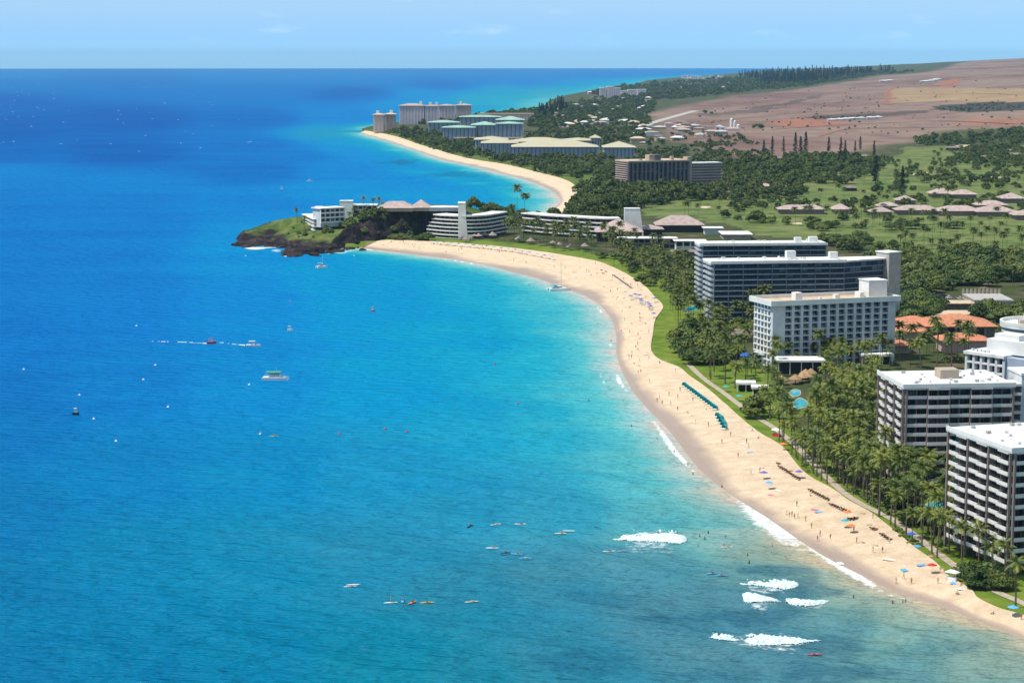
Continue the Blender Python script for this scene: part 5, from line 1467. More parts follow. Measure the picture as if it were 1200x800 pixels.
# ------------------------------------------------------------------ lava boulders round the headland
def boulders():
    ms = []
    for k in range(5):
        g = np.random.default_rng(200 + k); bm = bmesh.new(); bmesh.ops.create_icosphere(bm, subdivisions=2, radius=1.0)
        pl = g.normal(size=(7, 3)); pl /= np.linalg.norm(pl, axis=1)[:, None]; cut = g.uniform(.45, .8, 7)
        for v in bm.verts:
            p = np.array(v.co)
            for n_, c_ in zip(pl, cut):
                d_ = p @ n_
                if d_ > c_: p = p - n_ * (d_ - c_)
            v.co = p * g.uniform(.93, 1.07)
        me = bpy.data.meshes.new('lava_boulder'); bm.to_mesh(me); bm.free(); me.materials.append(M['lava']); ms.append(me)
    L_ = smooth_line(wl([(274, 287), (290, 289), (306, 287.5), (325, 289), (343, 293), (338, 297), (350, 299), (365, 299), (380, 297), (396, 294), (412, 291.5), (432, 288), (450, 286)]), 10)
    L_ = resample(L_, 400)
    for k in range(150):
        q = L_[random.randrange(400)]; x, y = q[0] + random.gauss(0, 2.5), q[1] + random.gauss(2, 7); z = max(-.2, head_z(x, y) if y > 1362 else -.2)
        s_ = random.choice((1.2, 1.6, 2.2, 3.0, 1.4, 4.0 if z < 5 else 2)); o = link('lava_boulder', random.choice(ms), None, (x, y, z - .2 * s_ if z > 0 else 0.0), random.uniform(0, 6.28)); o.scale = (s_, s_ * 1.2, s_ * random.uniform(.5, .85))
        tag(o, ('large' if s_ > 2.5 else 'small') + ' black lava boulder at the ' + ('waterline' if z < 1.5 else 'foot of the cliff') + ' of the headland', 'boulder', 'lava boulders of the headland')
pmat('lava', (0.022, 0.018, 0.02), 0.9, 0.2, 0.5, 0.4, 0.3, c2=(0.06, 0.042, 0.04))
boulders()

# ------------------------------------------------------------------ vegetation
def frond_mesh(L_, up, droop, nl=8, seed=0, width=0.62):
    """one palm frond along +x: arched rib with drooping leaflets on both sides"""
    rd = random.Random(seed); b = MB()
    pts = []
    x = z = 0.0; a = up
    n = nl + 1
    for i in range(n + 1):
        pts.append(Vector((x, 0, z)))
        st = L_ / n; x += math.cos(a) * st; z += math.sin(a) * st; a -= droop / n * (0.5 + i / n)
    for i in range(n):
        p, q = pts[i], pts[i + 1]
        b.add([p + Vector((0, -.05, 0)), p + Vector((0, .05, 0)), q + Vector((0, .03, 0)), q + Vector((0, -.03, 0))], [(0, 1, 2, 3)])
        if i == 0: continue
        ln = width * (math.sin(math.pi * (i / n) ** 0.75) * 0.85 + 0.30)
        for s in (-1, 1):
            fwd = (q - p).normalized()
            tip = p + fwd * (0.55 * L_ / n + 0.2 * ln) + Vector((0, s * ln, -ln * rd.uniform(0.35, 0.75)))
            b.add([p, p + (q - p) * 0.92, tip + fwd * 0.12, tip], [(0, 1, 2, 3) if s < 0 else (3, 2, 1, 0)])
    return b

def rot_into(b, src, rz, off):
    c, s = math.cos(rz), math.sin(rz)
    b.add([(c * x - s * y + off[0], s * x + c * y + off[1], z + off[2]) for x, y, z in src.v], src.f)

def palm_parts(seed, hgt, nf=22, L_=4.2):
    rd = random.Random(seed)
    lean = rd.uniform(0, 0.10) * hgt; la = rd.uniform(0, 6.28)
    tp = [(math.cos(la) * lean * t ** 1.7, math.sin(la) * lean * t ** 1.7, hgt * t) for t in (0, .25, .5, .75, 1)]
    tb = MB(); tb.tube(tp, [.30, .22, .19, .17, .15], 6, cap=False)
    fr = []
    for k in range(nf):
        u = k / nf
        up = R(72) - u * R(105) + rd.uniform(-.15, .15)
        fr.append((rd.uniform(0.9, 1.1) * L_ * (0.8 + 0.25 * math.sin(math.pi * u)), up, rd.uniform(1.0, 1.7), k * 2.4 + rd.uniform(-.3, .3)))
    return tb, fr, tp[-1]

def palm_mesh(seed, hgt, nf, L_, nl, name='crown', leaf='palm_leaf'):
    tb, fr, top = palm_parts(seed, hgt, nf, L_)
    cb = MB()
    for k, (ln, up, dr, rz) in enumerate(fr): rot_into(cb, frond_mesh(ln, up, dr, nl, seed * 100 + k, L_ * 0.17), rz, top)
    return tb.mesh('trunk', M['trunk']), cb.mesh(name, M[leaf])

PALMS = [palm_mesh(s, h, 26, 3.4, 7) for s, h in ((1, 9), (2, 11), (3, 12.5), (4, 14), (5, 8), (6, 13), (7, 10)) ]
FROND = [frond_mesh(3.7, R(u), d, 9, 900 + i, 0.6).mesh('frond', M['palm_leaf']) for i, (u, d) in enumerate([(70, 1.2), (45, 1.4), (20, 1.3), (-5, 1.2), (-30, 0.9)])]

def leaf_crown(seed, rx, rz, h0, clumps, per, leaf, flat=1.0, spread=1.0):
    """crown of many small leaf faces gathered in uneven clumps; returns arrays"""
    g = np.random.default_rng(seed)
    V = []; 
    for c in range(clumps):
        q = g.normal(size=3); q[2] = abs(q[2]) * 0.9 - 0.22; q /= np.linalg.norm(q)
        rr = g.uniform(0.45, 0.80)
        cr = rx * g.uniform(0.22, 0.38)
        ce = np.array([q[0] * rr * rx, q[1] * rr * rx, h0 + rz * 0.30 + q[2] * rz * 0.62 * g.uniform(.75, 1.1)])
        n = int(per * g.uniform(0.7, 1.3))
        d = g.normal(size=(n, 3)); d /= np.linalg.norm(d, axis=1)[:, None]
        d[:, 2] = np.where(d[:, 2] < -0.3, -d[:, 2] * 0.6, d[:, 2]); d /= np.linalg.norm(d, axis=1)[:, None]
        p = ce + d * cr * np.array([1, 1, 0.62 * flat]) * g.uniform(0.72, 1.08, (n, 1))
        nn = d + np.array([0, 0, .25]) + g.normal(size=(n, 3)) * 0.42; nn /= np.linalg.norm(nn, axis=1)[:, None]
        t = np.cross(nn, g.normal(size=(n, 3))); t /= np.linalg.norm(t, axis=1)[:, None]
        b = np.cross(nn, t)
        s = leaf * g.uniform(0.6, 1.35, (n, 1))
        V.append(np.stack([p - t * s - b * s * 0.6, p + t * s - b * s * 0.6, p + t * s * 0.8 + b * s * 0.6, p - t * s * 0.8 + b * s * 0.6], 1))
    return np.concatenate(V).reshape(-1, 3)

def crown_mesh(name, V, mat):
    return quad_mesh(name, V, np.arange(len(V)).reshape(-1, 4), M[mat], False)

def limb_mesh(seed, hgt, rx, r0):
    rd = random.Random(seed); b = MB()
    b.tube([(0, 0, -0.3), (rd.uniform(-.2, .2), rd.uniform(-.2, .2), hgt * .5), (rd.uniform(-.3, .3), rd.uniform(-.3, .3), hgt)], [r0, r0 * .75, r0 * .5], 6)
    for k in range(5):
        a = k * 1.26 + rd.uniform(-.3, .3)
        b.tube([(0, 0, hgt * .55), (math.cos(a) * rx * .35, math.sin(a) * rx * .35, hgt * .95), (math.cos(a) * rx * .62, math.sin(a) * rx * .62, hgt * 1.3)], [r0 * .45, r0 * .3, r0 * .12], 5)
    return b.mesh('trunk', M['trunk'])

BROAD = []
for s, rx, rz, h0, cl, per, lf, mt, fl in [(11, 8.5, 7.0, 1.2, 38, 100, .50, 'leaf_dark', .9), (12, 6.0, 8.5, 0.8, 32, 95, .45, 'leaf_dark', 1.1), (13, 10.0, 6.0, 2.4, 46, 100, .55, 'leaf_dark', .8),
                                           (14, 5.2, 7.0, 0.5, 28, 95, .42, 'leaf_mid', 1.1), (15, 7.2, 6.4, 1.2, 34, 95, .48, 'leaf_mid', .95), (16, 3.2, 3.4, 0.3, 16, 80, .34, 'leaf_mid', 1.0)]:
    BROAD.append((limb_mesh(s, h0 + rz * .35, rx, .32), crown_mesh('crown', leaf_crown(s, rx, rz, h0, cl, per, lf, fl), mt), rx))

def pine_mesh(seed, h, r):
    g = np.random.default_rng(seed); V = []
    lv = int(h / 0.9)
    for i in range(lv):
        t = i / lv; z = h * (0.12 + 0.88 * t); rr = r * (1 - t) ** 0.55 * g.uniform(.75, 1.15)
        for k in range(9):
            a = g.uniform(0, 6.28); q = np.array([math.cos(a), math.sin(a), 0]); sd_ = np.array([-q[1], q[0], 0])
            for m in range(3):
                p = q * rr * (0.35 + 0.3 * m) + np.array([0, 0, z + g.uniform(-.4, .4) - .1 * m]); s = 0.42 * g.uniform(.7, 1.3)
                V.append([p - sd_ * s, p + q * s * 1.3 - sd_ * .2, p + sd_ * s + np.array([0, 0, .35]), p - q * s + np.array([0, 0, .5])])
    tb = MB(); tb.tube([(0, 0, -.3), (0, 0, h * .5), (0, 0, h)], [.4, .25, .06], 6)
    return tb.mesh('trunk', M['trunk']), crown_mesh('crown', np.array(V).reshape(-1, 3), 'leaf_pine')
PINES = [pine_mesh(31, 24, 3.0), pine_mesh(32, 19, 2.6), pine_mesh(33, 28, 3.0)]

def blocked(x, y, r=0.0):
    for Pg in FOOT:
        if abs(Pg[0][0] - x) > 140 or abs(Pg[0][1] - y) > 140: continue
        if inside([x], [y], Pg)[0]: return True
    for L_, w in ROADS[:2]:
        if abs(L_[:, 1].mean() - y) < 600 and dist_line([x], [y], L_)[0] < w / 2 + 0.6: return True
    return False

for (u_, v_, w_, h_) in [(931, 463, 22, 20), (937, 477, 27, 46), (1096, 598, 18, 22), (972, 461, 12, 22), (882, 463, 30, 16), (939, 438, 52, 32), (893, 428, 20, 24), (995, 442, 20, 12), (946, 447, 12, 8), (868, 402, 46, 16), (810, 365, 18, 16), (1012, 449, 14, 14)]:
    FOOT.append(np.array([gpt(a_, b_)[:2] for a_, b_ in ((u_ - w_ / 2, v_), (u_ + w_ / 2, v_), (u_ + w_ / 2, v_ + h_), (u_ - w_ / 2, v_ + h_))]))
PTS = {}                                   # spacing grid
def free(x, y, gap):
    k = 12.0; i, j = int(x // k), int(y // k)
    for a in range(i - 1, i + 2):
        for b in range(j - 1, j + 2):
            for (px, py, g) in PTS.get((a, b), ()):
                if (px - x) ** 2 + (py - y) ** 2 < (0.5 * (g + gap)) ** 2: return False
    PTS.setdefault((i, j), []).append((x, y, gap)); return True

TREES = []      # (kind, x, y, z, scale, zone)
ZN = []
def scatter(P, n, kind, gap, label, lo=0.85, hi=1.2, tries=12, sea=False):
    P = np.array(P, float); k = 0; t = 0
    zi = len(ZN); ZN.append(label)
    while k < n and t < n * tries:
        t += 1
        u, v = random.uniform(P[:, 0].min(), P[:, 0].max()), random.uniform(P[:, 1].min(), P[:, 1].max())
        if not inside([u], [v], P)[0]: continue
        p = gpt(u, v)
        if not inside([p.x], [p.y], LAND)[0]: continue
        if blocked(p.x, p.y): continue
        s = random.uniform(lo, hi)
        if not free(p.x, p.y, gap * s): continue
        TREES.append((kind, p.x, p.y, p.z, s, zi)); k += 1
def plant(kind, spots, label, s=1.0):
    zi = len(ZN); ZN.append(label)
    for q in spots:
        p = gpt(q[0], q[1]); ss = s * (q[2] if len(q) > 2 else 1.0)
        free(p.x, p.y, 4); TREES.append((kind, p.x, p.y, p.z, ss, zi))

# near grove below the balconied towers (feet of the trees, in photo pixels)
plant('near_palm', [(1190, 712), (1163, 688), (1127, 656), (1141, 652), (1147, 664), (1178, 680), (1108, 640), (1095, 628), (1120, 634), (1135, 640), (1160, 660), (1172, 668), (1196, 672), (1200, 655), (1080, 640), (1092, 648), (1098, 653), (1112, 648), (1152, 636), (1185, 650)],
      'coconut palm on the lawn at the foot of the nearer balconied tower', 0.95)
plant('broad', [(1148, 687, .62), (1160, 684, .7), (1140, 678, .5), (1128, 676, .45), (1172, 690, .5)], 'low bushy tree on the lawn by the walk')
plant('round', [(884, 489, .95)], 'single dark round tree standing at the back of the sand')
scatter([(975, 572), (1060, 550), (1112, 560), (1115, 660), (1085, 650), (1044, 617), (1010, 594)], 84, 'palm', 3.2, 'coconut palm between the beach walk and the balconied towers')
scatter([(940, 551), (912, 515), (1000, 480), (1030, 500), (1035, 590), (996, 586), (975, 572)], 125, 'palm', 3.2, 'coconut palm in the dense grove below the tan-penthouse tower')
scatter([(895, 490), (890, 440), (960, 430), (1030, 432), (1028, 500), (930, 510)], 76, 'palm', 3.4, 'coconut palm around the pools and thatch umbrellas', .7, 1.0)
scatter([(830, 400), (890, 402), (900, 440), (865, 470), (840, 455), (820, 435)], 22, 'palm', 4.2, 'coconut palm beside the tents and the beach bar')
scatter([(905, 420), (1048, 420), (1048, 432), (905, 440)], 20, 'palm', 3.8, 'coconut palm in the row before the white grid hotel', .65, .95)
scatter([(1050, 412), (1135, 412), (1135, 436), (1050, 434)], 18, 'palm', 4.5, 'coconut palm between the shops and the balconied tower')
scatter([(1000, 560), (1112, 540), (1115, 640), (1060, 620)], 22, 'broad', 5.5, 'tree under the palms of the tower garden', .45, .75)
scatter([(935, 500), (1030, 470), (1035, 570), (985, 570)], 36, 'broad', 6, 'tree under the palms of the dense grove', 0.6, 1.0)
scatter([(925, 530), (960, 540), (1000, 560), (1060, 600), (1090, 640), (1070, 641), (1019, 600), (979, 576), (945, 556)], 60, 'bush', 2, 'bushes along the sand', .5, .9)
scatter([(940, 520), (1000, 500), (1090, 550), (1110, 585), (1100, 640), (1050, 610)], 60, 'bush', 3, 'small bush in the tower garden', .5, .9)
# in front of the dark glass blocks
scatter([(700, 312), (770, 312), (815, 330), (825, 395), (790, 385), (780, 345), (740, 322)], 80, 'palm', 3.8, 'coconut palm along the lawn in front of the dark glass blocks')
scatter([(820, 380), (900, 385), (890, 420), (830, 430), (800, 425), (790, 400)], 34, 'broad', 6.5, 'tree between the beach lawn and grid hotel', .7, 1.1)
scatter([(690, 296), (800, 298), (818, 330), (818, 375), (770, 345), (730, 316)], 44, 'broad', 6, 'tree between the pinkish gables and glass blocks', .4, .75)
scatter([(830, 375), (900, 380), (900, 400), (826, 398)], 24, 'palm', 4.6, 'coconut palm beside the wide brown roof')
scatter([(560, 275), (700, 282), (790, 292), (790, 300), (690, 300), (600, 287)], 60, 'palm', 4.5, 'coconut palm on the terrace below the stepped hotel')
scatter([(600, 262), (620, 262), (620, 276), (598, 276)], 8, 'palm', 5.0, 'coconut palm in the gap between the two stepped wings')
plant('palm', [(606, 256, 1.5), (615, 253, 1.7)], 'tall lone coconut palm behind the stepped wings against the bay', 1.0)
plant('broad', [(470, 283, .75), (482, 284, .9), (494, 284, .75), (461, 282, .55), (500, 282, .7)], 'tree at the cliff foot above the sand')
scatter([(560, 262), (600, 260), (640, 262), (730, 262), (740, 250), (650, 250)], 50, 'broad', 6, 'broad tree behind the stepped hotel wings', .6, 1.0)
scatter([(1000, 320), (1048, 330), (1060, 345), (1050, 378), (1090, 376), (1090, 345), (1200, 330), (1200, 305), (1060, 296)], 130, 'broad', 7, 'tree in the belt behind the dark glass blocks', .75, 1.2)
scatter([(1048, 345), (1066, 350), (1090, 365), (1160, 377), (1200, 380), (1200, 366), (1160, 372), (1092, 372), (1085, 380), (1050, 380)], 44, 'broad', 6.5, 'tree around the car park and terracotta roofs', .6, 1.0)
plant('broad', [(1158, 372, 1.1), (1148, 370, .8), (1168, 372, .85)], 'tree rising before the parking deck')
scatter([(1050, 285), (1200, 290), (1200, 345), (1060, 320)], 26, 'palm', 5, 'coconut palm in the tree belt at the golf course edge')
scatter([(960, 285), (1010, 280), (1050, 292), (1040, 300), (990, 296)], 14, 'broad', 7, 'tree behind the angled glass wing', .7, 1.0)
# golf course
scatter([(880, 262), (1200, 262), (1200, 300), (1060, 296), (960, 280)], 44, 'palm', 7, 'coconut palm on the golf fairway before the pinkish villas')
scatter([(880, 258), (1100, 256), (1120, 268), (960, 272)], 26, 'broad', 8, 'tree on the fairway before the pinkish villas', .5, .8)
scatter([(900, 236), (1200, 226), (1200, 252), (900, 252)], 70, 'broad', 7, 'tree among the pinkish golf villas', .5, .85)
scatter([(900, 236), (1200, 226), (1200, 252), (900, 252)], 20, 'palm', 7, 'coconut palm among the pinkish golf villas')
scatter([(750, 232), (900, 228), (900, 258), (770, 258)], 24, 'palm', 8, 'coconut palm on the fairway beside the stepped hotel')
scatter([(860, 236), (900, 228), (900, 262), (840, 262)], 20, 'broad', 8, 'tree on the fairway beside the stepped hotel', .6, .9)
scatter([(660, 246), (690, 215), (740, 222), (860, 222), (940, 216), (940, 232), (800, 236), (740, 246), (690, 256)], 200, 'broad', 7.5, 'tree in the wood beside the dark slab hotel', 0.9, 1.45)
scatter([(700, 205), (720, 190), (722, 220), (690, 218)], 36, 'broad', 7, 'tree beside the seaward end of the dark slab hotel', .7, 1.1)
scatter([(830, 190), (960, 185), (1050, 190), (1000, 216), (860, 218)], 190, 'broad', 8, 'broad tree in the wood beyond the fairway', 0.95, 1.5)
plant('pine', [(895, 182, .8), (905, 183, .8), (918, 180, .7), (932, 181, .9), (938, 183, 1.0), (944, 184, 1.0), (971, 179, .85), (1008, 176, .75), (1026, 216, 1.15), (1057, 232, .9), (1002, 178, .6), (985, 190, .8), (990, 192, .75), (1024, 190, .7)],
      'tall dark columnar pine rising from the golf course trees', 1.4)
scatter([(1060, 185), (1200, 178), (1200, 222), (1080, 216), (1000, 224)], 66, 'palm', 8, 'coconut palm on the upper fairway below the brown hill')
scatter([(1060, 195), (1200, 190), (1200, 224), (1020, 226)], 110, 'broad', 8, 'tree on the upper fairway below the hill', .5, .9)
scatter([(1064, 163), (1200, 153), (1300, 155), (1300, 172), (1200, 170), (1080, 172)], 160, 'far', 8, 'dark wood edge below the brown hill', .8, 1.3)
scatter([(1130, 175), (1200, 172), (1200, 195), (1110, 192)], 90, 'far', 8, 'trees above the fairway')
# far side of the bay
scatter([(500, 178), (600, 194), (680, 212), (700, 200), (720, 186), (560, 168), (510, 166)], 210, 'far', 8, 'trees behind the far beach', .7, 1.2)
scatter([(455, 157), (500, 172), (530, 170), (520, 158), (470, 150)], 90, 'far', 8, 'trees behind the far beach', .7, 1.1)
scatter([(700, 186), (760, 176), (900, 178), (900, 188), (720, 198)], 90, 'far', 10, 'trees', .7, 1.1)
scatter([(615, 165), (660, 142), (760, 132), (760, 165), (700, 176), (620, 178)], 260, 'far', 11, 'trees', .8, 1.4)
scatter([(640, 128), (700, 116), (770, 112), (765, 132), (700, 146), (620, 152), (625, 132)], 480, 'far', 11, 'trees', .9, 1.6)
scatter([(470, 147), (520, 141), (600, 131), (640, 127), (640, 134), (600, 140), (560, 144)], 120, 'far', 12, 'trees', .8, 1.3)
scatter([(750, 168), (800, 150), (860, 152), (890, 170), (830, 176), (770, 176)], 60, 'far', 12, 'trees', .6, 1.0)
scatter([(690, 114), (715, 104), (770, 98), (860, 92), (905, 96), (930, 101), (860, 110), (780, 118)], 640, 'far', 14, 'trees', 1.1, 2.2)
scatter([(860, 90), (930, 84), (1030, 80), (1160, 76), (1160, 80), (1030, 86), (940, 100), (900, 102)], 620, 'farpine', 11, 'pines', .9, 1.5)
scatter([(850, 100), (930, 90), (1030, 82), (1120, 79), (1120, 82), (1030, 88), (940, 102), (900, 106)], 420, 'far', 12, 'trees', 1.0, 1.9)
scatter([(780, 150), (900, 110), (1200, 90), (1200, 150), (1000, 160)], 190, 'far', 12, 'shrubs on the hill', .15, .5)
scatter([(930, 139), (1000, 136), (1040, 138), (1000, 141)], 40, 'far', 8, 'shrubs on the hill', .25, .5)
scatter([(1085, 129), (1160, 121), (1200, 124), (1200, 128), (1130, 131)], 60, 'far', 8, 'shrubs on the hill', .3, .6)
plant('far', [(1122, 83, 2.0), (1135, 82.5, 1.8), (1141, 82.5, 2.1), (1148, 82, 1.9), (1155, 81.8, 1.7), (1114, 80, 1.3), (1104, 80.5, 1.2), (826, 133, 1.2), (834, 134, .9), (888, 151, 1.5), (892, 151, 1.2)], 'trees on the skyline')
scatter([(660, 160), (690, 158), (700, 165), (680, 166)], 10, 'far', 9, 'trees', .7, 1.0)
scatter([(625, 134), (660, 122), (665, 130), (640, 142)], 60, 'farpine', 12, 'pines', .7, 1.1)

def place_trees():
    cnt = {'palm': 0, 'broad': 0}
    far_p, far_b, far_pine, bushes = [], [], [], []
    order = sorted(TREES, key=lambda t: t[2])
    for (k, x, y, z, s, zi) in order:
        lb = ZN[zi]
        if k == 'near_palm':
            hgt = random.choice((9.5, 11, 12, 13)) * s
            root = empty('palm_tree', (x, y, z - .1), random.uniform(0, 6.28)); tag(root, lb, 'palm tree', 'palms ' + lb[13:])
            tb, fr, top = palm_parts(random.randint(0, 9999), hgt, 18)
            tb.build('trunk', M['trunk'], root); cnt['palm'] += 1
            for i, (ln, up, dr, rz) in enumerate(fr):
                o = link('frond', FROND[min(4, int(i / 18 * 5))], root, top, rz); o.scale = (ln / 4.5,) * 3
        elif k == 'palm' and cnt['palm'] < 298:
            cnt['palm'] += 1
            vi = random.randrange(len(PALMS)); a, b = PALMS[vi]; zs = s * random.uniform(.85, 1.15); th = (9, 11, 12.5, 14, 8, 13, 10)[vi] * zs
            root = empty('palm_tree', (x, y, z - .1), random.uniform(0, 6.28)); root.scale = (s, s, zs); tag(root, ('very tall ' if th > 14 else 'tall ' if th > 11.5 else 'middling ' if th > 9.5 else 'short ') + lb, 'palm tree', 'palms ' + lb[13:])
            link('trunk', a, root); link('crown', b, root)
        elif k == 'palm': far_p.append((x, y, z, s))
        elif k in ('broad', 'round', 'bush') and (k == 'round' or cnt['broad'] < 298):
            if k == 'bush': bushes.append((x, y, z, s)); continue
            cnt['broad'] += 1
            vi = 1 if k == 'round' else random.randrange(5); a, b, rx = BROAD[vi]
            if k != 'round': lb = ('big ' if rx * s > 7.5 else 'mid-sized ' if rx * s > 5.5 else 'small ') + ('flat crowned ', 'round crowned ', 'wide flat crowned ', 'light green rounded ', 'light green spreading ')[vi] + lb.replace('broad ', '').replace('spreading ', '').replace('rounded ', '')
            root = empty('broadleaf_tree', (x, y, z - .2), random.uniform(0, 6.28)); root.scale = (s, s, s * random.uniform(.85, 1.1)); tag(root, lb, 'tree', None if k == 'round' else 'trees ' + ZN[zi][:60])
            link('trunk', a, root); link('crown', b, root)
        elif k == 'bush': bushes.append((x, y, z, s))
        elif k == 'pine':
            a, b = random.choice(PINES)
            root = empty('pine_tree', (x, y, z - .2), random.uniform(0, 6.28)); root.scale = (s,) * 3; tag(root, lb, 'pine tree', 'columnar pines'); link('trunk', a, root); link('crown', b, root)
        elif k == 'farpine': far_pine.append((x, y, z, s))
        else: far_b.append((x, y, z, s))
    def mass(name, label, items, bases, mat):
        g = np.random.default_rng(5); V = []
        for (x, y, z, s) in items:
            B = bases[g.integers(len(bases))]; a = g.uniform(0, 6.28); c, sn = math.cos(a), math.sin(a)
            q = B * s
            V.append(np.c_[q[:, 0] * c - q[:, 1] * sn + x, q[:, 0] * sn + q[:, 1] * c + y, q[:, 2] * g.uniform(.8, 1.2) + z - .2])
        if V: tag(link(name, crown_mesh(name, np.concatenate(V), mat)), label, None, None, 'stuff')
    fb = [leaf_crown(60 + i, 6.5, 7.0, 0.6, 12, 16, 1.25, .9) for i in range(5)]
    fm = [leaf_crown(70 + i, 6.8, 7.2, 0.6, 18, 34, .78, .95) for i in range(5)]
    mass('distant_trees', 'mass of distant green trees across the far shore and slopes', [t for t in far_b if t[1] > 2450], fb, 'leaf_far')
    mass('golf_course_trees', 'mass of green trees in the woods round the golf course', [t for t in far_b if t[1] <= 2450], fm, 'leaf_far')
    pv = []
    for i in range(3):
        me = PINES[i][1]; v = np.zeros(len(me.vertices) * 3, np.float32); me.vertices.foreach_get('co', v); v = v.reshape(-1, 4, 3)[::4]
        cen = v.mean(1, keepdims=True); pv.append((cen + (v - cen) * 2.6).reshape(-1, 3))
    mass('distant_pines', 'dark line of distant pines along the skyline ridge', far_pine, pv, 'leaf_pine')
    pb = []
    for i in range(3):
        me = PALMS[i + 1][1]; v = np.zeros(len(me.vertices) * 3, np.float32); me.vertices.foreach_get('co', v)
        v = v.reshape(-1, 4, 3); tr = []
        hz_ = 9 + i
        for dx, dy in ((.10, 0), (0, .10)): tr.append([(-dx, -dy, 0), (dx, dy, 0), (dx, dy, 10.5), (-dx, -dy, 10.5)])
        cen = v.mean(1, keepdims=True); v = cen + (v - cen) * 1.25; pb.append(np.concatenate([v.reshape(-1, 3), np.array(tr).reshape(-1, 3)]))
    mass('distant_palms', 'scatter of palms on the golf course and hotel terraces', far_p, pb, 'palm_leaf_far')
    mass('shrubbery', 'low shrubs filling the gardens under the palms', bushes, [leaf_crown(80 + i, 1.9, 1.7, .1, 8, 40, .22) for i in range(3)], 'leaf_mid')
    print('TREES', cnt, len(far_p), len(far_b), len(far_pine), len(bushes))
place_trees()

# palms and shrubs on the headland
def headland_plants():
    for (u, v, zt) in [(346, 262, 14), (354, 262, 15), (413, 252, 20), (424, 250, 20.5), (436, 250, 21), (443, 250, 21), (447, 249, 21), (396, 256, 16), (408, 258, 17)]:
        p = at(u, v, zt); z = head_z(p.x, p.y)
        a, b = random.choice(PALMS); root = empty('palm_tree', (p.x, p.y + 14, head_z(p.x, p.y + 14) - .2), random.uniform(0, 6)); root.scale = (.8,) * 3
        tag(root, 'coconut palm on the crest of the headland', 'palm tree', 'palms on the headland'); link('trunk', a, root); link('crown', b, root)
    for k in range(40):
        u = random.uniform(330, 440); v = np.interp(u, [330, 376, 405, 440], [281, 277, 264, 252]) - random.uniform(0, 9)
        zt = np.interp(u, [330, 376, 405, 440], [5, 7, 14, 21]); p = at(u, v, zt)
        if blocked(p.x, p.y): continue
        a, b, rx = BROAD[5] if random.random() < .7 else BROAD[3]
        s = random.uniform(.5, 1.0) if u > 376 else random.uniform(.25, .5); root = empty('shrub', (p.x, p.y, head_z(p.x, p.y) - .3), random.uniform(0, 6)); root.scale = (s,) * 3
        tag(root, 'leafy shrub on the grassy slope of the headland', 'shrub', 'shrubs on the headland'); link('trunk', a, root); link('crown', b, root)
    for k in range(34):
        u = random.uniform(436, 520); p = at(u, 247.5, 22.0); p.y -= random.uniform(1.5, 9); a, b, rx = BROAD[5]; s = random.uniform(.5, 1.0)
        root = empty('shrub', (p.x, p.y, head_z(p.x, p.y) - .3), random.uniform(0, 6)); root.scale = (s,) * 3
        tag(root, 'small shrub along the cliff edge before the lobby roofs', 'shrub', 'shrubs on the cliff edge'); link('trunk', a, root); link('crown', b, root)
    for (u, v, zt, s) in [(388, 268, 10, .8), (393, 266, 11, .9), (398, 265, 12, .8), (404, 263, 14, .8), (408, 262, 15, .7), (415, 257, 18, .6), (427, 254, 20, .6)]:
        p = at(u, v, zt); a, b, rx = BROAD[3]; root = empty('broadleaf_tree', (p.x, p.y, head_z(p.x, p.y) - .3), random.uniform(0, 6)); root.scale = (s,) * 3
        tag(root, 'leafy tree before the headland hotel wing beside the point block', 'tree', 'trees on the headland slope'); link('trunk', a, root); link('crown', b, root)
    for (u, v, zt, s) in [(522, 246, 22, .8), (515, 247, 22, .7), (556, 250, 12, 1), (566, 250, 10, 1), (575, 252, 9, 1.1), (586, 254, 7, 1), (596, 256, 5, 1), (550, 247, 14, .8)]:
        p = at(u, v, zt); a, b, rx = random.choice(BROAD[:4]); root = empty('broadleaf_tree', (p.x, p.y + 10, head_z(p.x, p.y + 10) - .3), random.uniform(0, 6)); root.scale = (s,) * 3
        tag(root, 'tree on the rise behind the stepped wing and the white stair tower', 'tree', 'trees behind the cliff'); link('trunk', a, root); link('crown', b, root)
headland_plants()

# hedges
def hedge(label, P, w, h):
    L_ = smooth_line(np.array([gpt(u, v)[:2] for u, v in P]), 6); L_ = resample(L_, max(6, int(np.hypot(*np.diff(L_, axis=0).T).sum() / 1.2)))
    g = np.random.default_rng(3); V = []
    for q in L_:
        n = 40
        d = g.normal(size=(n, 3)); d /= np.linalg.norm(d, axis=1)[:, None]; d[:, 2] = abs(d[:, 2])
        p = np.array([q[0], q[1], float(ground_z(np.array([q[0]]), np.array([q[1]]))[0])]) + d * np.array([w, w, h]) * g.uniform(.8, 1.1, (n, 1))
        nn = d + g.normal(size=(n, 3)) * .4; nn /= np.linalg.norm(nn, axis=1)[:, None]
        t = np.cross(nn, g.normal(size=(n, 3))); t /= np.linalg.norm(t, axis=1)[:, None]; b = np.cross(nn, t); s = .3
        V.append(np.stack([p - t * s - b * s, p + t * s - b * s, p + t * s + b * s, p - t * s + b * s], 1))
    o = link('hedge', crown_mesh('hedge', np.concatenate(V).reshape(-1, 3), 'hedge')); tag(o, label, 'hedge')
hedge('clipped green hedge beside the beach walk at the tower garden', [(1000, 575), (1020, 588), (1042, 603)], .9, 1.2)
hedge('long hedge between the terracotta roofs and the low tan roof', [(1086, 380), (1110, 377), (1140, 378), (1168, 386)], 2.2, 3.0)
hedge('short hedge below the shops by the hotel wing', [(1108, 425), (1120, 424), (1132, 424)], 2.0, 3.2)

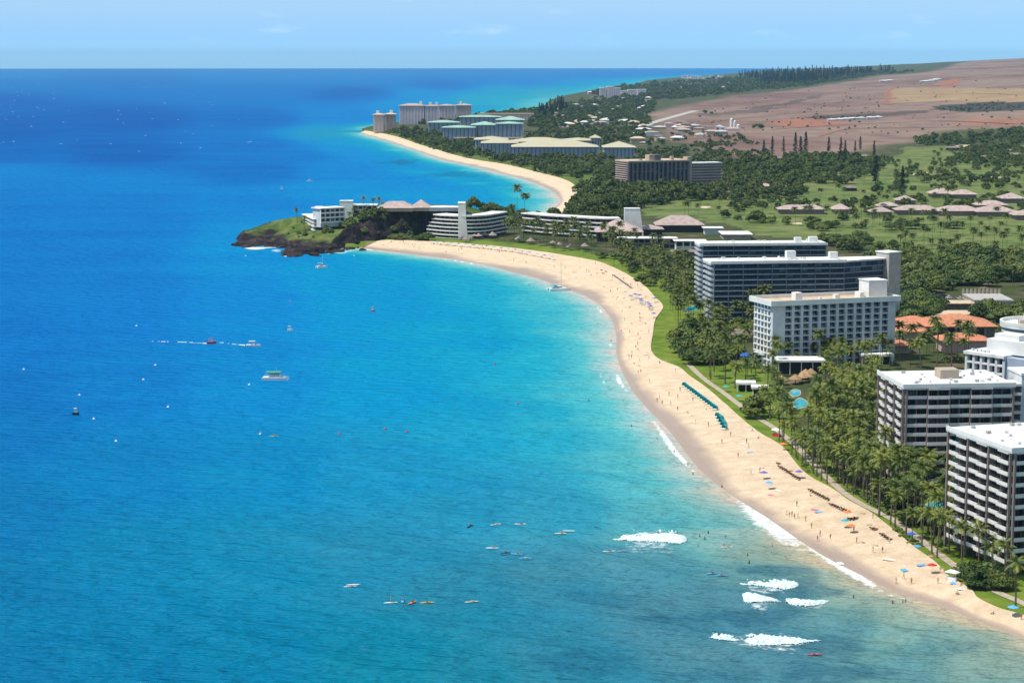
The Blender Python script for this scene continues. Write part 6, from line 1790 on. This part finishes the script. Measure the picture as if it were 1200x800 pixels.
# ------------------------------------------------------------------ people
def body_mesh(name, J, E, mats_by_tag, subdiv=1):
    """one continuous skinned figure: J = {name: (x, y, z, radius, tag)}, E = edges, first joint is the pelvis"""
    keys = list(J)
    me = bpy.data.meshes.new(name)
    me.from_pydata([J[k][:3] for k in keys], [(keys.index(a), keys.index(b)) for a, b in E], [])
    o = bpy.data.objects.new(name, me); COL.objects.link(o)
    sk = o.modifiers.new('skin', 'SKIN')
    for i, k in enumerate(keys):
        me.skin_vertices[0].data[i].radius = (J[k][3], J[k][3] * 0.85)
        me.skin_vertices[0].data[i].use_root = i == 0
    ss = o.modifiers.new('sub', 'SUBSURF'); ss.levels = subdiv; ss.render_levels = subdiv
    dg = bpy.context.evaluated_depsgraph_get()
    out = bpy.data.meshes.new_from_object(o.evaluated_get(dg))
    bpy.data.objects.remove(o); bpy.data.meshes.remove(me)
    out.name = name
    tags = ['skin', 'top', 'short', 'hair']
    P = np.array([J[k][:3] for k in keys]); T = [tags.index(J[k][4]) for k in keys]
    idx = [T[int(np.argmin(((P - np.array(p.center)) ** 2).sum(1)))] for p in out.polygons]
    out.materials.clear()
    for t in tags: out.materials.append(M[mats_by_tag[t]])
    out.polygons.foreach_set('material_index', np.array(idx, np.int32)); out.polygons.foreach_set('use_smooth', np.ones(len(idx), bool)); out.update()
    return out
EDG = [('pelvis', 'waist'), ('waist', 'chest'), ('chest', 'neck'), ('neck', 'head'), ('head', 'crown')]
for s in 'lr': EDG += [('pelvis', 'hip' + s), ('hip' + s, 'knee' + s), ('knee' + s, 'ankle' + s), ('ankle' + s, 'toe' + s), ('chest', 'sho' + s), ('sho' + s, 'elb' + s), ('elb' + s, 'hand' + s)]
def J_stand(stride=0.0, arm=0.0):
    J = dict(pelvis=(0, 0, .95, .13, 'short'), waist=(0, 0, 1.1, .115, 'skin'), chest=(0, 0, 1.32, .135, 'top'), neck=(0, 0, 1.5, .055, 'skin'), head=(0, .01, 1.6, .09, 'skin'), crown=(0, -.01, 1.72, .08, 'hair'))
    for s, k in (('l', -1), ('r', 1)):
        d = stride * k
        J['hip' + s] = (k * .10, 0, .86, .095, 'short'); J['knee' + s] = (k * .11, d * .5 + .03, .5, .065, 'skin'); J['ankle' + s] = (k * .11, d, .09, .045, 'skin'); J['toe' + s] = (k * .12, d + .15, .04, .035, 'skin')
        J['sho' + s] = (k * .19, 0, 1.42, .06, 'skin'); J['elb' + s] = (k * (.25 + arm * .1), -d * .4, 1.14, .045, 'skin'); J['hand' + s] = (k * (.24 + arm * .2), -d * .6 + .06, .88, .035, 'skin')
    return J
def J_lie():
    J = dict(pelvis=(0, 0, .14, .13, 'short'), waist=(0, .16, .13, .115, 'skin'), chest=(0, .38, .15, .135, 'top'), neck=(0, .55, .13, .055, 'skin'), head=(0, .66, .14, .09, 'skin'), crown=(0, .77, .14, .08, 'hair'))
    for s, k in (('l', -1), ('r', 1)):
        J['hip' + s] = (k * .10, -.08, .13, .095, 'short'); J['knee' + s] = (k * .13, -.46, .12 + (.12 if k > 0 else 0), .065, 'skin'); J['ankle' + s] = (k * .14, -.85, .06, .045, 'skin'); J['toe' + s] = (k * .15, -.9, .16, .035, 'skin')
        J['sho' + s] = (k * .19, .46, .13, .06, 'skin'); J['elb' + s] = (k * .34, .32, .09, .045, 'skin'); J['hand' + s] = (k * .30, .10, .06, .035, 'skin')
    return J
def J_sit():
    J = dict(pelvis=(0, 0, .15, .13, 'short'), waist=(0, -.05, .3, .115, 'skin'), chest=(0, -.08, .52, .135, 'top'), neck=(0, -.06, .70, .055, 'skin'), head=(0, -.03, .80, .09, 'skin'), crown=(0, -.05, .92, .08, 'hair'))
    for s, k in (('l', -1), ('r', 1)):
        J['hip' + s] = (k * .11, .07, .14, .095, 'short'); J['knee' + s] = (k * .14, .42, .36, .065, 'skin'); J['ankle' + s] = (k * .14, .66, .07, .045, 'skin'); J['toe' + s] = (k * .15, .8, .05, .035, 'skin')
        J['sho' + s] = (k * .19, -.08, .62, .06, 'skin'); J['elb' + s] = (k * .26, .10, .42, .045, 'skin'); J['hand' + s] = (k * .17, .34, .40, .035, 'skin')
    return J
def J_paddle():      # kneeling / sitting on a board, arms out front
    J = J_sit()
    for s, k in (('l', -1), ('r', 1)): J['elb' + s] = (k * .30, .22, .45, .045, 'skin'); J['hand' + s] = (k * .28, .45, .30, .035, 'skin')
    return J
LOOKS = [('skin_a', 'c_blue', 'c_blue', 'blue'), ('skin_b', 'skin_b', 'c_red', 'red'), ('skin_a', 'c_black', 'c_black', 'black'), ('skin_b', 'c_hullwhite', 'c_hullwhite', 'white'), ('skin_c', 'skin_c', 'c_navy', 'navy'), ('skin_a', 'c_pink', 'c_pink', 'pink'), ('skin_b', 'c_lime', 'c_lime', 'lime')]
POSES = dict(standing=J_stand(.02, .1), walking=J_stand(.26, .2), lying=J_lie(), sitting=J_sit(), paddling=J_paddle())
PEOPLE = {}
for p, J in POSES.items():
    base = body_mesh('person', J, EDG, dict(skin='skin_a', top='skin_a', short='skin_a', hair='hair'))
    for (a, b, d, c) in LOOKS:
        me = base.copy()
        for i, m_ in enumerate((a, b, d)): me.materials[i] = M[m_]
        PEOPLE[(p, c)] = me
def person(pose, colour, p, rz, where, group):
    o = link('person', PEOPLE[(pose, colour)], None, p, rz); o.scale = (1.06,) * 3
    return tag(o, f'person in {colour} swimwear {pose} {where}', 'person', group)
COLS = [l[3] for l in LOOKS]
def folk(uv, pose, where, group, c=None):
    for (u, v) in uv:
        p = spt(u, v); cc = c or random.choice(COLS)
        person(pose, cc, (p.x, p.y, p.z + .0), random.uniform(0, 6.28), where, f'{group}: {pose}, {cc}')
folk([(922, 604), (925, 606), (928, 605), (931, 608), (935, 607), (944, 611), (951, 619), (961, 628), (958, 634), (973, 632), (1004, 636), (1034, 647)], 'standing', 'on the sand beside the wide white wash', 'people by the wash')
folk([(1050, 684), (1059, 678), (1068, 684), (1099, 684), (1106, 672), (1102, 671)], 'walking', 'on the sand near the red umbrella', 'people near the red umbrella')
folk([(737, 421), (740, 420), (748, 438), (751, 437), (728, 390), (732, 376), (722, 352), (729, 366)], 'walking', 'along the water line below the tents', 'walkers at the water line')
folk([(797, 458), (794, 481), (770, 471), (773, 467), (776, 474), (812, 470), (830, 500), (846, 520), (815, 497), (865, 536), (880, 556)], 'standing', 'on the open sand near the teal cabanas', 'people near the cabanas')
ZONES = [(.045, .30, .35, .95, 26, 'on the sand in front of the balconied towers', 'people before the towers'), (.30, .52, .30, .9, 26, 'on the sand between the teal cabanas and the tents', 'people before the tents'),
         (.52, .72, .3, .9, 34, 'on the sand near the beached catamaran', 'people near the catamaran'), (.72, .97, .3, .9, 46, 'on the sand below the stepped hotel', 'people below the stepped hotel')]
for (s0, s1, t0, t1, n, wh, gr) in ZONES:
    for k in range(n):
        s, t = random.uniform(s0, s1), random.uniform(t0, t1); pose = random.choice(['standing', 'walking', 'lying', 'lying', 'sitting', 'standing']); c = random.choice(COLS)
        person(pose, c, beach_pt(s, t) + Vector((0, 0, .02)), random.uniform(0, 6.28), wh, f'{gr}: {pose}, {c}')
# bathers
for (u, v) in [(820, 629), (830, 625), (850, 630), (876, 651), (846, 571), (812, 556), (1046, 707), (1058, 706), (1061, 705), (806, 545), (790, 530), (770, 515), (848, 640), (878, 660), (818, 640), (800, 610), (740, 500), (716, 400), (700, 380), (560, 320), (500, 312), (470, 305), (620, 335), (690, 470), (775, 602), (826, 632), (1000, 700), (905, 640), (730, 470), (715, 445)]:
    p = at(u, v, 0); c = random.choice(COLS)
    person('standing', c, (p.x, p.y, -.75 + float(swell([p.x], [p.y])[0])), random.uniform(0, 6.28), 'waist deep in the shallows', f'bathers: {c}')

# ------------------------------------------------------------------ beach furniture
def lounger_mesh(mat):
    b = MB(); b.box(-.33, .33, -1.0, .35, .28, .36, 0)
    b.add([(-.33, .35, .28), (.33, .35, .28), (.33, .95, .75), (-.33, .95, .75), (-.33, .35, .37), (.33, .35, .37), (.33, .92, .83), (-.33, .92, .83)], [(0, 3, 2, 1), (4, 5, 6, 7), (0, 1, 5, 4), (1, 2, 6, 5), (2, 3, 7, 6), (3, 0, 4, 7)], 0)
    for x in (-.3, .24):
        for y in (-.9, .3): b.box(x, x + .06, y, y + .06, 0, .28, 1)
    return b.mesh('lounger', [M[mat], M['wood']])
LMESH = {c: lounger_mesh(c) for c in ('wood', 'c_navy', 'c_blue', 'c_hullwhite', 'c_teal', 'c_sky')}
def lounger(u, v, mat, label, group, rz=None, off=(0, 0)):
    p = spt(u, v); o = link('lounger', LMESH[mat], None, (p.x + off[0], p.y + off[1], p.z + .02), random.uniform(2.2, 2.8) if rz is None else rz); o.scale = (1.15,) * 3
    return tag(o, label, 'lounger', group)
def umbrella(u, v, mat, label, group=None, r=1.35, h=2.1):
    p = spt(u, v); root = empty('beach_umbrella', p); tag(root, label, 'umbrella', group)
    b = MB(); b.cone(0, 0, h, r, .55, 8); b.build('canopy', M[mat], root)
    b = MB(); b.tube([(0, 0, -.2), (0, 0, h + .5)], .035, 5); b.build('pole', M['c_hullwhite'], root)
def row(a, b, n): return [(a[0] + (b[0] - a[0]) * i / (n - 1), a[1] + (b[1] - a[1]) * i / (n - 1)) for i in range(n)]
# teal clamshell cabanas
def cabana_mesh():
    b = MB(); N = 8; vs = []; fs = []
    for i in range(N + 1):
        a = -0.15 + (math.pi * .62) * i / N
        for j in range(7):
            t = math.pi * j / 6
            vs.append((1.0 * math.cos(t), .55 - 1.25 * math.sin(t) * math.cos(a), .3 + 1.35 * math.sin(t) * math.sin(a)))
    for i in range(N):
        for j in range(6): fs.append((i * 7 + j, i * 7 + j + 1, (i + 1) * 7 + j + 1, (i + 1) * 7 + j))
    b.add(vs, fs, 0); return b.mesh('hood', M['c_teal'], True)
HOOD = cabana_mesh(); SEATM = MB().box(-.95, .95, -.5, 1.1, .12, .42).mesh('seat', M['c_cream'])
for (u, v) in row((803, 453), (839, 480), 13) + row((842, 489), (850, 503), 5) + [(846, 492), (849, 498)]:
    p = spt(u, v); root = empty('beach_cabana', p, 2.3 + random.uniform(-.12, .12)); root.scale = (1.25,) * 3
    tag(root, 'teal hooded cabana in the line on the sand beside the round tree', 'cabana', 'teal cabanas'); link('hood', HOOD, root); link('seat', SEATM, root)
for (u, v) in row((719, 323), (740, 338), 15) + [(705, 317), (707, 321), (710, 319)]: lounger(u, v, 'c_navy', 'dark lounger in the line on the sand near the beached catamaran', 'dark loungers near the catamaran')
for (u, v) in [(739, 351), (744, 349), (750, 355), (752, 357), (749, 350), (759, 359), (761, 361), (762, 363), (767, 354), (766, 372)]:
    umbrella(u, v, 'c_blue', 'blue umbrella on the sand at the lawn bend below the dark glass blocks', 'blue umbrellas at the lawn bend', 1.5)
    lounger(u + 1, v + 1, 'c_hullwhite', 'white lounger beside the blue umbrellas at the lawn bend', 'white loungers at the lawn bend')
for k, (u, v) in enumerate(row((506, 286), (560, 291), 20) + row((562, 291), (604, 296), 16) + row((606, 296.5), (650, 305), 16)):
    if k % 3 == 2: umbrella(u, v, 'c_blue' if k % 2 else 'c_sky', 'blue umbrella in the row along the grass below the stepped hotel' if k % 2 else 'pale blue umbrella in the row along the grass below the stepped hotel', 'blue umbrellas below the stepped hotel' if k % 2 else 'pale umbrellas below the stepped hotel', 1.5)
    else: lounger(u, v, 'c_navy' if k % 3 else 'c_hullwhite', ('navy' if k % 3 else 'white') + ' lounger in the row along the grass below the stepped hotel', ('navy' if k % 3 else 'white') + ' loungers below the stepped hotel')
BL = 'brown wooden lounger in the line on the sand before the balconied towers'
for (u, v) in [(912, 544)] + row((914, 548), (936, 562), 10) + row((949, 575), (970, 586), 9) + row((974, 592), (993, 600), 7) + [(996, 609), (1000, 609), (1003, 608), (1022, 620), (1025, 621)] + row((1033, 627), (1042, 633), 4): lounger(u, v, 'wood', BL, 'wooden loungers before the towers')
for (u, v, m, lb) in [(993, 608, 'c_orange', 'orange umbrella over the wooden loungers, beside the teal one'), (997, 624, 'c_orange', 'orange umbrella standing apart below the teal one'), (990, 618, 'c_teal', 'single teal umbrella between the two orange ones'), (1068, 634, 'c_blue', 'blue umbrella at the edge of the tower lawn'),
                      (1092, 671, 'c_red', 'single red umbrella on the sand by the beach lawn'), (918, 527, 'c_orange', 'orange umbrella under the first palms of the dense grove'), (895, 561, 'c_purple', 'lavender umbrella on the open sand'), (901, 573, 'c_sky', 'pale blue umbrella on the open sand below the grove'), (1187, 721, 'c_sky', 'pale blue umbrella at the tip of the beach lawn'), (936, 560, 'c_purple', 'violet umbrella at the end of the wooden loungers'), (866, 470, 'c_teal', 'teal umbrella on the lawn beside the beach bar'), (851, 459, 'c_teal', 'teal umbrella at the beach walk')]: umbrella(u, v, m, lb, None, 1.4)
# white towels and sheets on the sand
for (u, v) in [(1118, 683), (1128, 690), (985, 660), (1040, 655), (1044, 656), (1060, 668), (905, 580), (912, 575), (960, 600), (955, 597), (1075, 640), (1080, 662), (1088, 652), (880, 530), (870, 520)]:
    p = spt(u, v); b = MB(); b.box(-.6, .6, -1, 1, .02, .06); o = b.build('beach_towel', M[random.choice(['c_hullwhite', 'c_cream', 'c_sky', 'c_pink'])], None, (p.x, p.y, p.z + .05), random.uniform(0, 3)); o.scale = (1.3,) * 3
    tag(o, 'pale towel spread on the sand before the balconied towers', 'towel', 'towels on the sand')
def cart(u, v, m, label):
    p = spt(u, v); root = empty('beach_stand', p, 2.4); tag(root, label, 'stand')
    box(root, 'counter', M[m], -1.4, 1.4, -.6, .6, 0, 1.0); b = MB(); b.hip(-1.7, 1.7, -1.1, 1.1, 2.2, .6, thick=.1); b.build('canopy', M['c_hullwhite'], root)
    for x in (-1.4, 1.3):
        for y in (-.9, .8): box(root, 'post', M['metal'], x, x + .08, y, y + .08, 0, 2.2)
cart(910, 511, 'c_red', 'red and white rental stand on the grass beside the grove')
cart(1116, 680, 'c_hullwhite', 'white stand on the sand beside the red umbrella')

# ------------------------------------------------------------------ boats
def hull(b, L_, W_, D_, m=0, bow=.35, x0=0.0):
    """hull along +y, bow at +y"""
    n = 9; vs = []; fs = []
    for i in range(n):
        t = i / (n - 1); y = -L_ / 2 + L_ * t
        w = W_ / 2 * (1 if t < 1 - bow else max(.02, 1 - ((t - 1 + bow) / bow) ** 1.8)); sh = D_ * (1 + .35 * max(0, t - .5))
        vs += [(x0 - w, y, sh), (x0 - w * .75, y, -.1), (x0, y, -.3), (x0 + w * .75, y, -.1), (x0 + w, y, sh)]
    for i in range(n - 1):
        for j in range(4): fs.append((i * 5 + j, i * 5 + j + 1, (i + 1) * 5 + j + 1, (i + 1) * 5 + j))
        fs.append((i * 5 + 4, i * 5, (i + 1) * 5, (i + 1) * 5 + 4))
    fs.append((0, 4, 3, 2, 1)); b.add(vs, fs, m)
def boat(name, label, u, v, rz, L_, W_, parts, cat='boat', z=0.0, group=None):
    p = at(u, v, z); root = empty(name, (p.x, p.y, z), rz); tag(root, label, cat, group); parts(root, L_, W_); return root
def tour(root, L_, W_):
    for s in (-1, 1): b = MB(); hull(b, L_, W_ * .32, 1.1, 0, .4, s * W_ * .33); b.build('hull', M['c_hullwhite'], root)
    box(root, 'deck', M['c_hullwhite'], -W_ * .48, W_ * .48, -L_ * .46, L_ * .34, 1.12, 1.35)
    box(root, 'cabin', M['c_hullwhite'], -W_ * .36, W_ * .36, -L_ * .22, L_ * .18, 1.35, 2.5); box(root, 'cabin_window', M['glass_dark'], -W_ * .37, W_ * .37, -L_ * .18, L_ * .17, 1.75, 2.2)
    box(root, 'canopy', M['c_green'], -W_ * .46, W_ * .46, -L_ * .36, L_ * .22, 3.3, 3.5)
    for s in (-1, 1):
        for y in (-.34, -.1, .2): box(root, 'post', M['metal'], s * W_ * .43 - .05, s * W_ * .43 + .05, y * L_ - .05, y * L_ + .05, 1.35, 3.3)
        b = MB(); b.tube([(s * W_ * .47, -L_ * .45, 2.0), (s * W_ * .47, L_ * .33, 2.0)], .05, 5); b.build('rail', M['metal'], root)
    b = MB(); b.tube([(0, L_ * .05, 3.5), (0, L_ * .02, 5.2)], .07, 5); b.build('mast', M['metal'], root)
def motor(hm, cm_):
    def f(root, L_, W_):
        b = MB(); hull(b, L_, W_, .9, 0, .45); b.build('hull', M[hm], root)
        box(root, 'console', M['c_hullwhite'], -W_ * .25, W_ * .25, -.3, .7, .85, 1.8); box(root, 'windscreen', M['glass_dark'], -W_ * .26, W_ * .26, .72, .8, 1.4, 2.0)
        box(root, 'canopy', M[cm_], -W_ * .4, W_ * .4, -L_ * .3, L_ * .12, 2.5, 2.62); box(root, 'outboard', M['c_black'], -.2, .2, -L_ * .55, -L_ * .49, .2, 1.2)
        for s in (-1, 1):
            for y in (-.28, .1): box(root, 'post', M['metal'], s * W_ * .36 - .03, s * W_ * .36 + .03, y * L_, y * L_ + .06, .85, 2.5)
    return f
def sailcat(root, L_, W_):
    for s in (-1, 1): b = MB(); hull(b, L_, W_ * .26, 1.3, 0, .45, s * W_ * .36); b.build('hull', M['c_hullwhite'], root)
    box(root, 'bridge_deck', M['c_hullwhite'], -W_ * .3, W_ * .3, -L_ * .40, L_ * .16, 1.0, 1.5); box(root, 'cabin', M['c_hullwhite'], -W_ * .24, W_ * .24, -L_ * .22, L_ * .1, 1.5, 2.5); box(root, 'cabin_window', M['glass_dark'], -W_ * .25, W_ * .25, -L_ * .2, L_ * .11, 1.9, 2.25)
    box(root, 'awning', M['c_teal'], -W_ * .34, W_ * .34, -L_ * .40, -L_ * .1, 3.0, 3.12); box(root, 'trampoline', M['c_cream'], -W_ * .26, W_ * .26, L_ * .17, L_ * .38, 1.2, 1.26)
    b = MB(); b.tube([(0, L_ * .1, 1.5), (0, L_ * .1, L_ * 1.25)], .1, 6); b.build('mast', M['metal'], root); b = MB(); b.tube([(0, L_ * .08, 3.4), (0, -L_ * .36, 3.5)], .14, 6); b.build('boom', M['c_hullwhite'], root)
    for s in (-1, 1):
        for y in (-.39, -.12): box(root, 'post', M['metal'], s * W_ * .3 - .04, s * W_ * .3 + .04, y * L_, y * L_ + .08, 1.5, 3.0)
boat('tour_boat', 'white tour catamaran with a green canopy lying off the beach', 323, 445, R(-92), 11.0, 4.6, tour)
boat('motor_boat', 'white speedboat with a tan canopy trailing a white wake', 297, 406, R(-95), 7.2, 2.5, motor('c_hullwhite', 'c_cream'))
boat('motor_boat', 'small red boat following the white speedboat', 248, 402.5, R(-88), 4.4, 1.7, motor('c_red', 'c_red'))
boat('sailing_catamaran', 'white catamaran with a bare mast nosed onto the sand', 655, 340, R(-72), 13.0, 6.2, sailcat, z=.15)
boat('sailing_catamaran', 'small catamaran with a bare mast anchored off the lava rocks', 377, 314, R(-60), 7.0, 3.4, sailcat)
boat('motor_boat', 'small white boat anchored between the speedboat and the lava rocks', 340, 388, R(-90), 3.2, 1.3, motor('c_hullwhite', 'c_hullwhite'))
boat('motor_boat', 'white boat moored in the blue water beyond the headland', 363, 213, R(-90), 6.5, 2.6, motor('c_hullwhite', 'c_hullwhite'))
boat('motor_boat', 'tiny white boat near the one moored beyond the headland', 330, 222, R(-85), 3.6, 1.6, motor('c_hullwhite', 'c_hullwhite'))
boat('motor_boat', 'dark hulled dinghy with a white cover at a mooring', 89, 486, R(-90), 2.4, 1.3, motor('c_black', 'c_hullwhite'))
boat('motor_boat', 'pinkish dinghy floating off the curving beach', 437, 365, R(-80), 2.4, 1.3, motor('c_pink', 'c_pink'))
def wake(label, u0, v0, u1, v1, w, fade):
    a, c = at(u0, v0, .03), at(u1, v1, .03); V = []; Fc = []; n = 44; d = (c - a).normalized(); pr = Vector((-d.y, d.x, 0)); Ln = (c - a).length
    for i in range(n):
        t = i / (n - 1); ww = w * (.35 + .65 * t) * (1 + .5 * math.sin(i * 2.3) * .5)
        for s in (-1, -.35, .35, 1):
            q = a + d * (t * Ln) + pr * (ww * s * random.uniform(.75, 1.15)); V.append((q.x, q.y, (.35 if abs(s) < .5 else .03) * (1 - t * .8) + .03))
    for i in range(n - 1):
        if random.random() < fade * (i / n): continue
        for j in range(3):
            if random.random() < .25 * fade * (i / n): continue
            Fc.append((i * 4 + j, (i + 1) * 4 + j, (i + 1) * 4 + j + 1, i * 4 + j + 1))
    tag(link('wake', mesh('wake', V, Fc, M['foam'], None, True)), label, None, None, 'structure')
wake('white wake churned up behind the white speedboat', 289, 405, 262, 401.6, 1.0, 1.0)
wake('white wake behind the small red boat', 243, 402.6, 226, 401.5, 1.1, .9)
for (u0, v0, u1, v1) in [(226, 401.5, 150, 399), (262, 401.8, 252, 401.4)]: wake('thin broken foam line left on the water by the boats', u0, v0, u1, v1, .35, 1.6)
# buoys
def buoy(u, v, m, r, group, label):
    p = at(u, v, 0); root = empty('mooring_buoy', p); tag(root, label, 'buoy', group)
    b = MB(); N = 10
    prof = [(.05, -.5), (.75, -.3), (1, .15), (.8, .6), (.35, .85), (.12, 1.0), (.12, 1.35)]
    vs = [(r * q * math.cos(2 * math.pi * k / N), r * q * math.sin(2 * math.pi * k / N), r * z) for q, z in prof for k in range(N)]
    fs = [(i * N + k, i * N + (k + 1) % N, (i + 1) * N + (k + 1) % N, (i + 1) * N + k) for i in range(len(prof) - 1) for k in range(N)]
    b.add(vs, fs, 0); b.build('float', M[m], root, smooth=True)
    b = MB(); b.tube([(0, 0, r * 1.3), (0, 0, r * 1.7)], r * .1, 6); b.build('ring', M['metal'], root)
for (u, v) in [(28, 433), (182, 428), (168, 445), (93, 463), (110, 491), (197, 477), (292, 451), (160, 382), (136, 517), (415, 300), (288, 300), (340, 300)]: buoy(u, v, 'c_hullwhite', .55, 'white buoys', 'white mooring buoy on the open blue water')
for (u, v) in [(398, 508), (451, 503), (477, 506), (607, 473), (580, 427), (340, 354)]: buoy(u, v, 'c_red', .55, 'red buoys', 'red buoy floating in the turquoise water')
# surfers on boards
BOARD = {}
def board_mesh(mat):
    b = MB(); N = 16
    pts = [(.28 * math.sin(2 * math.pi * k / N) * (1 if math.cos(2 * math.pi * k / N) < .2 else .85), 1.45 * math.cos(2 * math.pi * k / N)) for k in range(N)]
    b.prism(pts[::-1], .02, .12); return b.mesh('surfboard', M[mat])
for i, (u, v, m, pose, rz) in enumerate([(305, 508, 'c_hullwhite', 'paddling', 0), (321, 511, 'c_lime', 'paddling', 1.5), (551, 618, 'c_navy', 'sitting', .5), (581, 617, 'c_hullwhite', 'lying', 1.0), (610, 614, 'c_hullwhite', 'lying', 1.6), (657, 625, 'c_cream', 'sitting', 1.5), (667, 622, 'c_cream', None, 1.7),
                                    (577, 642, 'c_hullwhite', 'sitting', 1.6), (592, 648, 'c_navy', 'sitting', 1.0), (606, 649, 'c_sky', 'sitting', 1.8), (616, 654, 'c_sky', 'lying', 1.6), (411, 687, 'c_hullwhite', 'lying', 1.3), (414, 685, 'c_hullwhite', None, 1.4), (458, 706, 'c_hullwhite', 'standing', 1.4),
                                    (472, 704, 'c_sky', 'sitting', 0), (483, 706, 'c_orange', 'sitting', .6), (501, 706, 'c_yellow', 'lying', 1.4), (553, 705, 'c_cream', 'lying', 1.3), (714, 646, 'c_hullwhite', 'lying', 1.5), (730, 646, 'c_sky', 'lying', 1.5), (852, 641, 'c_hullwhite', 'lying', 1.5), (955, 767, 'c_red', 'lying', 1.4), (834, 672, 'c_sky', 'sitting', 1.3), (846, 674, 'c_sky', 'lying', 1.5)]):
    if m not in BOARD: BOARD[m] = board_mesh(m)
    nm = m[2:].replace('hullwhite', 'white').replace('sky', 'pale blue'); p = at(u, v, 0.05)
    zs = max(0.0, float(swell([p.x], [p.y])[0]))
    o = link('surfboard', BOARD[m], None, (p.x, p.y, .05 + zs), -rz); o.scale = (1.25,) * 3
    tag(o, f'{nm} board floating ' + ('with nobody on it' if pose is None else f'under a {pose} surfer') + ' on the open water', 'surfboard', f'{nm} boards ' + str(pose))
    if pose:
        c = COLS[i % len(COLS)]; q = person(pose, c, (p.x, p.y, .18 + zs), -rz, f'on a {nm} board', f'surfers {pose} {c} {nm}'); q.scale = (1.1,) * 3

# ------------------------------------------------------------------ haze
def haze():
    b = MB(); b.box(-24500, 24500, -1500, 24500, -6, 190); o = b.build('haze', [])
    m = bpy.data.materials.new('haze'); m.use_nodes = True; t = m.node_tree
    for n in list(t.nodes):
        if n.type == 'BSDF_PRINCIPLED': t.nodes.remove(n)
    v = t.nodes.new('ShaderNodeVolumePrincipled'); v.inputs['Color'].default_value = (0.40, 0.72, 1.0, 1); v.inputs['Density'].default_value = 2.6e-5; v.inputs['Anisotropy'].default_value = 0.0
    t.links.new(v.outputs[0], t.nodes['Material Output'].inputs['Volume'])
    o.data.materials.append(m); tag(o, 'thin blue sea haze lying over the coast', None, None, 'stuff')
haze()
